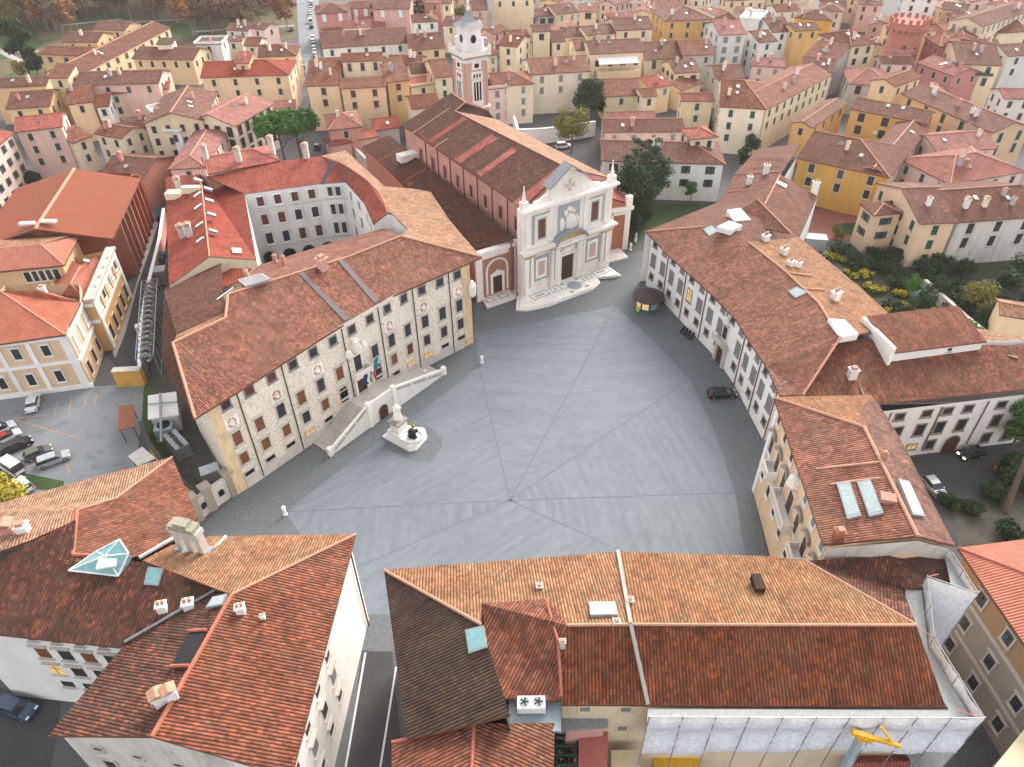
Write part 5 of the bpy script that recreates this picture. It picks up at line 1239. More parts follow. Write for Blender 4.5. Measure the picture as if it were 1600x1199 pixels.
# glass lantern
G=[onface(fY,108,893),onface(fY,152,865),onface(fY,192,853),onface(fY,206,874),onface(fY,186,902)]
mb=MB(); gz=[.15,.3,1.0,.9,.2]; gt=[p+V((0,0,h)) for p,h in zip(G,gz)]; cen=sum(gt,V((0,0,0)))/5+V((0,0,.35))
for i in range(5): j=(i+1)%5; mb.face([gt[i],gt[j],cen]); mb.face([G[i],G[j],gt[j],gt[i]])
gl=sub(mb.build('glass_lantern','glass_teal',r4),r4); weld(gl)
mb=MB()
for i in range(5): j=(i+1)%5; mb.tube(gt[i],gt[j],.09,6); mb.tube(gt[i],cen,.07,6)
mb.box(cen+V((.4,-.5,-.25)),(1.8,1.5,.25),0,.2); mb.build('lantern_frame','white_paint',gl)
mb=MB(); 
for a,b in((B_['f4'],B_['f5']),(B_['f4'],B_['f3'])): mb.tube(a+V((0,0,.1)),b+V((0,0,.1)),.2,6)
mb.build('ridge_course','ridge_red',r5)
mb=MB(); a,b=P(217,872,B_['f3'].z+.1),P(272,840,B_['f2'].z+.1); mb.tube(a,b,.22,6); mb.build('coping','stone',bl)
mb=MB(); a,b=P(325,868,15.6),P(353,838,15.2); mb.tube(a,b,.2,6); mb.build('coping','stone',bl)
# stone bell gable
plaster('moss_stone',(.34,.32,.25),stain=.45,scale=2)
bc=MB(); c=P(305,862,15.4); d=(P(325,860,15.4)-P(285,850,15.4)); d.z=0; d.normalize(); rz=math.atan2(d.y,d.x)
for s in(-1,0,1): bc.box(c+d*s*1.25+V((0,0,1.6)),(.62,.9,3.2),0,rz)
bc.box(c+V((0,0,3.5)),(3.5,1.1,.6),0,rz); bc.box(c+V((0,0,4.05)),(2.9,1.25,.6),1,rz); bc.box(c+V((0,0,4.5)),(1.5,1.0,.5),1,rz); bc.box(c+V((0,0,.2)),(3.7,1.4,.6),2,rz)
for s in(-1,1):
    for k in range(4):
        a1=math.pi*k/4; a2=math.pi*(k+1)/4; o=c+d*s*.62+V((0,0,2.85)); bc.tube(o+d*.36*math.cos(a1)+V((0,0,.36*math.sin(a1))),o+d*.36*math.cos(a2)+V((0,0,.36*math.sin(a2))),.2,6)
    bc.lathe(c+d*s*.62+V((0,0,2.4)),[(.22,-.25),(.14,0),(.08,.15)],8,3)
bc.build('bell_gable',['stone','moss_stone','blue_grey','metal_dark'],bl)
# ================================================================ brick hall
hl=thing('brick_hall','brick hall with wide plain red brown gable roof and tall wall fins','hall',P(150,400),None)
Hh=RV(); zh=11.5
Hh.e('a',176,373,zh); Hh.e('b',219,279,zh)
for k,x,y in(('r0',54.5,358),('r1',116,264)): Hh.p(k,x,y,'a','b',.24)
ad=(Hh['b']-Hh['a']); ad.z=0; ad.normalize(); an_=V((-ad.y,ad.x,0)); an_=an_ if an_.x<0 else -an_
hw=(Hh['r0']-Hh['a']).dot(an_); print('hall half',hw,Hh['r0'].z,(Hh['b']-Hh['a']).length)
Hh['c']=Hh['r1']+an_*hw; Hh['c'].z=zh; Hh['d']=Hh['r0']+an_*hw; Hh['d'].z=zh
hr=roof(hl,Hh.f('a b r1 r0','c d r0 r1'),'tile_hall',th=.35,ridges=[(Hh['r0'],Hh['r1'])],rr=.3)
hb0,hb1=P(207,431),P(233,346)
bd=(hb1-hb0).normalized(); bn=V((bd.y,-bd.x,0)); bn=bn if bn.x>0 else -bn
hl_=(hb1-hb0).length
q=[hb0,hb1,hb1-bn*(hw*2-3),hb0-bn*(hw*2-3)]; 
walls(hl,[(q[0].x,q[0].y,zh+.3),(q[1].x,q[1].y,zh+.3),(Hh['r1'].x,Hh['r1'].y-1,Hh['r1'].z-.4),(q[2].x,q[2].y,zh),(q[3].x,q[3].y,zh),(Hh['r0'].x+.3,Hh['r0'].y+1.2,Hh['r0'].z-.4)],'w_brick',0)
rz=math.atan2(bn.x,-bn.y)
for i in range(8):
    p=hb0+bd*(hl_*(.02+i*.137)); mb=MB(); mb.box((p.x+bn.x*.7,p.y+bn.y*.7,zh/2),(.45,1.5,zh),0,rz); mb.build('fin','w_brick',hl)
for i in range(7):
    p=hb0+bd*(hl_*(.088+i*.137))+bn*.06; mb=MB(); mb.box((p.x,p.y,5.5 if i<2 else 1.2),(hl_*.1,.1,9.0 if i<2 else 1.6),0,rz); mb.build('window','black',hl)
mb=MB(); c=Hh['r0'].lerp(Hh['r1'],.08); mb.box(c+V((0,0,.25))-an_*1.9,(2.8,.9,.4),0,-.05); mb.build('roof_light','white_paint',hr); mb=MB(); mb.box(c+V((0,0,.25))+an_*1.9,(2.8,.9,.4),0,.1); mb.build('roof_light','white_paint',hr)
# ================================================================ yellow neoclassical building
ne=thing('neoclassical_building','yellow and white neoclassical building with bright red hipped roofs beside the car park','building',P(80,600),None)
K1,K2,K3,K4,K5=P(145,604),P(-40,629),P(163,551),P(178.6,547),P(206,464)
E_=RV(); zn=zof((104,523),(145,604))+.3
zp=zof((143,469),(178.6,547))
print('neo',zn,zp)
E_.e('a',101.5,523,zn); E_.e('b',41,531.5,zn); E_.e('c',-40,543,zn); E_.e('d',126,473,zn)
E_.p('r0',0,455,'a','d',.30)
E_['r0']=P(0,455,E_['r0'].z); E_.e('r1',-40,428,E_['r0'].z); E_.e('m',84,459,zn+1.2); E_.e('m2',60,455,E_['r0'].z-.6)
nf=roof(ne,[[E_['c'],E_['a'],E_['r0'],E_['r1']],[E_['a'],E_['d'],E_['m'],E_['m2'],E_['r0']]],'tile_new',ridges=[(E_['a'],E_['r0'])],rmat='ridge_tile',th=.3)
walls(ne,[(K2.x,K2.y,zn),(K1.x,K1.y,zn),(K3.x,K3.y,zn),(E_['d'].x-3,E_['d'].y+6,zn),(K2.x,E_['d'].y+6,zn)],'w_orange_l' if 'w_orange_l' in MT else 'w_peach',0)
# pavilion
pd_=(K5-K4).normalized(); pn=V((pd_.y,-pd_.x,0)); pn=pn if pn.x>0 else -pn
pw_=(K5-K4).length
walls(ne,[(K4.x,K4.y,zp),(K5.x,K5.y,zp),((K5-pn*9).x,(K5-pn*9).y,zp-1),((K4-pn*9).x,(K4-pn*9).y,zp-1)],'w_orange',0)
mb=MB(); prz=math.atan2(pn.x,-pn.y)
mb.box((K4+K5)/2+V((0,0,zp+.15))-pn*.3,(pw_+.8,1.7,.5),0,prz); mb.build('parapet','w_grey',ne)
Bq=RV(); zb2=zp-1.4
for k,x,y,z in(('a',133,466,zb2),('b',161,394,zb2),('r0',110,444,zb2+1.9),('r1',126,415,zb2+2.2),('c',106,405,zb2+.9),('w',79,458,zb2-.4),('w1',105,403,zb2)): Bq.e(k,x,y,z)
roof(ne,Bq.f('a b r1 r0','r0 r1 w1 w','a r0 w'),'tile_new',ridges=[(Bq['a'],Bq['r0']),(Bq['r0'],Bq['r1'])],rmat='ridge_tile',th=.3)
skylight(nf,[P(131,405,zb2+1.6),P(141,407,zb2+1.5),P(140,411,zb2+1.4),P(130,409,zb2+1.5)],mat='white_paint')
# upper-left block
Ua=RV(); zu=zn+1.0
for k,x,y,z in(('a',100,414,zu),('b',-40,428,zu),('r0',63,382,zu+2),('r1',-40,391,zu+2),('c',125,367,zu),('t',10,381,zu+2.1),('t2',116,367,zu+.6)): Ua.e(k,x,y,z)
roof(ne,Ua.f('b a r0 r1','a c t2 r0'),'tile_new',ridges=[(Ua['a'],Ua['r0'])],rmat='ridge_tile',th=.3)
roof(ne,[[Ua['r1'],Ua['r0'],Ua['t2'],P(-40,375,zu+1.0)]],'tile_pale',th=.3)
ua=inset([Ua['b'],Ua['a'],Ua['c'],V((Ua['b'].x,Ua['c'].y,0))],.7); walls(ne,[(p.x,p.y,zu) for p in ua],'w_orange',0)
rzu,nu_=facing(ua[0],ua[1],Ua['c']); 
grid(ne,ua[0],ua[1],Ua['c'],5,[(zu-2.0,1.2,2.0,'glass')],1,'w_white',m0=7,m1=1.5)
# front and side windows with white surrounds
kd=(K1-K2).normalized(); kL=(K1-K2).length; krz=math.atan2(kd.y,kd.x); kn=V((kd.y,-kd.x,0))
for i,t in enumerate((4.0,8.3,12.6,16.9)):
    for z,h in((8.2,2.0),(3.0,2.2)):
        p=K1-kd*t+kn*.02; p.z=z; window(ne,p,krz,1.15,h,'glass' if z>5 else ('dark','glass')[i%2],'w_white',hood=True)
for z in(5.6,zn-.7,.4):
    mb=MB(); c=K1-kd*kL/2+kn*.12; mb.box((c.x,c.y,z),(kL+.4,.3,.55 if z>1 else .8),0,krz); mb.build('cornice','w_palewhite',ne)
for t in(.8,6.2,10.6,14.8):
    mb=MB(); c=K1-kd*t+kn*.08; mb.box((c.x,c.y,zn/2),(1.3 if t<1 else .7,.2,zn),0,krz); mb.build('pilaster','w_palewhite',ne)
sd=(K3-K1).normalized(); sL=(K3-K1).length; sn=V((sd.y,-sd.x,0)); sn=sn if sn.x>0 else -sn; srz=math.atan2(sn.x,-sn.y)
for z in(5.6,zn-.7):
    mb=MB(); c=(K1+K3)/2+sn*.12; mb.box((c.x,c.y,z),(sL,.3,.55),0,srz); mb.build('cornice','w_palewhite',ne)
for t in(2.0,5.4,8.6):
    if t<sL-1:
        p=K1+sd*t+sn*.03; window(ne,(p.x,p.y,8.2),srz,1.2,2.6,'white','w_palewhite'); window(ne,(p.x,p.y,2.6),srz,1.2,2.6,'dark','w_peach')
for z in(6.3,zp-.9):
    mb=MB(); c=(K4+K5)/2+pn*.12; mb.box((c.x,c.y,z),(pw_,.3,.6),0,prz); mb.build('cornice','w_palewhite',ne)
    mb=MB(); c=K4-pn*2; mb.box((c.x,c.y-.1,z),(4,.3,.6),0,prz-math.pi/2); mb.build('cornice','w_palewhite',ne)
nP=5
for i in range(nP):
    p=K4+pd_*(2.2+i*(pw_-4.4)/(nP-1))+pn*.03; window(ne,(p.x,p.y,8.9),prz,1.3,2.8,('white','glass','white')[i%3],'w_palewhite',hood=True); window(ne,(p.x,p.y,2.6),prz,1.5,2.8,'dark','w_peach')
    if i<nP-1:
        mb=MB(); c=p+pd_*(pw_-4.4)/(nP-1)/2+pn*.1; mb.box((c.x,c.y,9.0),(.6,.25,4.6),0,prz); mb.build('pilaster','w_yellow',ne)
for t in(.5,pw_-.5): mb=MB(); c=K4+pd_*t+pn*.1; mb.box((c.x,c.y,zp/2),(1.0,.25,zp-.5),0,prz); mb.build('quoin','w_palewhite',ne)
q=P(66,452,zn+2.6); chimney(nf,q-V((0,0,1.2)),1.3,'w_palewhite',.3,2,1.2)
inst('door',winmesh('pane',1.8,3.2,'door'),ne,K1-kd*19.5+kn*.05+V((0,0,1.7)),krz)
# ================================================================ houses of the old town
h=house
G2=('glass',2,3.4); GB=('brown',2,3.4); GG=('green',3,3.3); GD=('dark',2,3.4); GY=('greyc',2,3.4)
h('yellow barracks wing running diagonally with grey shutters, nearest the park',(128,115),(267,43),13.,9,'w_yellow','tile_brown',win=('greyopen',2,6))
h('yellow wing with reddish roof and three shuttered windows beside the evergreens',(60,85),(140,88),(64,71),9,'w_yellow','tile_old',win=('greyopen',1,6.5),ch=0)
h('brown roofed wing behind the yellow barracks, facing a lit court',(96,66),(152,66),13.,8.5,'w_yellow','tile_brown',win=('glass',1,5))
h('low brown roofed building at the far edge of the barracks by the park',(143,46),(194,48),(152,32),9,'w_lemon','tile_brown',win=('glass',1,6),ch=0)
h('yellow house with a row of six small dark windows and a cream dormer',(205,92),(302,94),(232,73),8.5,'w_lemon','tile_brown',win=('glass',1,4.0),ch=0)
d5=HREF['yellow house with a row of six small dark windows and a cream dormer']
mb=MB(); c=P(262,74,10.5); mb.box(c,(5,4,3)); mb.slab([c+V((-2.9,-2.4,1.5)),c+V((2.9,-2.4,1.5)),c+V((2.9,2.4,2.6)),c+V((-2.9,2.4,2.6))],.2,1); mb.build('dormer',['w_cream','tile_old'],d5['roof'])
h('blank white house wall with two narrow windows by the park edge',(303,70),(346,69),9.,10,'w_white','tile_brown',kind='f',win=('glass',1,6))
h('small white house with dark grey roof at the park edge',(351,47),(387,49),(353,36),7,'w_white','tile_brown',win=('glass',1,5),ch=2)
h('pale pink gable house behind the small white one by the park road',(388,44),(412,47),9.,9,'w_pink','tile_brown',win=('glass',1,5),ch=0)
h('cream house with flat top beside the blank white wall',(347,66),(379,64),7.,8,'w_cream','tile_old',win=('glass',1,4),ch=0)
h('low house with brown roof and an open dark loggia near the park road',(380,72),(404,72),(380,58),8,'w_cream','tile_old',win=('dark',1,5),ch=0)
h('large peach house with red brown roof and arched dark windows beside the road',(312,122),(452,117),(345,96),12,'w_peach','tile_red',kind='r',win=('dark',2,6))
h('peach belvedere with red shed roof rising above the large peach house',(365,99),(389,99),6.,15,'w_orange','tile_red',kind='s',win=('glass',1,4),ch=1)
h('red and brown roofed house with two skylights behind the large peach house',(402,90),(464,87),(412,70),11,'w_peach','tile_brown',kind='r',win=('glass',1,5),ch=2)
h('long house with brown roof and pink attic wall with small windows',(114,134),(248,130),(180,111),13.5,'w_pink','tile_brown',win=('glass',1,6),ch=2)
h('peach house with dark green shutters in two rows',(164,148),(265,139),4.,11,'w_peach','tile_red',kind='s',win=('green',3,4.2),ch=0)
h('yellow house with brown roof below the cream tower house',(8,171),(78,166),(14,144),11,'w_yellow','tile_brown',win=('dark',1,4.5))
h('cream tower house with a loggia and brown shed roof',(73,122),(106,122),7.,15.5,'w_lemon','tile_old',kind='s',win=('dark',1,3.4),ch=0)
h('yellow house with red brown roof right of the cream tower house',(103,164),(146,159),(112,137),11,'w_yellow','tile_old',win=('dark',1,3.8),ch=1)
h('long low house with brown roof behind the cream tower house',(-20,138),(72,134),(12,121),11,'w_orange','tile_brown',win=None,ch=1)
h('narrow white house with two dark windows squeezed beside the yellow one',(147,168),(171,166),(150,147),10,'w_white','tile_old',win=('dark',1,3),ch=0)
h('large pink house with red roof and three rows of dark green shutters',(22,207),(98,198),(60,180),13,'w_pink','tile_red',win=('green',3,4.2),lod=1,frame=None,ch=0)
h('pink wing with arched green shuttered windows at the left edge',(-55,272),(22,207),11.,13,'w_pink','tile_red',win=('greenopen',4,3.8),ch=0)
h('cream house with red brown roof and a chimney block, behind the bare tree',(145,209),(189,217),(153,190),10,'w_cream','tile_old',win=('glass',3,4),ch=2)
h('small cream house with lean-to roof left of the chimney block house',(112,224),(145,212),6.,9,'w_cream','tile_old',kind='s',win=('glass',2,4),ch=0)
h('pale house with green shutters and brown roof behind the cream ones',(189,205),(228,200),(195,183),10,'w_cream','tile_brown',win=('greyc',2,3.4))
h('low barn with dark brown roof and brick end wall behind the hall',(152,276),(222,281),(186,243),8,'w_brick','tile_brown',win=None,ch=1)
h('grey gabled house with steep brown roof and cream window wall',(318,188),(341,145),15.,13,'w_cream','tile_brown',win=('glass',3,3.2),ch=1)
h('white terraced house with flat roof stepping down in front of the grey gable',(241,206),(282,207),8.,10.5,'w_palewhite','w_grey',kind='f',win=('dark',1,3))
h('white upper terrace block behind the terraced one',(243,182),(286,173),8.,12.5,'w_palewhite','w_grey',kind='f',win=('dark',1,3))
h('pink house with wide light red hipped roof north of the courtyard building',(262,265),(322,262),26.,10,'w_pink','tile_rose',kind='H',win=('glass',2,5),ch=0)
h('long house with tall arcaded loggia and light red roof',(367,198),(427,163),15.,12,'w_cream','tile_rose',win=('dark',3,3.0),winsize=(1.7,2.5),ch=1)
h('small light red roofed house behind the umbrella pine',(428,170),(463,167),(432,158),7,'w_cream','tile_rose',win=('glass',1,5),ch=0)
# middle
h('yellow house with brown shutters and white roof vents, left of three',(477,135),(531,133),(488,95),13,'w_yellow','tile_old',win=('brown',2,5.5),winsize=(1.3,1.9),ch=3,lod=1,frame='stone')
h('yellow house with brown shutters below a roof terrace, middle of three',(531,139),(604,135),5.,12.5,'w_yellow','tile_old',kind='s',win=('brown',2,5.2),winsize=(1.3,1.9),ch=0,lod=1,frame='stone')
h('cream set-back upper house with brown doors opening on the roof terrace',(532,97),(598,94),8.,17,'w_cream','tile_old',win=('brown',1,3.6),winsize=(1.1,2.2),ch=0)
h('yellow house with brown shutters and red roof, right of three',(603,129),(641,125),(606,91),13,'w_yellow','tile_old',win=('brown',2,4.8),winsize=(1.3,1.9),ch=2,lod=1,frame='stone')
h('long white house with one row of green shutters and grey brown roof',(502,76),(640,67),(560,47),11,'w_palewhite','tile_brown',win=('green',2,6.2),ch=3)
h('rose villa with hipped brown roof and white framed windows by the road',(491,22),(545,19),(522,4),12,'w_rose','tile_brown',kind='h',win=('white',1,6),ch=1,winsize=(1.4,2.6))
h('rose red recessed block between the rose villa and its neighbour',(546,14),(580,12),10.,11.5,'w_rose','tile_brown',win=('white',1,4.2),winsize=(1.4,2.6),ch=0)
h('salmon house with white framed windows right of the rose villa',(581,15),(641,14),(590,-4),12,'w_salmon','tile_brown',win=('white',1,6),winsize=(1.4,2.6),ch=1)
h('low range with light red roof in front of the rose villa',(503,49),(602,44),(540,33),6,'w_rose','tile_rose',win=None,ch=2)
h('yellow house with dark arched windows and brown roof right of the long white house',(640,79),(697,75),(645,53),11,'w_lemon','tile_brown',win=('dark',2,6),winsize=(1.5,1.9),ch=2)
h('low cream house with roof terrace and parasol behind the church nave',(641,137),(682,131),9.,9,'w_cream','w_brick',kind='f',win=('glass',1,5))
h('cream house with brown roof beside the terrace, left of the bell tower',(679,122),(709,119),(676,93),12,'w_cream','tile_old',win=('green',2,4.5),ch=0)
h('small house with dark red roof half hidden behind the roof terrace',(642,116),(676,113),(645,99),10,'w_cream','tile_dark',win=None,ch=0)
h('brown roofed house behind the bell tower top',(690,40),(742,42),(700,25),10,'w_cream','tile_brown',win=('glass',1,6),ch=1)
h('yellow tower house with a single green shutter behind the tall conifer',(689,6),(706,6),8.,13,'w_lemon','tile_brown',win=('green',1,6),ch=0)
h('rosy house with blue grey shutters right of the tower house',(737,16),(763,15),(742,0),12,'w_pink','tile_brown',win=('greyc',1,4.5),ch=0)
h('tall yellow house with green shutters at the top of the picture',(768,-28),(836,-30),12.,20,'w_lemon','tile_brown',win=('green',3,6),ch=0)
h('pale house with green shutters right behind the bell tower',(763,88),(779,85),9.,13,'w_cream','tile_old',win=('greyc',3,4),ch=0)
h('tall cream house with brown roof and four small windows right of the bell tower',(778,71),(809,74),(780,52),15,'w_cream','tile_old',win=('dark',4,5.5),ch=1)
h('cream house with dark red roof above the little car court',(769,135),(836,131),(800,112),11.5,'w_cream','tile_old',kind='r',win=('greyc',3,5.5),ch=1)
h('pink house wall with grey shutters right below the bell tower',(763,140),(792,137),9.,11,'w_pink','tile_brown',kind='f',win=('greyc',3,4.2),ch=0)
h('cream tower house with two arched openings and a brown roof',(831,50),(862,49),(829,39),17,'w_cream','tile_brown',win=('dark',1,4),ch=0,winsize=(1.6,1.9))
h('cream house with brown roof left of the tower with arched openings',(801,69),(831,67),(804,47),13.5,'w_cream','tile_old',win=('dark',2,5),ch=1)
h('cream house with blank wall right of the tower with arched openings',(862,66),(884,65),(863,48),14,'w_cream','tile_brown',win=('dark',1,5),ch=0)
h('long cream house with brown roof, a white chimney and grey shutters',(830,117),(924,111),(850,90),12,'w_cream','tile_old',win=('greyc',2,5.0),ch=2)
h('small cream house with brown shed roof beside a red terrace',(899,79),(921,78),(895,61),13,'w_cream','tile_old',win=None,ch=0)
h('lemon house with glazed veranda under a white awning',(922,85),(1008,81),(955,62),14,'w_lemon','tile_brown',win=('dark',2,3.6),ch=1,top=3.0,winsize=(1.3,1.8))
q=HREF['lemon house with glazed veranda under a white awning']; e1,e2=q['E'][0],q['E'][1]; f=lambda u,o,z: V((e1.x+(e2.x-e1.x)*u-q['n'].x*o,e1.y+(e2.y-e1.y)*u-q['n'].y*o,z))
mb=MB(); mb.slab([f(.14,3.0,11.6),f(.86,3.0,11.6),f(.86,.2,12.9),f(.14,.2,12.9)],.12,0); mb.build('awning','white_paint',q['root'])
mb=MB(); mb.slab([f(.12,3.0,9.3),f(.88,3.0,9.3),f(.88,-.4,9.3),f(.12,-.4,9.3)],3.0,0); 
for k in range(6): mb.box(f(.15+.14*k,2.8,10.4),(.18,.18,2.3))
mb.build('veranda','w_lemon',q['root'])
h('brown roofed house below the veranda, next to the dark oak',(943,151),(1001,149),(960,123),8,'w_buff','tile_old',win=('green',1,6),ch=0)
h('yellow house with brown roof behind the veranda house',(917,56),(964,51),(930,39),12,'w_lemon','tile_brown',win=('greyc',1,5.5),ch=1)
h('brown roofed house left behind the yellow one with its ridge half hidden',(880,58),(917,57),(885,42),11,'w_cream','tile_brown',win=None,ch=1)
h('cream house with brown window frames and wide brown roof',(963,48),(1022,45),(975,27),13,'w_cream','tile_brown',win=('brown',1,5),ch=1)
h('house with dark glazed terrace and brown roof near the top',(840,26),(869,25),(842,14),11,'w_grey','tile_brown',win=('dark',1,3),winsize=(2,2.0),ch=0)
h('buff house with brown roof and three narrow windows near the top',(869,23),(905,19),(875,6),12,'w_buff','tile_brown',win=('greyc',1,4),ch=1)
h('house with open covered roof terrace near the top',(905,18),(934,18),(908,6),11,'w_peach','tile_rose',win=('dark',1,4.5),winsize=(2.4,2.2),ch=0)
h('orange house with cream stage wall and wide brown hipped roof',(1037,33),(1116,30),(1060,9),15,'w_orange','tile_brown',kind='h',win=('green',2,6),ch=2)
h('house with dark brown roof, a satellite dish and green doors',(1007,94),(1068,91),(1025,65),10,'w_cream','tile_brown',win=('green',1,5),winsize=(1.3,2.4),ch=1)
h('house with dark red brown roof right of the one with a satellite dish',(1067,87),(1119,85),(1075,63),11,'w_grey','tile_old',win=('glass',1,4),ch=1)
h('yellow house with three dark attic windows and grey brown roof',(1054,115),(1097,112),(1060,94),9.5,'w_lemon','tile_brown',win=('dark',1,3.6),winsize=(1.8,1.4),ch=1)
h('white house with light rose roof and arched windows',(1124,55),(1168,53),(1135,32),14,'w_white','tile_rose',win=('greyc',3,4.2),winsize=(1.5,1.8),ch=1)
h('white block with flat roof terrace and an aerial',(1155,30),(1188,33),14.,14,'w_white','w_white',kind='f',win=None)
h('white house with grey brown roof and green shutters beside small trees',(1186,67),(1216,64),(1190,47),12,'w_white','tile_brown',win=('green',3,4),ch=1)
h('low yellow house with steep brown lean-to roof',(1066,142),(1099,129),5.,6.5,'w_yellow','tile_old',kind='s',win=None,ch=0)
h('grey stone house with patched roof and terrace plants',(1118,123),(1166,122),(1130,101),9,'w_grey','tile_brown',win=('glass',1,5),ch=2)
h('large cream house with green shutters and a wide dormer',(1124,167),(1198,171),(1160,125),12.5,'w_cream','tile_old',win=('green',3,4.8),ch=1,kind='r')
h('long cream side wing with green shutters running up the lane',(1199,171),(1301,117),13.,12,'w_cream','tile_old',win=('green',2,4.4),ch=3)
h('cream lower house with rose roof in front of a dark fir',(1065,158),(1117,158),(1068,145),11,'w_lemon','tile_rose',win=('green',2,5),ch=0)
h('white villa with brown hipped roof and green doors behind the cedar',(938,251),(1134,257),(1060,222),9.5,'w_white','tile_brown',kind='r',win=('greenopen',2,5.5),ch=2)
h('rooftop room with red hipped roof on the white villa',(1080,218),(1123,214),7.5,13.2,'w_cream','tile_red',kind='h',win=('dark',1,3),z0=9,ch=0)
h('long low house with brown roof behind the white villa',(943,207),(1071,206),(960,186),7,'w_pink','tile_brown',win=('greyc',1,4.5),ch=1)
h('low outbuilding with dark rose roof by the court wall',(952,189),(1026,187),(955,175),6.5,'w_grey','tile_rose',win=None,ch=0)
h('small cream house with an arched niche behind the low outbuilding',(1004,152),(1028,150),8.,9,'w_cream','tile_old',win=('dark',1,5),ch=0)
h('small house with bright red terrace roof and garden awning',(1015,139),(1051,133),(1020,118),8,'w_yellow','tile_red',win=('greyc',1,4),ch=1)
# right
h('small ochre house with brown roof between white neighbours',(1242,49),(1283,46),(1246,36),13,'w_ochre','tile_brown',win=('glass',1,4.5),ch=0)
h('white house with tall green shutters left of the small ochre house',(1207,51),(1241,49),(1212,27),12,'w_palewhite','tile_brown',win=('green',2,4.5),ch=2)
h('house with broad grey brown hipped roof behind the small ochre house',(1240,28),(1302,33),(1235,12),12,'w_ochre','tile_brown',kind='h',win=None,ch=2)
h('buff house with dark windows and brown hipped roof left of the red tower',(1331,73),(1371,68),17.,14,'w_buff','tile_old',kind='h',win=('dark',3,4.5),winsize=(1.4,1.9),ch=2)
h('house with patched red brown roofs and white rooftop walls',(1255,87),(1306,97),(1265,60),11,'w_grey','tile_old',win=None,ch=2)
h('low house with brown roof ending at the lane below the patched roofs',(1252,110),(1304,114),(1262,88),10,'w_stain','tile_brown',win=('glass',2,4),ch=2)
h('grey stone house with rose hipped roof and arched windows below the red tower',(1325,131),(1394,135),(1352,106),9,'w_grey','tile_rose',kind='h',win=('dark',1,5.5),winsize=(1.6,2.4),ch=0)
h('buff house with rose hipped roof right of the red tower',(1420,52),(1467,47),(1432,31),15,'w_buff','tile_rose',kind='r',win=('green',2,5),ch=0)
h('rose house with stepped roof terraces beside the red tower',(1432,98),(1490,119),11.,11,'w_rose','tile_rose',win=('dark',1,5),ch=2)
h('small rose house with rose hipped roof above the stepped terraces',(1468,73),(1497,73),(1474,55),14,'w_rose','tile_rose',kind='h',win=('dark',1,4),ch=0)
h('yellow house with green shutters and a long balcony',(1496,100),(1567,103),(1530,66),13,'w_lemon','tile_brown',win=('green',2,5.0),winsize=(1.3,2.2),ch=2)
h('white house wall with small windows at the right edge',(1576,88),(1640,84),(1590,68),13,'w_white','tile_brown',win=('glass',2,5),ch=1)
h('long cream house with grey shutters rising to the top right corner',(1536,42),(1615,16),12.,14,'w_cream','tile_brown',win=('greyc',3,3.6),ch=2)
h('lemon house with gable below the long cream one at the right edge',(1560,52),(1608,49),(1566,31),10,'w_lemon','tile_old',win=None,ch=1)
h('orange block with one round window near the top right',(1470,14),(1512,18),10.,13,'w_orange','tile_brown',win=('dark',1,8),ch=0)
h('salmon house with dark hipped roof near the top right',(1508,34),(1537,33),(1520,17),12,'w_salmon','tile_brown',kind='h',win=('dark',2,4),ch=0)
h('tall white block with narrow windows at the top right',(1416,-10),(1469,-6),13.,18,'w_white','tile_brown',win=('glass',3,5),ch=0)
h('low house with brown red roof in front of the tall white block',(1477,51),(1511,48),(1480,35),10,'w_rose','tile_rose',win=None,ch=0)
h('ochre front block with brown roof and dark shutters beside the garden',(1245,247),(1391,278),(1310,211),10.5,'w_ochre','tile_brown',win=('glass',2,6.0),winsize=(1.3,2.0),ch=1,kind='r',lod=1,frame='stone')
h('orange court wing with arched windows behind the ochre front block',(1327,170),(1447,193),(1400,163),11.5,'w_ochre','tile_brown',win=('dark',2,5.5),winsize=(1.7,2.2),ch=0)
h('peach street wing with shutters joining the ochre and orange blocks',(1392,277),(1455,197),8.,10.3,'w_peach','tile_brown',win=('greyc',2,4.2),ch=0)
h('orange left wing closing the court behind the ochre block',(1270,200),(1325,162),6.,10,'w_orange','tile_brown',win=('dark',1,5),ch=0)
h('long house with peach walls and large green shutters along the right street',(1407,146),(1552,208),12.5,11,'w_peach','tile_brown',win=('green',2,6.2),winsize=(1.3,2.4),ch=4)
h('yellow house with brown roof at the head of the long peach one',(1400,136),(1442,121),8.,13,'w_lemon','tile_old',win=('glass',1,4),ch=0)
h('pink house with rose roofs facing the small street with parked cars',(1485,289),(1605,268),16.,9.5,'w_pink','tile_rose',kind='h',win=('glass',2,5),ch=3)
h('pink house with low rose roof and a round dormer behind the other pink one',(1466,240),(1560,232),13.,9,'w_pink','tile_rose',win=('glass',1,4),ch=1)
h('peach house with green shutters and brown roof beside the garden',(1437,350),(1498,348),(1470,292),10,'w_peach','tile_brown',win=('green',3,5.0),winsize=(1.2,2.0),ch=1,lod=1,frame=None)
h('stained grey white house with dark shutters right of the peach one',(1498,348),(1635,338),(1560,291),10,'w_stain','tile_brown',win=('dark',2,5.5),winsize=(1.3,2.2),ch=4,lod=1,frame=None)
h('small peach annex with pointed roof and arched green shuttered windows',(1366,337),(1413,333),6.,9,'w_peach','tile_brown',kind='H',win=('greenopen',3,6),winsize=(1.3,1.6),ch=0,lod=0)
h('low yellow house with pale brown roof at the right edge behind the attic',(1562,492),(1640,505),(1600,478),6.5,'w_yellow','tile_pale',win=None,ch=0)
h('house with rose hipped roof and salmon walls behind the church garden',(512,204),(567,198),13.,8.5,'w_salmon','tile_rose',kind='h',win=('glass',1,6),ch=1)
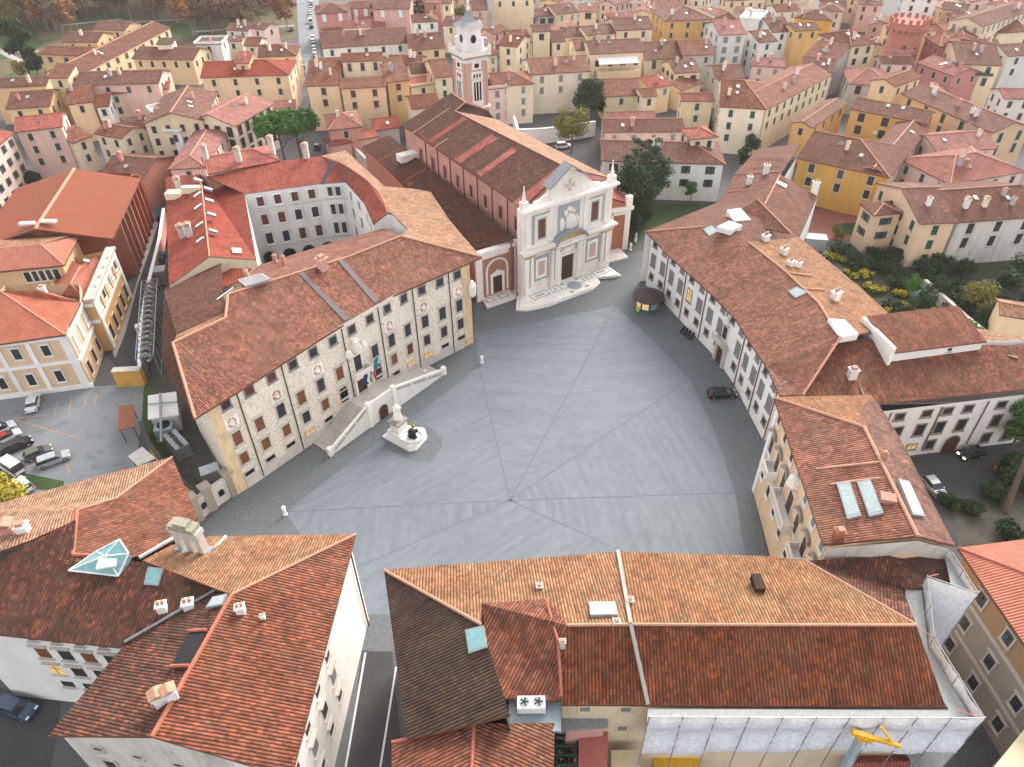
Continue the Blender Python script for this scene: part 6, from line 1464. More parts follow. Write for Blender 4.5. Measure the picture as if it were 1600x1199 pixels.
h('little pavilion with dark red pyramid roof below the rose hipped house',(515,229),(551,222),6.,5,'w_salmon','tile_red',kind='h',win=None,ch=0)
h('low shed with bright red roof and pale green wall beside the nave',(586,204),(626,199),(592,185),5.5,'w_grey','tile_red',win=None,ch=0)
h('brown roofed house tucked behind the church choir',(643,171),(690,166),12.,9.5,'w_cream','tile_old',win=None,ch=0)
h('small light red roof between the shed and the rose hipped house',(559,219),(592,213),6.,5,'w_pink','tile_red',win=None,ch=0)
# ---------------------------------------------------------------- red crenellated tower
tw=thing('brick_tower','round red brick tower with crenellated top among the houses at the upper right','tower',P(1400,120),None)
plaster('red_brick',(.44,.17,.13),stain=.22)
tb=P(1402,118,4.0); dq=ray(1398,30); ztop=H+dq.z/math.hypot(dq.x,dq.y)*math.hypot(tb.x,tb.y); print('brick tower',ztop)
mb=MB(); R0=5.2; c=V((tb.x,tb.y+3,0)); mb.lathe(c,[(R0,0),(R0,ztop-4),(R0*1.0,ztop-3.6),(R0*1.16,ztop-2.6),(R0*1.16,ztop-.6)],12); mb.build('shaft','red_brick',tw)
mb=MB()
for k in range(16): a=2*math.pi*k/16; mb.box(c+V((R0*1.1*math.cos(a),R0*1.1*math.sin(a),ztop)),(.6,1.0,1.3),0,a)
mb.build('battlement','red_brick',tw)
mb=MB()
for k in range(20): a=2*math.pi*k/20; mb.box(c+V((R0*1.1*math.cos(a),R0*1.1*math.sin(a),ztop-3.0)),(1.0,.45,1.0),0,a)
mb.build('corbel','red_brick',tw)
for a,z in((-1.9,ztop-8),(-1.2,ztop-8.5),(-1.6,ztop-14)):
    p=c+V((math.cos(a),math.sin(a),0))*(R0*.985); window(tw,(p.x,p.y,z),a+math.pi/2,.9,2.2,'dark','red_brick')
mb=MB(); mb.lathe(c+V((-1.5,-4.0,0)),[(3.4,0),(3.4,ztop-10),(3.8,ztop-9),(3.8,ztop-8)],10); mb.build('turret','red_brick',tw)
# ================================================================ ground surfaces
def struct(name,mb,mat): o=mb.build(name,mat); return tag(o,kind='structure')
def sheet(name,px,z,mat,world=False):
    mb=MB(); pts=[P(x,y,z) for x,y in px] if not world else [V((x,y,z)) for x,y in px]
    if nrm(pts).z<0: pts=pts[::-1]
    for tr in tessellate_polygon([pts]):
        q=[pts[i] for i in tr]; q=q if nrm(q).z>0 else q[::-1]; mb.face(q,0)
    return struct(name,mb,mat)
def ground_mat(name,c,var=.2,scale=.4,rough=.85,spots=None,spec=.25,fine=6):
    m,nt,b=nm(name); geo=nd(nt,'ShaderNodeNewGeometry'); pos=geo.outputs['Position']
    n1=noise(nt,pos,scale,5,.6); n2=noise(nt,pos,fine,3,.6)
    r=ramp(nt,[(.3,tuple(x*(1-var) for x in c)),(.7,tuple(x*(1+var) for x in c))]); nt.links.new(mathn(nt,'ADD',mathn(nt,'MULTIPLY',n1,.65),mathn(nt,'MULTIPLY',n2,.35)),r.inputs[0])
    col=r.outputs[0]
    if spots: col=mixc(nt,mathn(nt,'MULTIPLY',smooth(nt,noise(nt,pos,scale*2.3,4,.65),.52,.66),.8),col,spots)
    nt.links.new(col,b.inputs['Base Color']); b.inputs['Roughness'].default_value=rough; b.inputs['Specular IOR Level'].default_value=spec; MT[name]=m; return m
ground_mat('asphalt',(.065,.063,.067),.25,.3); ground_mat('asphalt_light',(.23,.245,.265),.15,.15,spots=(.17,.18,.19)); ground_mat('lawn',(.05,.085,.03),.4,.25); ground_mat('park_ground',(.14,.11,.06),.35,.06,spots=(.07,.10,.035)); ground_mat('soil',(.05,.055,.035),.4,.3); ground_mat('pavement_m',(.36,.33,.32),.15,.8); ground_mat('terra_court',(.30,.12,.09),.2,.5); ground_mat('yard_m',(.085,.08,.066),.4,.35,spots=(.05,.055,.035))
ground_mat('paint_white',(.7,.7,.7),.15,2); ground_mat('paint_orange',(.55,.30,.16),.2,2); ground_mat('joint',(.122,.144,.17),.15,1.0)
m,nt,b=nm('cobble'); geo=nd(nt,'ShaderNodeNewGeometry'); mp=nd(nt,'ShaderNodeMapping'); ln(nt,geo,'Position',mp,0); mp.inputs['Rotation'].default_value=(0,0,.84)
bt=nd(nt,'ShaderNodeTexBrick'); bt.inputs['Scale'].default_value=1.6; bt.inputs['Color1'].default_value=(.142,.16,.178,1); bt.inputs['Color2'].default_value=(.205,.228,.25,1); bt.inputs['Mortar'].default_value=(.05,.05,.05,1); bt.inputs['Mortar Size'].default_value=.03; bt.inputs['Bias'].default_value=-.1
ln(nt,mp,0,bt,0); n1=noise(nt,geo.outputs['Position'],.25,5,.65); 
col=mixc(nt,smooth(nt,n1,.45,.68),bt.outputs[0],(.128,.14,.146)); wet=mathn(nt,'MULTIPLY',smooth(nt,noise(nt,geo.outputs['Position'],.75,6,.75),.62,.72),.6); col=mixc(nt,wet,col,(.045,.05,.055)); nt.links.new(col,b.inputs['Base Color']); b.inputs['Roughness'].default_value=.8; MT['cobble']=m
m,nt,b=nm('paving'); uv=nd(nt,'ShaderNodeUVMap'); sx=nd(nt,'ShaderNodeSeparateXYZ'); ln(nt,uv,0,sx,0); geo=nd(nt,'ShaderNodeNewGeometry'); pos=geo.outputs['Position']
fl=mathn(nt,'FLOOR',mathn(nt,'DIVIDE',sx.outputs[0],.62)); wn=nd(nt,'ShaderNodeTexWhiteNoise',noise_dimensions='1D'); nt.links.new(fl,wn.inputs['W'])
cbv=nd(nt,'ShaderNodeCombineXYZ'); nt.links.new(fl,cbv.inputs[0]); nt.links.new(mathn(nt,'FLOOR',mathn(nt,'ADD',mathn(nt,'DIVIDE',sx.outputs[1],1.3),mathn(nt,'MULTIPLY',wn.outputs[0],5))),cbv.inputs[1]); w2=nd(nt,'ShaderNodeTexWhiteNoise',noise_dimensions='2D'); ln(nt,cbv,0,w2,0)
mpv=nd(nt,'ShaderNodeMapping'); ln(nt,uv,0,mpv,0); mpv.inputs['Scale'].default_value=(.9,.09,1); st_=noise(nt,mpv.outputs[0],1.0,4,.7)
bigp=noise(nt,pos,.05,3,.5); finep=noise(nt,pos,1.4,5,.7)
t=mathn(nt,'ADD',mathn(nt,'ADD',mathn(nt,'MULTIPLY',wn.outputs[0],.08),mathn(nt,'MULTIPLY',w2.outputs[0],.10)),mathn(nt,'ADD',mathn(nt,'MULTIPLY',st_,.34),mathn(nt,'ADD',mathn(nt,'MULTIPLY',bigp,.30),mathn(nt,'MULTIPLY',finep,.22))))
r=ramp(nt,[(.30,(.112,.135,.160)),(.56,(.162,.190,.220)),(.82,(.22,.248,.276))]); nt.links.new(t,r.inputs[0]); nt.links.new(r.outputs[0],b.inputs['Base Color']); b.inputs['Roughness'].default_value=.7; b.inputs['Specular IOR Level'].default_value=.3; MT['paving']=m
sheet('piazza',[(290,845),(372,772),(560,650),(740,534),(742,472),(806,452),(946,416),(985,395),(1005,392),(1012,446),(1069,506),(1127,570),(1196,690),(1178,766),(1215,960),(1100,1010),(700,1010),(612,1020),(548,1015),(500,960),(350,880)],0.0,'cobble')
# radiating panels of smooth paving
Cc=(797,782)
ring_=[(445,800),(560,712),(690,618),(748,572),(742,520),(830,505),(962,478),(1020,530),(1078,592),(1120,680),(1150,770),(1166,868),(1172,960),(950,960),(760,960),(560,960),(545,880)]
spokes=[(445,800),(745,545),(962,478),(1078,592),(1150,770),(1090,912),(552,893)]
wed=[([(445,800),(560,712),(690,618),(748,572)],(1,-.55)),([(748,572),(742,520),(830,505),(962,478)],(1,.04)),([(962,478),(1020,530),(1078,592)],(1,-.10)),([(1078,592),(1120,680),(1150,770)],(.35,1)),([(1150,770),(1166,868),(1172,960),(1165,950)],(.12,1)),([(1165,950),(760,960),(545,960),(535,897)],(1,-.62)),([(535,897),(480,850),(445,800)],(.03,1))]
for k,(pl,dr) in enumerate(wed):
    a=P(*Cc); bb=P(Cc[0]+dr[0]*20,Cc[1]+dr[1]*20); d=(bb-a); d.z=0; d.normalize(); n=V((-d.y,d.x,0))
    mb=MB(); pts=[P(x,y,.004) for x,y in [Cc]+pl]; pts=pts if nrm(pts).z>0 else pts[::-1]
    uv_=[((p.dot(n))+k*7.3,p.dot(d)) for p in pts]
    for tr in tessellate_polygon([pts]):
        q=[pts[i] for i in tr]; uu=[uv_[i] for i in tr]
        if nrm(q).z<0: q=q[::-1]; uu=uu[::-1]
        mb.face(q,0,uu)
    struct('paving_panel',mb,'paving')
def line(name,a,b,w,z,mat):
    p,q=P(*a,z),P(*b,z); d=(q-p); d.normalize(); n=V((-d.y,d.x,0))*w/2
    mb=MB(); mb.face([p-n,q-n,q+n,p+n]); return struct(name,mb,mat)
for x,y in((445,800),(748,572),(962,478),(1078,592),(1150,770),(1165,950),(535,897)): line('paving_band',Cc,(x,y),.17,.010,'joint')
for a,b in(((445,800),(560,712)),((560,712),(690,618)),((690,618),(748,572)),((748,572),(742,520)),((962,478),(1020,530)),((1020,530),(1078,592)),((1078,592),(1120,680)),((1120,680),(1150,770)),((1150,770),(1166,868))): line('paving_band',a,b,.22,.014,'joint')
sheet('fountain_paving',[(598,700),(606,683),(640,662),(672,668),(690,684),(690,700),(672,722),(640,718)],.02,'cobble')
# streets, car park, park, gardens
sheet('street',[(545,1018),(612,1018),(640,1300),(470,1300)],.0041,'asphalt'); sheet('pavement',[(545,1018),(566,1018),(533,1260),(470,1260)],.012,'cobble')
for a,b in(((571,1020),(539,1205)),((619,1042),(594,1200))): line('road_marking',a,b,.22,.016,'paint_white')
sheet('car_park',[(-120,650),(0,622),(145,605),(200,600),(228,600),(216,700),(250,740),(300,800),(150,780),(-120,820)],0,'asphalt_light')
for a,b in(((20,654),(68,650)),((45,652),(52,640)),((85,650),(90,625)),((107,645),(112,622)),((130,640),(135,620)),((147,636),(151,616)),((20,655),(130,687)),((40,692),(68,700)),((98,705),(108,740))): line('parking_line',a,b,.14,.008,'paint_orange')
sheet('lane',[(205,600),(163,552),(180,548),(206,470),(236,346),(262,330),(268,300),(290,270),(250,262),(232,300),(262,400),(258,440),(236,480),(226,600)],.004,'asphalt'); sheet('pavement',[(240,346),(248,348),(214,450),(196,520),(180,560),(176,550),(206,468)],.06,'pavement_m')
sheet('verge',[(225,598),(238,596),(240,640),(262,715),(285,745),(262,742),(235,700),(222,650)],.01,'lawn'); sheet('verge',[(30,738),(100,752),(98,770),(20,760)],.02,'lawn'); sheet('verge',[(0,715),(10,712),(38,742),(0,752)],.015,'lawn')
sheet('yard',[(236,480),(262,480),(345,770),(372,773),(300,810),(236,660)],.008,'yard_m')
sheet('street',[(1415,716),(1620,686),(1700,800),(1500,860),(1440,790)],.004,'asphalt'); sheet('yard',[(1490,800),(1620,760),(1700,860),(1500,858)],.008,'yard_m')
sheet('street',[(-60,1060),(95,1098),(60,1300),(-200,1300)],.004,'asphalt')
sheet('road',[(461,-40),(498,-40),(498,40),(503,140),(478,170),(455,170),(470,120)],.004,'asphalt_light')
sheet('park',[(-300,-60),(462,-60),(466,60),(300,75),(100,130),(-300,190)],0.0,'park_ground')
for px in([(0,45),(50,40),(70,72),(0,95)],[(110,28),(190,20),(215,28),(120,38)],[(230,40),(330,36),(330,55),(300,62)],[(0,120),(60,100),(60,122),(0,125)],[(340,18),(400,12),(420,24),(350,30)]): sheet('park_lawn',px,.006,'lawn')
for a,b in(((-40,60),(40,100)),((95,40),(190,30)),((200,35),(330,28)),((0,83),(60,80)),((300,50),(460,40))): line('park_path',a,b,2.6,.012,'pavement_m')
sheet('court',[(850,235),(850,222),(935,210),(945,300),(955,340),(900,270)],.004,'asphalt'); sheet('side_street',[(1388,290),(1400,262),(1455,215),(1475,245),(1450,295)],.004,'asphalt')
sheet('lawn',[(950,330),(1060,318),(1130,318),(1015,362),(985,390),(960,380)],.004,'lawn'); sheet('lawn',[(1312,350),(1362,345),(1362,368),(1320,368)],.012,'lawn'); sheet('terrace_court',[(1258,325),(1345,333),(1362,372),(1300,375),(1255,372)],.006,'terra_court')
sheet('garden',[(1280,380),(1370,385),(1440,405),(1640,380),(1700,560),(1560,560),(1400,505)],.004,'soil')
# ================================================================ vegetation
def leafmat(name,c,var=.45,rnd=.25):
    m,nt,b=nm(name); geo=nd(nt,'ShaderNodeNewGeometry'); oi=nd(nt,'ShaderNodeObjectInfo'); pos=geo.outputs['Position']
    n=noise(nt,pos,.9,3,.6); n2=noise(nt,pos,6.0,2); t=mathn(nt,'ADD',mathn(nt,'ADD',mathn(nt,'MULTIPLY',n,.6),mathn(nt,'MULTIPLY',n2,.4)),mathn(nt,'MULTIPLY',mathn(nt,'SUBTRACT',oi.outputs['Random'],.5),rnd))
    r=ramp(nt,[(.25,tuple(x*(1-var) for x in c)),(.5,c),(.8,tuple(min(1,x*(1+var*1.2)) for x in c))]); nt.links.new(t,r.inputs[0]); nt.links.new(r.outputs[0],b.inputs['Base Color']); b.inputs['Roughness'].default_value=.75; b.inputs['Specular IOR Level'].default_value=.15; MT[name]=m
leafmat('leaf_dark',(.030,.055,.022)); leafmat('leaf_pine',(.05,.13,.022)); leafmat('leaf_cedar',(.034,.078,.038)); leafmat('leaf_olive',(.17,.165,.04)); leafmat('leaf_yellow',(.36,.30,.045)); leafmat('leaf_gold',(.30,.23,.07)); leafmat('leaf_rust',(.30,.14,.06),.4,.5); leafmat('leaf_brown',(.17,.115,.075),.4,.5); leafmat('leaf_green',(.07,.15,.03)); leafmat('flower_yellow',(.60,.48,.03),.3); plain('bark',(.14,.11,.085),.9); plain('bark_pale',(.30,.27,.23),.9)
def leaves(mb,clumps,n,s,rnd,flat=.6,mi=0):
    tot=sum(c[1]**2 for c in clumps)
    for c,r,sq in clumps:
        for _ in range(int(n*r*r/tot)+3):
            while True:
                u=V((rnd.uniform(-1,1),rnd.uniform(-1,1),rnd.uniform(-1,1)))
                if .15<u.length<1: break
            k=rnd.uniform(.55,1.06) if rnd.random()<.8 else rnd.uniform(.2,.6)
            d=u.normalized(); p=c+V((d.x*r*k,d.y*r*k,d.z*r*sq*k))
            nn=(d+V((rnd.gauss(0,.6),rnd.gauss(0,.6),rnd.gauss(0,.6)+.3))).normalized(); a=nn.orthogonal().normalized(); bb=nn.cross(a); an=rnd.uniform(0,6.28)
            a2=a*math.cos(an)+bb*math.sin(an); b2=nn.cross(a2); w=s*rnd.uniform(.6,1.4)
            mb.face([p-a2*w-b2*w*.55,p+a2*w*.2-b2*w*.7,p+a2*w+b2*w*.4,p-a2*w*.1+b2*w*.7],mi)
def limbs(mb,base,top,r,rnd,n=6,spread=2.5,mi=0):
    mid=base.lerp(top,.55)+V((rnd.uniform(-.3,.3),rnd.uniform(-.3,.3),0)); mb.tube(base,mid,r,8,mi,r*.7); mb.tube(mid,top,r*.7,7,mi,r*.25)
    for i in range(n):
        a=6.28*i/n+rnd.uniform(-.4,.4); q=base.lerp(top,rnd.uniform(.42,.75)); e=q+V((math.cos(a)*spread*rnd.uniform(.6,1.1),math.sin(a)*spread*rnd.uniform(.6,1.1),spread*rnd.uniform(.35,.9))); mb.tube(q,e,r*.38,6,mi,r*.1)
        for _ in range(2): mb.tube(q.lerp(e,.6),e+V((rnd.uniform(-1,1),rnd.uniform(-1,1),rnd.uniform(0,1)))*spread*.35,r*.18,5,mi,r*.06)
def tree(label,cat,base,hgt,rad,leaf,kind='round',n=2600,s=.28,seed=1,name='tree',group=None,bark='bark',at=None):
    rnd=random.Random(seed); b=P(*base) if at is None else V(at); t=thing(name,label,cat,b,group)
    mb=MB(); cl=[]; top=b+V((0,0,hgt*.9))
    if kind=='round':
        limbs(mb,b,top,max(.12,hgt*.022),rnd,7,rad*.8)
        for i in range(16):
            a=rnd.uniform(0,6.28); q=rnd.uniform(0,1)**.6*rad*.66; z=hgt*(.42+.5*rnd.random()); f=1-abs((z/hgt)-.62)*1.1
            cl.append((b+V((math.cos(a)*q*f,math.sin(a)*q*f,z)),rad*rnd.uniform(.26,.46),.8))
    elif kind=='umbrella':
        limbs(mb,b,top-V((0,0,hgt*.12)),.34,rnd,9,rad*.75)
        for i in range(30):
            a=rnd.uniform(0,6.28); q=rnd.uniform(0,1)**.5*rad*.74; cl.append((b+V((math.cos(a)*q,math.sin(a)*q,hgt*.70+rad*.55*math.sqrt(max(0,1-(q/rad)**2))*rnd.uniform(.45,1.0))),rad*rnd.uniform(.26,.38),.8))
    elif kind=='conifer':
        mb.tube(b,b+V((0,0,hgt)),.22,7,0,.04); k=11
        for i in range(k):
            z=hgt*(.12+.86*i/k); rr=rad*(1-i/k)**.85+.15; m_=max(4,int(8*(1-i/k)))
            for j in range(m_):
                a=6.28*j/m_+i*.7+rnd.uniform(-.2,.2); cl.append((b+V((math.cos(a)*rr*.6,math.sin(a)*rr*.6,z-rr*.12)),rr*.48,.5)); mb.tube(b+V((0,0,z)),b+V((math.cos(a)*rr,math.sin(a)*rr,z-rr*.2)),.05,5,0,.02)
    elif kind=='cedar':
        limbs(mb,b,top,.34,rnd,8,rad*.7)
        for lv in range(6):
            z=hgt*(.34+.11*lv); rr=rad*(1.0-.11*lv)
            for j in range(6): a=6.28*j/6+lv*.9+rnd.uniform(-.3,.3); q=rr*rnd.uniform(.35,.8); cl.append((b+V((math.cos(a)*q,math.sin(a)*q,z+rnd.uniform(-.4,.4))),rr*rnd.uniform(.26,.36),.38))
    elif kind=='bare':
        limbs(mb,b,b+V((0,0,hgt)),hgt*.013,rnd,11,rad*.9)
        for i in range(14):
            a=rnd.uniform(0,6.28); q=rnd.uniform(.1,.8)*rad; cl.append((b+V((math.cos(a)*q,math.sin(a)*q,hgt*rnd.uniform(.45,1.0))),rad*.4,.9))
    elif kind=='bush':
        mb.tube(b,b+V((0,0,hgt*.5)),.08,6,0,.03)
        for i in range(9): a=rnd.uniform(0,6.28); q=rnd.uniform(0,.6)*rad; cl.append((b+V((math.cos(a)*q,math.sin(a)*q,hgt*rnd.uniform(.3,.7))),rad*rnd.uniform(.3,.5),.8*hgt/(2*rad)+.3))
    mb.build('trunk' if kind!='bush' else 'stem',bark,t)
    mb=MB(); leaves(mb,cl,n,s,rnd); 
    mb.build('crown' if kind!='bush' else 'foliage',leaf,t)
    return t
tree('umbrella pine with a broad flat dark green crown behind the courtyard building, left one','tree',(447,258),12.6,7.2,'leaf_pine','umbrella',9000,.33,3)
tree('umbrella pine with a smaller crown, right of the broad one','tree',(472,252),13.0,6.2,'leaf_pine','umbrella',7000,.33,4)
tree('tall dark evergreen tree by the park beside the yellow wing','tree',(47,118),19,6.0,'leaf_dark','round',4200,.4,5)
tree('lower dark evergreen in front of the tall one by the yellow wing','tree',(62,125),11,4.6,'leaf_dark','round',2800,.38,6)
tree('yellowing small tree beside the two dark evergreens','tree',(38,128),7,3.4,'leaf_gold','round',1600,.3,7)
tree('dark green shrub at the foot of the pink house','shrub',(52,292),5,3.2,'leaf_dark','bush',1800,.25,8,name='shrub')
tree('dark green oak beside the long cream house','tree',(922,190),11.5,6.4,'leaf_dark','round',5200,.32,9)
tree('yellow green deciduous tree standing in the car court','tree',(893,238),12.0,6.0,'leaf_olive','round',3600,.26,10)
tree('large blue green cedar in front of the white villa','tree',(1003,322),17,8.2,'leaf_cedar','cedar',6500,.27,11)
tree('dark evergreen between the church and the cedar','tree',(980,364),16.0,6.2,'leaf_dark','round',5200,.27,12)
tree('dark fir in front of the cream house with the rose roof','tree',(1097,200),10,3.2,'leaf_dark','conifer',2600,.22,13,name='fir_tree')
tree('tall conifer among the roofs at the top centre','tree',(656,46),16,5.0,'leaf_dark','conifer',2600,.4,14,name='fir_tree')
tree('small green tree against the white villa wall','tree',(1077,318),5.5,1.8,'leaf_green','round',900,.2,15)
tree('dark green hedge tree at the corner of the white villa','tree',(1158,268),6.5,2.6,'leaf_dark','round',1500,.25,16)
tree('second dark hedge tree further up the lane by the villa','tree',(1172,250),7,2.6,'leaf_dark','round',1500,.25,17)
tree('bright green pine crown cut by the right edge','tree',(0,0),9.5,3.6,'leaf_green','round',4200,.22,18,at=(P(1608,655,6.5).x,P(1608,655,6.5).y,0))
tree('yellow leaved tree at the lower left edge beside the car park','tree',(0,0),8,4.2,'leaf_yellow','round',3600,.22,19,at=(P(4,768,5).x,P(4,768,5).y,0))
tree('orange brown bush in a garden behind the low outbuilding','shrub',(1043,165),4.5,3.0,'leaf_rust','bush',900,.25,20,name='shrub')
tree('bare grey tree in front of the cream chimney house','tree',(146,262),9,4.2,'leaf_brown','bare',350,.2,21,bark='bark_pale')
tree('round green tree beside the tall yellow house at the top','tree',(846,22),11,5.0,'leaf_dark','round',1600,.4,22)
tree('small green tree left of the bell tower lantern','tree',(722,42),8,4.5,'leaf_olive','round',1000,.35,23)
tree('large pale green bush in the right hand garden','shrub',(1527,490),7.2,4.6,'leaf_olive','bush',4200,.2,24,name='shrub')
gp=[('dark bush under the wall of the peach house',1460,470,5,3.4,'leaf_dark'),('dark green bush at the foot of the stained house',1500,430,4.5,3.5,'leaf_dark'),('tall dark shrub left of the pale green bush',1435,490,6,3.0,'leaf_dark'),('dark tree at the right edge of the garden',1590,440,8,4.5,'leaf_dark'),('dark shrub below the pale green bush',1540,512,4.5,3.4,'leaf_dark'),('green shrub beside the garden path',1420,455,4.0,2.8,'leaf_green'),('dark shrub at the far right behind the low yellow house',1600,490,6,4.0,'leaf_dark'),('round shrub by the terrace lawn',1308,372,3.6,2.0,'leaf_olive'),('dark shrub by the garden shed wall',1350,420,3.5,3.0,'leaf_dark'),('low dark shrub between the flower rows',1395,445,3.0,3.2,'leaf_dark'),('dark ivy mound beside the glass frames',1440,520,3.8,3.0,'leaf_dark'),('tall green shrub at the garden end wall',1510,535,4.6,2.6,'leaf_green'),('dark shrub in the middle of the right hand garden',1560,455,6,4.2,'leaf_dark'),('dark shrub against the wall of the peach annex',1400,405,3.4,2.6,'leaf_dark')]
for i,(l,x,y,hh,rr,lf) in enumerate(gp): tree(l,'shrub',(x,y),hh,rr,lf,'bush',1700,.2,40+i,name='shrub',group='shrubs in the right hand garden')
for i,(a,b,l) in enumerate((((1292,405),(1362,418),'top row of yellow flowering bushes in the right garden'),((1320,432),(1362,438),'second row of yellow flowering bushes in the right garden'),((1350,455),(1412,462),'third row of yellow flowering bushes in the right garden'),((1384,490),(1442,488),'lowest row of yellow flowering bushes in the right garden'))):
    p,q=P(*a),P(*b); t=thing('flower_bed',l,'flower bed',p,'rows of yellow flowers'); rnd=random.Random(60+i); mb=MB(); k=int((q-p).length/.9)+2
    cl=[(p.lerp(q,u/(k-1))+V((rnd.uniform(-.8,.8),rnd.uniform(-1.3,1.3),rnd.uniform(.6,1.3))),rnd.uniform(.4,1.2),.8) for u in range(k)]
    leaves(mb,cl,900,.13,rnd); mb.build('flowers','flower_yellow',t); mb=MB(); leaves(mb,[(c-V((0,0,.35)),r*1.1,.7) for c,r,s in cl],900,.16,rnd); mb.build('foliage','leaf_dark',t)
for i,(x,y,hh,rr) in enumerate(((968,378,6.5,3.2),(988,366,6,3.0),(1000,352,5,2.8))): tree(('dark shrub at the foot of the evergreen, nearest the church','dark shrub under the cedar in the middle of the lawn edge','dark shrub below the cedar, nearest the villa')[i],'shrub',(x,y),hh,rr,'leaf_dark','bush',2200,.24,160+i,name='shrub')
gs_=tree('low dark green shrub packed among others in the right hand garden','shrub',(1330,412),2.6,2.6,'leaf_dark','bush',1300,.18,170,name='shrub',group='packed low shrubs in the right hand garden')
rnd=random.Random(33)
for i in range(34):
    u,v=rnd.random(),rnd.random(); a=P(1300,398).lerp(P(1560,395),u); b2=P(1400,500).lerp(P(1600,555),u); p=a.lerp(b2,v)
    copy_tree(gs_,None,p,rnd.uniform(0,6.28),rnd.uniform(.7,1.5))
# palm-like plant and leaning trunk at the right edge
tree('dark spreading plant beside the street at the right edge','shrub',(1568,750),4.2,3.2,'leaf_dark','bush',1700,.3,70,name='shrub')
tree('dark hedge bush at the kerb below the silver car','shrub',(1478,790),2.2,2.0,'leaf_dark','bush',1100,.18,71,name='shrub')
for i,(x,y,hh,rr) in enumerate(((1545,775,2.5,2.4),(1590,765,4.0,3.2),(1520,800,1.6,1.8),(1575,835,2.4,2.4))): tree(('dark shrub left of the leaning trunk','dark bush at the right edge above the leaning trunk','small dark shrub on the kerb corner of the walled yard','dark shrub under the leaning trunk')[i],'shrub',(x,y),hh,rr,'leaf_dark','bush',1300,.2,180+i,name='shrub')
tw_=thing('tree','tall leaning tree trunk at the right edge by the walled yard','tree',P(1570,800),None); mb=MB(); mb.tube(P(1570,800),P(1614,690,9),.45,8,0,.25); mb.build('trunk','bark',tw_)
mb=MB(); leaves(mb,[(P(1640,640,12)+V((i*1.2,0,0)),2.2,.7) for i in range(3)],700,.25,random.Random(4)); mb.build('crown','leaf_green',tw_)
# park of bare brown trees
proto=[tree('bare park tree with sparse rusty leaves among many like it','tree',(420,10),16,7.0,['leaf_rust','leaf_brown','leaf_brown','leaf_gold'][k],'bare',950,.5,80+k,group='bare autumn trees in the park',bark='bark_pale') for k in range(4)]
protoL=[WL[p.name].copy() for p in proto]
rnd=random.Random(11); cnt=0
for i in range(700):
    x=rnd.uniform(-330,452) if i<250 else rnd.uniform(-60,455); yy=rnd.uniform(-34,64) if i<250 else rnd.uniform(2,60)
    lim=62 if x>300 else (34 if x>140 else 112-.5*max(0,x)-(0 if x>0 else 0))
    if yy>lim or (20<x<80 and yy>60): continue
    if cnt>=285: break
    k=rnd.choice((0,0,1,1,1,2,3) if x<330 else (0,0,0,1,2)); p=P(x,yy); o=copy_tree(proto[k],None,p,rnd.uniform(0,6.28),rnd.uniform(.75,1.2)); cnt+=1
print('park trees',cnt)
# climbing plants beside the aisle wall
tree('green climbing plants along the garden wall beside the church aisle','plant',(598,262),3.2,2.6,'leaf_pine','bush',900,.2,90,name='climbing_plant'); tree('second clump of green climbers on the garden wall by the aisle','plant',(578,244),3.0,2.4,'leaf_pine','bush',800,.2,91,name='climbing_plant')
# ================================================================ statue, kiosk, vehicles, people, yard
def person_mesh(name,joints,edges,mat):
    me=bpy.data.meshes.new(name); me.from_pydata([j[0] for j in joints],edges,[]); o=bpy.data.objects.new(name,me); COL.objects.link(o)
    md=o.modifiers.new('s','SKIN'); 
    for v,j in zip(me.skin_vertices[0].data,joints): v.radius=j[1] if isinstance(j[1],tuple) else (j[1],j[1])
    me.skin_vertices[0].data[0].use_root=True
    sb=o.modifiers.new('b','SUBSURF'); sb.levels=1; sb.render_levels=1
    dg=bpy.context.evaluated_depsgraph_get(); m2=bpy.data.meshes.new_from_object(o.evaluated_get(dg)); bpy.data.objects.remove(o)
    m2.materials.clear(); m2.materials.append(MT[mat]); m2.polygons.foreach_set('use_smooth',[True]*len(m2.polygons)); return m2
def stand(bend=0.0,arm=0.25,lift=0.0):
    # pelvis, spine, chest, neck, head, legs, arms
    c=math.sin(bend); k=math.cos(bend)
    def up(h,x=0): return (x,-c*h,.92+k*h)
    J=[((0,0,.92),(.15,.11)),(up(.22),(.14,.10)),(up(.46),(.17,.11)),(up(.58),(.06,.06)),(up(.68),(.09,.10)),(up(.82),(.08,.09))]
    E=[(0,1),(1,2),(2,3),(3,4),(4,5)]
    for s in(-1,1):
        b=len(J); J+=[((s*.1,0,.86),(.09,.09)),((s*.12,-.03*(1+s),.48),(.065,.065)),((s*.13,.03*s,.09),(.045,.05)),((s*.14,-.12+.03*s,.04),(.045,.035))]; E+=[(0,b),(b,b+1),(b+1,b+2),(b+2,b+3)]
        b=len(J); sh=up(.50,s*.2); el=(s*(.25+arm*.3),sh[1]-.08,sh[2]-.27+lift*(s>0)*.3); ha=(s*(.24+arm*.2),sh[1]-.25,sh[2]-.45+lift*(s>0)*.75); hd=(ha[0],ha[1]-.08,ha[2]-.08)
        J+=[(sh,(.06,.06)),(el,(.045,.045)),(ha,(.034,.034)),(hd,(.04,.025))]; E+=[(2,b),(b,b+1),(b+1,b+2),(b+2,b+3)]
    return J,E
plain('skin',(.45,.28,.2),.6); plain('hivis',(.55,.75,.05),.6); plain('cloth_dark',(.03,.035,.05),.8); plain('cloth_red',(.45,.03,.03),.7); plain('cloth_blue',(.08,.12,.22),.8); plain('hair',(.03,.02,.015),.7); plain('reflective',(.75,.75,.7),.4)
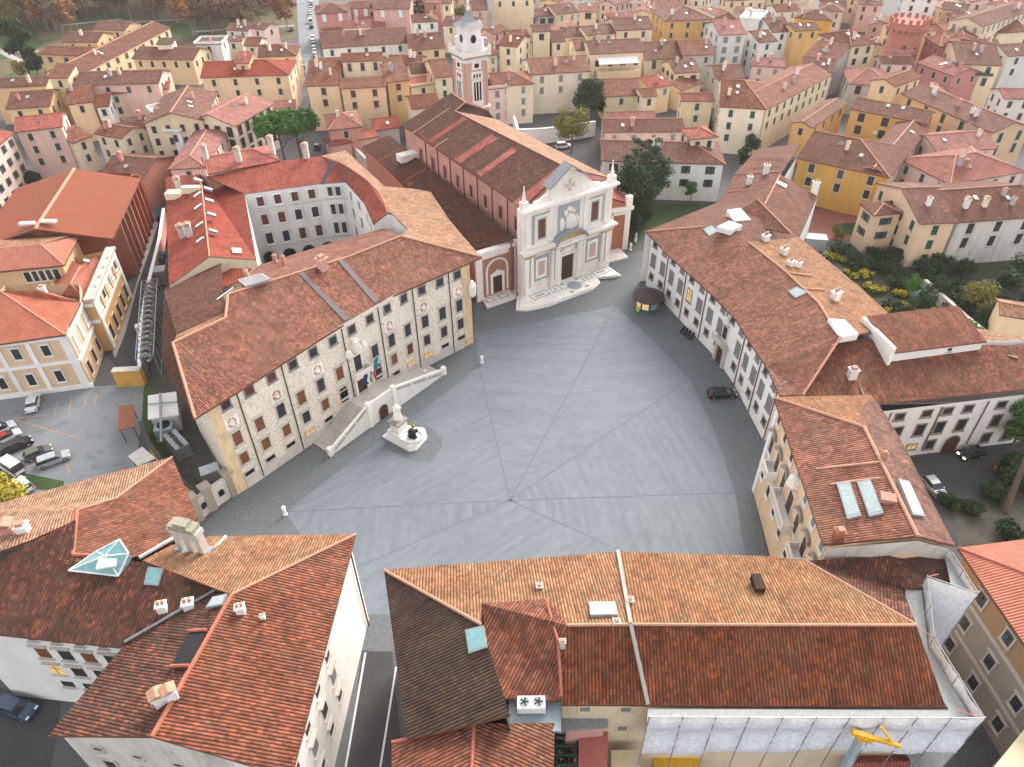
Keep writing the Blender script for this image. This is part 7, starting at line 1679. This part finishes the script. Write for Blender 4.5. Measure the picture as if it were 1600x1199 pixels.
def person(label,px,rz,top,low,bend=0.0,cat='person'):
    p=P(*px); t=thing('person',label,cat,p,None); t.rotation_euler=(0,0,rz)
    J,E=stand(bend); me=person_mesh('body',J,E,'skin'); o=bpy.data.objects.new('body',me); COL.objects.link(o); o.parent=t
    def part(name,idx,mat,g=1.18):
        m={i:n for n,i in enumerate(idx)}; JJ=[(J[i][0],tuple(r*g for r in J[i][1])) for i in idx]; EE=[(m[a],m[b]) for a,b in E if a in m and b in m]
        q=bpy.data.objects.new(name,person_mesh(name,JJ,EE,mat)); COL.objects.link(q); q.parent=t; return q
    part('jacket',[0,1,2,14-8,10][:3]+[10,11,12,18,19,20],top,1.2); part('trousers',[0,6,7,8,14,15,16],low,1.2)
    h=J[5][0]; mb=MB(); mb.lathe((h[0],h[1]+.02,h[2]+.02),[(.095,-.06),(.105,.0),(.08,.07),(.02,.1)],10); q=mb.build('hair','hair'); q.parent=t
    mb=MB(); hh=J[4][0]; 
    mb.tube((hh[0],hh[1]-.09,hh[2]+.02),(hh[0],hh[1]-.13,hh[2]-.02),.015,5); [mb.lathe((hh[0]+s*.04,hh[1]-.095,hh[2]+.05),[(.004,-.01),(.014,0),(.004,.01)],6,1) for s in(-1,1)]; mb.box((hh[0],hh[1]-.1,hh[2]-.06),(.05,.02,.012),1); q=mb.build('face',['skin','hair']); q.parent=t
    return t
person('person in a bright yellow vest standing left beside the statue base',(641,672),.6,'hivis','cloth_blue',.1); person('person in a bright yellow vest standing right beside the statue base',(647,673),-.4,'hivis','cloth_dark',.35)
person('person in a red jacket standing in the side street at the right edge',(1549,740),1.2,'cloth_red','cloth_dark',.1)
# statue on its stepped base
stt=thing('statue','white marble statue of a standing robed man on a pedestal with stepped fountain base','statue',P(632,692),None)
base=[(598,684),(618,669),(664,672),(668,686),(651,705),(640,707)]
mb=MB(); bp_=[P(x,y) for x,y in base]; mb.prism([p[:2] for p in bp_],.02,.4); cb_=sum(bp_,V((0,0,0)))/6
mb.prism([(cb_+(p-cb_)*.9)[:2] for p in bp_],.4,.75); mb.build('base','w_palewhite',stt)
pp=P(625,679); prz=frz(0)+.1
mb=MB(); mb.box(pp+V((0,0,1.0)),(2.7,2.5,.6),0,prz); mb.box(pp+V((0,0,2.0)),(1.9,1.7,1.6),0,prz); mb.box(pp+V((0,0,2.9)),(2.4,2.2,.3),1,prz); mb.build('pedestal',['marble','pietra'],stt)
J,E=stand(0,.35,.4); me=person_mesh('figure',[(j[0],tuple(r*1.25 for r in j[1])) for j in J],E,'marble'); o=bpy.data.objects.new('figure',me); COL.objects.link(o); o.parent=stt; o.location=pp+V((0,0,3.05))-wloc(stt); o.scale=(1.75,1.75,1.75); o.rotation_euler=(0,0,prz)
mb=MB(); mb.lathe(pp+V((0,.12,3.05)),[(.75,0),(.7,.5),(.55,1.4),(.62,2.0),(.5,2.5),(.2,2.62)],12,0,1.0,.6); mb.build('cloak','marble',stt)
bs=P(645,691); mb=MB(); mb.lathe(bs+V((0,0,.75)),[(1.4,0),(1.6,.5),(1.75,.65),(1.5,.65),(1.3,.4)],16,0,1.1,.8); mb.build('basin','w_palewhite',stt)
mb=MB(); mb.lathe(bs+V((0,0,1.1)),[(.5,0),(.7,.4),(.5,.9),(.55,1.2),(.3,1.5)],10,0); mb.tube(bs+V((-.5,0,1.7)),bs+V((.9,.4,2.1)),.28,8); mb.tube(bs+V((.4,-.5,1.2)),bs+V((.8,-.9,1.9)),.2,8); mb.build('bronze_figure','black',stt)
# kiosk
kc=P(1011,483); kk=thing('kiosk','round teal newspaper kiosk with dark low conical roof near the white building','kiosk',kc,None)
plain('teal',(.06,.12,.125),.5); plain('kiosk_roof',(.05,.03,.032),.6)
mb=MB(); mb.cyl(kc,2.3,.3,8); mb.cyl(kc+V((0,0,.3)),2.15,2.5,8,0); mb.build('body','teal',kk)
mb=MB(); mb.lathe(kc+V((0,0,2.75)),[(2.3,0),(3.0,.05),(3.0,.25),(1.6,.75),(.3,1.0),(.1,1.25)],16); mb.build('roof','kiosk_roof',kk)
for k in range(8):
    a=2*math.pi*(k+.5)/8; pz=kc+V((math.cos(a),math.sin(a),0))*2.0; pz.z=1.75; lit=k in(4,5)
    mb=MB(); mb.box(pz,(1.2,.12,1.5),0,a+math.pi/2); mb.build('window',[('glass_lit' if lit else 'blue_grey')] if 'glass_lit' in MT or not lit else [plain('glass_lit',(.5,.35,.15),.4,emit=(1,.68,.3),es=.2)],kk)
sg=thing('signboard','yellow advertising board leaning by the kiosk','sign',P(996,488),None); mb=MB(); c=P(996,488); mb.box(c+V((0,0,.75)),(.8,.08,1.3),0,-.9,Matrix.Rotation(.2,3,'X')); mb.build('panel','hivis',sg); mb=MB(); mb.box(c+V((0,.2,.5)),(.7,.05,1.0),0,-.9); mb.build('leg','metal_dark',sg)
bn_=thing('waste_bin','green waste bin between the kiosk and the white wall','bin',P(1032,474),None); mb=MB(); c=P(1032,474); mb.box(c+V((0,0,.6)),(1.1,.9,1.1),0,.6,None,1.1); mb.build('body','sh_green',bn_); mb=MB(); mb.box(c+V((0,0,1.2)),(1.3,1.1,.12),0,.6); mb.build('lid','sh_green',bn_)
# bollards and signs
for l,x,y,hh in(('white marble bollard at the corner of the paving below the palace',446,804,1.5),('white marble bollard in front of the palace right corner',753,567,1.3),('white marble bollard at the right foot of the palace stair',664,588,1.1),('white bollard on the lawn corner right of the church',985,391,1.5)):
    t=thing('bollard',l,'bollard',P(x,y),'marble bollards round the square'); mb=MB(); mb.lathe(P(x,y),[(.34,0),(.34,.15),(.24,.2),(.22,hh*.7),(.3,hh*.75),(.3,hh*.8)],10); mb.build('post','marble',t); mb=MB(); mb.lathe(P(x,y)+V((0,0,hh*.8)),[(.1,0),(.26,.12),(.3,.25),(.2,.42),(.05,.5)],10); mb.build('ball','marble',t)
t=thing('stone_figure','small white stone figure on the dark lawn right of the church','statue',P(993,378),None); mb=MB(); mb.box(P(993,378)+V((0,0,.4)),(.6,.6,.8)); mb.build('plinth','marble',t); mb=MB(); mb.lathe(P(993,378)+V((0,0,.8)),[(.25,0),(.2,.5),(.28,.9),(.12,1.1),(.16,1.3),(.05,1.5)],8); mb.build('figure','marble',t)
# ---------------------------------------------------------------- cars
plain('car_white',(.75,.76,.77),.25,spec=.5); plain('car_black',(.02,.02,.024),.2,spec=.5); plain('car_silver',(.45,.47,.5),.28,metal=.3,spec=.5); plain('car_red',(.35,.03,.03),.25,spec=.5); plain('car_olive',(.12,.12,.09),.25,spec=.5); plain('car_blue',(.05,.08,.14),.25,spec=.5); plain('tyre',(.02,.02,.02),.85); plain('rim',(.5,.5,.52),.4,metal=.6); plain('lamp_white',(.8,.8,.75),.2); plain('lamp_red',(.5,.02,.02),.3); plain('lamp_on',(1,.9,.7),.3,emit=(1,.85,.55),es=3)
def carproto(col,kind,roofc=None,lamp='lamp_white'):
    L,Wd,Ht={'hatch':(3.9,1.72,1.48),'sedan':(4.5,1.8,1.45),'suv':(4.5,1.85,1.68),'wagon':(4.6,1.8,1.5),'van':(4.9,1.95,1.95)}[kind]; h=L/2
    t=thing('parked_car','x','car',(0,0,0))
    low=[(-h,.38),(-h+.05,.72),(-h+.25,.90),(h-.95 if kind!='van' else h-.3,.92),(h-.25,.78),(h,.55),(h-.02,.28),(h-.5,.22),(-h+.4,.22)]
    r0={'hatch':-h+.15,'sedan':-h+.85,'suv':-h+.12,'wagon':-h+.12,'van':-h+.08}[kind]; r1=h-1.0 if kind!='van' else h-.45
    mb=MB(); 
    def ext(prof,w0,w1=None,mi=0):
        n=len(prof); a=[V((x,-w0(z)/2,z)) for x,z in prof]; b=[V((x,w0(z)/2,z)) for x,z in prof]
        mb.face(a,mi); mb.face(b[::-1],mi)
        for i in range(n): j=(i+1)%n; mb.face([a[j],a[i],b[i],b[j]],mi)
    ext(low,lambda z:Wd-.06 if z<.3 else (Wd if z<.85 else Wd-.12),None)
    ext([(r0+.32,Ht-.12),(r0+.45,Ht-.02),((r0+r1)/2,Ht),(r1-.75,Ht-.06),(r1-.85,Ht-.14)],lambda z:Wd-.42,None,1 if roofc else 0)
    b=mb.build('body',[col]+([roofc] if roofc else []),t); weld(b)
    mb=MB(); ext([(r0,.89),(r0+.30,Ht-.10),(r1-.80,Ht-.10),(r1,.90)],lambda z:Wd-.14 if z<1 else Wd-.44); g=mb.build('window','glass',t); weld(g)
    for sx in(-h+.78,h-.8):
        for sy in(-1,1):
            mb=MB(); mb.tube((sx,sy*(Wd/2-.22),.32),(sx,sy*(Wd/2-.0),.32),.32,12,0); mb.tube((sx,sy*(Wd/2-.02),.32),(sx,sy*(Wd/2+.01),.32),.19,10,1); mb.build('wheel',['tyre','rim'],t)
    for sy in(-1,1):
        mb=MB(); mb.box((h-.12,sy*(Wd/2-.3),.66),(.22,.4,.14)); mb.build('headlight',lamp,t); mb=MB(); mb.box((-h+.04,sy*(Wd/2-.2),.74),(.1,.28,.2)); mb.build('taillight','lamp_red',t)
        mb=MB(); mb.box((r1-.25,sy*(Wd/2+.06),.98),(.14,.16,.12)); mb.build('mirror',col,t)
    return t
PC={}
def car(label,px,dirpx,col,kind,group=None,roofc=None,lamp='lamp_white',z=0.01):
    k=(col,kind,roofc,lamp); p=P(*px,z); q=P(px[0]+dirpx[0],px[1]+dirpx[1],z); rz=math.atan2(q.y-p.y,q.x-p.x)
    if k not in PC: PC[k]=o=carproto(col,kind,roofc,lamp)
    else: o=copy_tree(PC[k])
    o.location=p; o.rotation_euler=(0,0,rz); WL[o.name]=p; o['label']=label
    if group: o['group']=group
    elif 'group' in o: del o['group']
    return o
cp='cars in the car park'
car('white saloon parked alone facing away beside the yellow building',(54,634),(5,-20),'car_white','sedan',cp)
car('silver estate car nearest the grass at the end of the car park row',(85,722),(22,-8),'car_silver','wagon',cp); car('dark olive car between the silver estate and the long black car',(62,712),(22,-9),'car_olive','hatch',cp); car('long black car in the car park row, left of the olive one',(27,701),(22,-10),'car_black','wagon',cp); car('white car with a red roof in the car park row',(14,687),(22,-10),'car_white','hatch',cp,'car_red'); car('white car cut by the left edge of the picture',(2,676),(22,-10),'car_white','suv',cp)
car('small white van at the edge of the grass beside the yellow tree',(20,733),(-14,-9),'car_white','van',cp); car('white car half hidden behind the yellow tree',(38,762),(-14,-12),'car_white','hatch',cp)
car('black estate car parked on the square beside the white building',(1127,619),(20,-1),'car_black','wagon'); car('silver grey car in the side street behind the orange palace',(1457,765),(12,14),'car_silver','hatch'); car('dark car with headlights on in the side street',(1515,713),(-18,5),'car_black','hatch',None,None,'lamp_on')
sc_='cars in the small street at the right'
car('white car parked at the top of the small pink street',(1437,244),(14,-8),'car_white','hatch',sc_); car('dark blue car below the white one in the small pink street',(1417,258),(12,-10),'car_blue','hatch',sc_); car('black car along the pink wall of the small street',(1446,272),(8,-14),'car_black','hatch',sc_); car('black car at the lower end of the small pink street',(1397,285),(18,2),'car_black','sedan',sc_)
car('white car parked in the court beside the yellow green tree',(880,231),(20,-2),'car_white','suv'); car('dark blue car in the street at the lower left corner',(28,1110),(24,8),'car_blue','wagon')
car('dark car parked in the lane behind the umbrella pines',(497,232),(4,-12),'car_blue','hatch')
fr='cars parked along the far road'
far_=[(486,3,'car_white'),(486,10,'car_blue'),(486,16,'car_silver'),(485,22,'car_white'),(486,27,'car_silver'),(487,44,'car_black'),(489,62,'car_white'),(489,67,'car_silver'),(490,72,'car_blue'),(491,77,'car_white'),(492,83,'car_white'),(493,89,'car_black')]
for i,(x,y,c) in enumerate(far_): car('%s car along the right kerb of the far road, %s from the top'%({'car_white':'white','car_blue':'blue','car_silver':'silver','car_black':'black'}[c],('first','second','third','fourth','fifth','sixth','eighth','ninth','tenth','eleventh','twelfth','thirteenth')[i]),(x,y),(0,-8) if i%2 else (0,8),c,'hatch',fr)
car('white van parked on the right kerb of the far road',(486,36),(0,8),'car_white','van',fr)
for l,x,y,c in(('grey car on the left side of the far road near its lower end',471,99,'car_silver'),('silver car just below the grey one on the left of the far road',474,107,'car_silver'),('blue car on the left of the far road beside the park trees',456,48,'car_blue'),('black car at the bottom of the far road by the peach house',474,118,'car_black')): car(l,(x,y),(1,-10),c,'hatch',fr)
# motor scooters
def scooter(label,px,rz,col,z=0.01):
    t=thing('scooter',label,'scooter',P(*px,z),'scooters by the white building' if col=='car_black' else None); b=P(*px,z); R=Matrix.Rotation(rz,3,'Z'); f=lambda x,y,zz: b+R@V((x,y,zz))
    for x in(-.62,.62):
        mb=MB(); mb.tube(f(x,-.05,.25),f(x,.05,.25),.25,12); mb.build('wheel','tyre',t)
    mb=MB(); mb.tube(f(-.75,0,.55),f(-.1,0,.5),.17,8); mb.tube(f(-.1,0,.32),f(.4,0,.32),.12,6); mb.tube(f(.4,0,.3),f(.52,0,1.0),.1,6); mb.slab([f(.42,-.22,.35),f(.42,.22,.35),f(.55,.2,.9),f(.55,-.2,.9)],.05); mb.build('body',col,t)
    mb=MB(); mb.tube(f(-.75,0,.78),f(-.05,0,.74),.14,8); mb.build('seat','cloth_dark',t); mb=MB(); mb.tube(f(.48,-.33,1.05),f(.48,.33,1.05),.03,6); mb.lathe(f(.56,0,.98),[(.05,-.06),(.09,0),(.05,.06)],8); mb.build('handlebar','metal_dark',t)
for i,(x,y) in enumerate(((1066,519),(1071,522),(1076,526),(1081,529))): scooter('black scooter in the short row by the white wall, %s from the left'%('first','second','third','fourth')[i],(x,y),.9,'car_black')
scooter('red scooter parked in the side street beside the person in red',(1553,733),1.0,'car_red')
# ---------------------------------------------------------------- yard, walls, plant west of the palace
def wallrun(label,px,h,th,mat,cap=None,name='boundary_wall',z0=0):
    t=thing(name,label,'wall',P(*px[0]),None); pts=[P(x,y) for x,y in px]
    mb=MB(); mc=MB()
    for i,(a,b) in enumerate(zip(pts,pts[1:])):
        d=b-a; l=d.length; rz=math.atan2(d.y,d.x); m=(a+b)/2; mb.box((m.x,m.y,h/2),(l+th*.8,th,h-.002*i),0,rz); mc.box((m.x,m.y,h+.06),(l+th*.8,th+.25,.14-.002*i),0,rz)
    mb.build('wall',mat,t); mc.build('coping',cap or 'stone',t); return t
wallrun('white coped wall along the lane west of the palace',[(262,345),(256,392),(238,470),(229,530),(227,598)],3.0,.4,'w_rose','w_palewhite')
wallrun('curved ochre wall round the machinery yard beside the car park',[(229,680),(240,710),(262,740),(290,768),(318,790)],2.6,.4,'w_ochre','sh_dark')
wallrun('orange wall piece at the end of the lane by the car park',[(190,602),(225,600)],3.2,1.0,'w_ochre','w_stain')
wallrun('wall between the church garden and the courtyard building',[(552,243),(600,290),(640,305)],3.0,.5,'w_stain','stone'); wallrun('pale garden wall at the back of the aisle garden',[(552,240),(612,222)],4.5,.5,'w_white','stone'); wallrun('white wall closing the car court behind the parked white car',[(810,226),(847,224.5),(877,221),(928,213)],4.2,.5,'w_palewhite','w_white'); wallrun('low white wall below the car court wall, beside the nave',[(803,203),(810,226)],4,.5,'w_palewhite','w_white'); wallrun('old stone wall along the right hand garden',[(1440,455),(1500,510),(1560,560)],2.4,.5,'w_stain','stone')
gt=thing('gate','rusticated gate with two stone piers and oval openings beside the palace corner','gate',P(345,785),None)
for x,y in((312,812),(333,795),(366,772)): mb=MB(); c=P(x,y); mb.box(c+V((0,0,2.2)),(1.1,1.1,4.4),0,.8); mb.box(c+V((0,0,4.5)),(1.5,1.5,.4),0,.8); mb.build('pier','w_taupe',gt)
for a,b in(((312,812),(333,795)),((333,795),(366,772))):
    p,q=P(*a),P(*b); d=q-p; rz=math.atan2(d.y,d.x); m=(p+q)/2; mb=MB(); mb.box((m.x,m.y,1.7),(d.length-1.1,.5,3.4),0,rz); mb.box((m.x,m.y,3.5),(d.length-1.1,.8,.25),0,rz); mb.build('panel','w_stain',gt)
    o=inst('opening',winmesh('arch',.8,1.1,('black','stone')),gt,V((m.x,m.y,2.0))+V((d.y,-d.x,0)).normalized()*.27,rz)
dk=thing('duct_rack','steel rack with a long row of white looping ducts beside the palace','ducts',P(240,540),None)
a,b=P(239,590),P(245,468); d=b-a; Ld=d.length; d.normalize(); n=V((-d.y,d.x,0))
mb=MB()
for s in(-1.4,1.4):
    for z in(.2,4.4): mb.tube(a+n*s+V((0,0,z)),b+n*s+V((0,0,z)),.08,6)
    for k in range(9): p=a+d*Ld*k/8+n*s; mb.tube(p,p+V((0,0,4.4)),.08,6)
for k in range(9): p=a+d*Ld*k/8; mb.tube(p+n*1.4+V((0,0,4.4)),p-n*1.4+V((0,0,4.4)),.08,6)
mb.build('frame','metal_grey',dk)
for k in range(15):
    p=a+d*Ld*(k+.5)/15; mb=MB(); r0=.75
    for j in range(9):
        a1=math.pi*1.5*j/9; a2=math.pi*1.5*(j+1)/9; mb.tube(p+n*r0*math.cos(a1)+V((0,0,3.6+r0*math.sin(a1))),p+n*r0*math.cos(a2)+V((0,0,3.6+r0*math.sin(a2))),.27,7)
    mb.tube(p+n*r0+V((0,0,3.6)),p+n*r0+V((0,0,.3)),.27,7); mb.build('duct','metal_grey',dk)
sh=thing('plant_shed','flat white roofed plant shed between the duct rack and the palace','shed',P(253,650),None)
q=[P(231,618,3.4),P(275,612,3.4),P(279,648,3.4),P(231,655,3.4)]; mb=MB(); mb.slab(q if nrm(q).z>0 else q[::-1],.25); mb.build('roof','w_white',sh); qi=inset(q,.3); walls(sh,[(p.x,p.y,3.2) for p in qi],'w_grey',0)
mb=MB(); mb.tube(P(250,615,3.9),P(252,690,3.9),.18,6); mb.tube(P(231,632,3.7),P(277,628,3.7),.12,6); mb.build('pipe','metal_grey',sh)
def unit(label,px,sz,mat,rz,fans=0):
    t=thing('chiller',label,'machine',P(*px),None); c=P(*px); R=Matrix.Rotation(rz,3,'Z'); mb=MB(); mb.box(c+V((0,0,sz[2]/2+.2)),sz,0,rz); mb.build('housing',mat,t)
    for k in range(fans):
        u=(k+.5)/fans-.5; mb=MB(); mb.cyl(c+R@V((u*sz[0],0,sz[2]+.2)),min(sz[1],sz[0]/max(fans,1))*.4,.1,14); mb.build('fan','black',t)
    mb=MB(); mb.box(c+V((0,0,.1)),(sz[0]+.2,sz[1]+.2,.2),0,rz); mb.build('base','metal_grey',t)
unit('grey chiller with one large fan in the machinery yard',(263,682),(2.6,2.4,2.2),'blue_grey',.2,1); unit('long grey chiller with a row of fans in the machinery yard',(281,703),(4.6,2.0,2.0),'metal_grey',-.8,5); unit('pale blue metal box standing in the yard by the palace corner',(332,746),(2.6,1.9,1.6),'car_silver',.5); unit('grey cabinet beside the white shed roof',(271,660),(2.0,1.6,1.8),'metal_grey',.1,0)
unit('small stack of grey tanks between the lane wall and the west wing',(255,440),(2.4,2.6,2.8),'metal_grey',.2); unit('blue and white machine behind the lane wall by the west wing',(252,412),(2.0,3.0,1.8),'car_blue',.2,2)
for l,px in(('flat brown car port roof at the edge of the car park',[(185,634),(209,632),(211,667),(184,673)]),('grey flat car port roof beside the ochre yard wall',[(200,713),(222,698),(243,716),(215,728)])):
    t=thing('car_port',l,'car port',P(*px[0]),None); q=[P(x,y,2.8) for x,y in px]; mb=MB(); mb.slab(q if nrm(q).z>0 else q[::-1],.15); mb.build('roof','w_stain' if 'grey' in l else 'tile_hall',t)
    for p in inset(q,.3): mb=MB(); mb.tube((p.x,p.y,0),(p.x,p.y,2.7),.07,6); mb.build('post','metal_dark',t)
for l,px in(('blue recycling bin against the lane wall',(222,553)),('white rubbish container against the lane wall',(222,518)),('dark rubbish container at the end of the lane',(206,590))):
    t=thing('waste_bin',l,'bin',P(*px),'rubbish containers in the lane'); c=P(*px); mb=MB(); mb.box(c+V((0,0,.65)),(1.5,1.2,1.2),0,.3,None,1.08); m_={'b':'flag_blue','w':'white_paint','d':'metal_dark'}[l[0]]; mb.build('body',m_,t); mb=MB(); mb.box(c+V((0,0,1.32)),(1.7,1.4,.14),0,.3); mb.build('lid',m_,t)
gs=thing('greenhouse_frame','small glazed garden frames beside the flower rows','greenhouse',P(1447,465),None)
for k,(x,y) in enumerate(((1432,462),(1446,455),(1452,470))):
    c=P(x,y); mb=MB(); mb.box(c+V((0,0,.7)),(2.6,1.8,1.4),0,.4); mb.build('pane','skylight',gs)
sd_=thing('garden_shed','small pale blue shed at the corner of the terrace garden','shed',P(1270,388),None); c=P(1270,388); mb=MB(); mb.box(c+V((0,0,1.3)),(4.2,2.4,2.6),0,-.2); mb.build('wall','car_silver',sd_); mb=MB(); mb.box(c+V((0,0,2.7)),(4.6,2.8,.2),0,-.2); mb.build('roof','lead',sd_)
# street lamps and far filler houses
WN={'w_cream':'cream','w_lemon':'pale yellow','w_peach':'peach','w_pink':'pink','w_buff':'buff','w_white':'white','w_salmon':'salmon'}; RN={'tile_brown':'brown','tile_old':'red brown','tile_rose':'rose'}
rnd=random.Random(21); foot=[]
for l,q in HREF.items():
    c=sum(q['E'],V((0,0,0)))/4; foot.append((c.x,c.y,math.hypot(q['L'],q['D'])/2*.82,l))
mains=[(-12,150,30),(0,180,12),(-40,110,40),(20,140,14)]
used=set(); nf_=0
for gy in range(205,520,11):
    for gx in range(-60,420,13):
        x=gx+rnd.uniform(-3,3); y=gy+rnd.uniform(-3,3); L=rnd.uniform(9,14); D=rnd.uniform(8,11); z=rnd.uniform(7,11)+(2 if y>330 else 0)
        cv_=V((x,y,z))-CAM; zc_=cv_.dot(CW); px=800+F*cv_.dot(CR)/zc_; py=599.5-F*cv_.dot(CU)/zc_
        if not(-20<px<1640 and -45<py<150): continue
        if px<500 or 840<px<960 and py>90 or (1380<px<1480 and py>150): continue
        r=math.hypot(L,D)/2*.85
        if any((x-a)**2+(y-b)**2<(r+c)**2 for a,b,c,_ in foot): continue
        if nf_>=75: continue
        near=min([f for f in foot if len(f[3])>5],key=lambda f:(f[0]-x)**2+(f[1]-y)**2+ (0 if f[1]<y else 900))
        short=' '.join(near[3].split()[:5]); 
        for cut in(' with',' and',' behind',' of',' in',' a',' below',' by',' right',' its',' on',' wall',' at'):
            if short.endswith(cut): short=short[:-len(cut)]
        w=rnd.choice(list(WN)); rf=rnd.choice(('tile_brown','tile_brown','tile_old','tile_old','tile_rose'))
        lab='plain %s house with %s roof just behind the %s'%(WN[w],RN[rf],short)
        if lab in used:
            w=[k for k in WN if 'plain %s house with %s roof just behind the %s'%(WN[k],RN[rf],short) not in used][:1]
            if not w: continue
            w=w[0]; lab='plain %s house with %s roof just behind the %s'%(WN[w],RN[rf],short)
        used.add(lab); a=rnd.choice((-.25,-.1,.15,.9,1.2))*1.0
        d=V((math.cos(a),math.sin(a),0)); n=V((-d.y,d.x,0)); e1=V((x,y,z))-d*L/2-n*D/2; e2=e1+d*L
        def pj(v): c=v-CAM; k=c.dot(CW); return (800+F*c.dot(CR)/k,599.5-F*c.dot(CU)/k)
        house(lab,pj(e1),pj(e2),D,z,w,rf,win=(rnd.choice(('green','dark','greyc','brown')),2,3.6),ch=rnd.choice((0,1,2)),kind=rnd.choice('gghr'))
        foot.append((x,y,r,'')); nf_+=1
print('fillers',nf_)
# ---------------------------------------------------------------- haze
m=bpy.data.materials.new('haze'); m.use_nodes=True; nt=m.node_tree; nt.nodes.clear(); out=nt.nodes.new('ShaderNodeOutputMaterial'); pv=nt.nodes.new('ShaderNodeVolumePrincipled'); pv.inputs['Color'].default_value=(.95,.88,.86,1); pv.inputs['Density'].default_value=.00013; pv.inputs['Anisotropy'].default_value=.2; nt.links.new(pv.outputs[0],out.inputs['Volume']); MT['haze']=m
mb=MB(); mb.box((0,350,38.5),(2600,1700,81)); mb.build('haze','haze'); tag(bpy.data.objects['haze'],kind='stuff')

q=HREF['house with dark brown roof, a satellite dish and green doors']; c=q['E'][0].lerp(q['E'][1],.62)+q['n']*q['D']*.42+V((0,0,q['D']*.42*q['pitch']+1.0))
mb=MB(); mb.tube(c-V((0,0,1.2)),c,.06,5); mb.lathe(c,[(.05,-.25),(.6,-.1),(.95,.15)],14); mb.build('satellite_dish','white_paint',q['roof'])
q=HREF['yellow house with green shutters and a long balcony']; e1,e2=q['E'][0],q['E'][1]; d=q['d']; m_=e1.lerp(e2,.55)-q['n']*.3; rz=math.atan2(d.y,d.x)
mb=MB(); mb.box((m_.x,m_.y,q['z']-3.0),(q['L']*.6,1.2,.18),0,rz); mb.box((m_.x-q['n'].x*.55,m_.y-q['n'].y*.55,q['z']-2.5),(q['L']*.6,.06,.9),1,rz); mb.build('balcony',['stone','metal_dark'],q['root'])
gy=thing('pergola','dark green pergola over the narrow yard beside the roof terrace','pergola',P(885,1170),None)
for y in(1150,1165,1180,1195):
    a,b=P(868,y,8.5),P(904,y,8.5); mb=MB(); mb.tube(a,b,.13,6); mb.build('beam','sh_green',gy)
for x in(869,903):
    a,b=P(x,1146,8.3),P(x,1215,8.3); mb=MB(); mb.tube(a,b,.13,6); mb.build('rail','sh_green',gy)
mb=MB(); a=P(885,1170,7.2); leaves(mb,[(a+V((i*.5-.6,j*1.1-1.5,0)),.9,.6) for i in range(3) for j in range(4)],700,.16,random.Random(8)); mb.build('foliage','leaf_dark',gy)
plain('ground_m',(.11,.11,.115),.9)
mb=MB(); mb.face([(-1250,-450,-.05),(1250,-450,-.05),(1250,1150,-.05),(-1250,1150,-.05)]); tag(mb.build('ground','ground_m'),kind='structure')
# ================================================================ light, sky, render settings
w=bpy.data.worlds.new('World'); S.world=w; w.use_nodes=True; nt=w.node_tree
bg=nt.nodes['Background']; sky=nt.nodes.new('ShaderNodeTexSky'); sky.sky_type='NISHITA'; sky.sun_disc=False
SUN_EL=math.radians(32); SUN_AZ=math.radians(28)    # azimuth clockwise from +Y (ahead), to the right
sky.sun_elevation=SUN_EL; sky.sun_rotation=SUN_AZ; sky.dust_density=2.5; sky.air_density=1.2; sky.ozone_density=1.0
hs=nt.nodes.new('ShaderNodeHueSaturation'); hs.inputs['Saturation'].default_value=.12; nt.links.new(sky.outputs[0],hs.inputs['Color']); nt.links.new(hs.outputs[0],bg.inputs[0]); bg.inputs[1].default_value=.15
sl=bpy.data.lights.new('sun','SUN'); sl.energy=1.35; sl.angle=math.radians(30); sl.color=(1,.86,.70)
so_=bpy.data.objects.new('sun',sl); COL.objects.link(so_)
dv=V((math.sin(SUN_AZ)*math.cos(SUN_EL),math.cos(SUN_AZ)*math.cos(SUN_EL),math.sin(SUN_EL)))
so_.rotation_euler=dv.to_track_quat('Z','Y').to_euler()
S.view_settings.view_transform='Standard'; S.view_settings.look='None'; S.view_settings.gamma=1; S.view_settings.exposure=1.42
S.cycles.max_bounces=5; S.cycles.diffuse_bounces=2; S.cycles.glossy_bounces=2; S.cycles.transmission_bounces=2; S.cycles.volume_bounces=0
for m in list(bpy.data.meshes):
    if m.users==0 and m.name.startswith('tmp'): pass
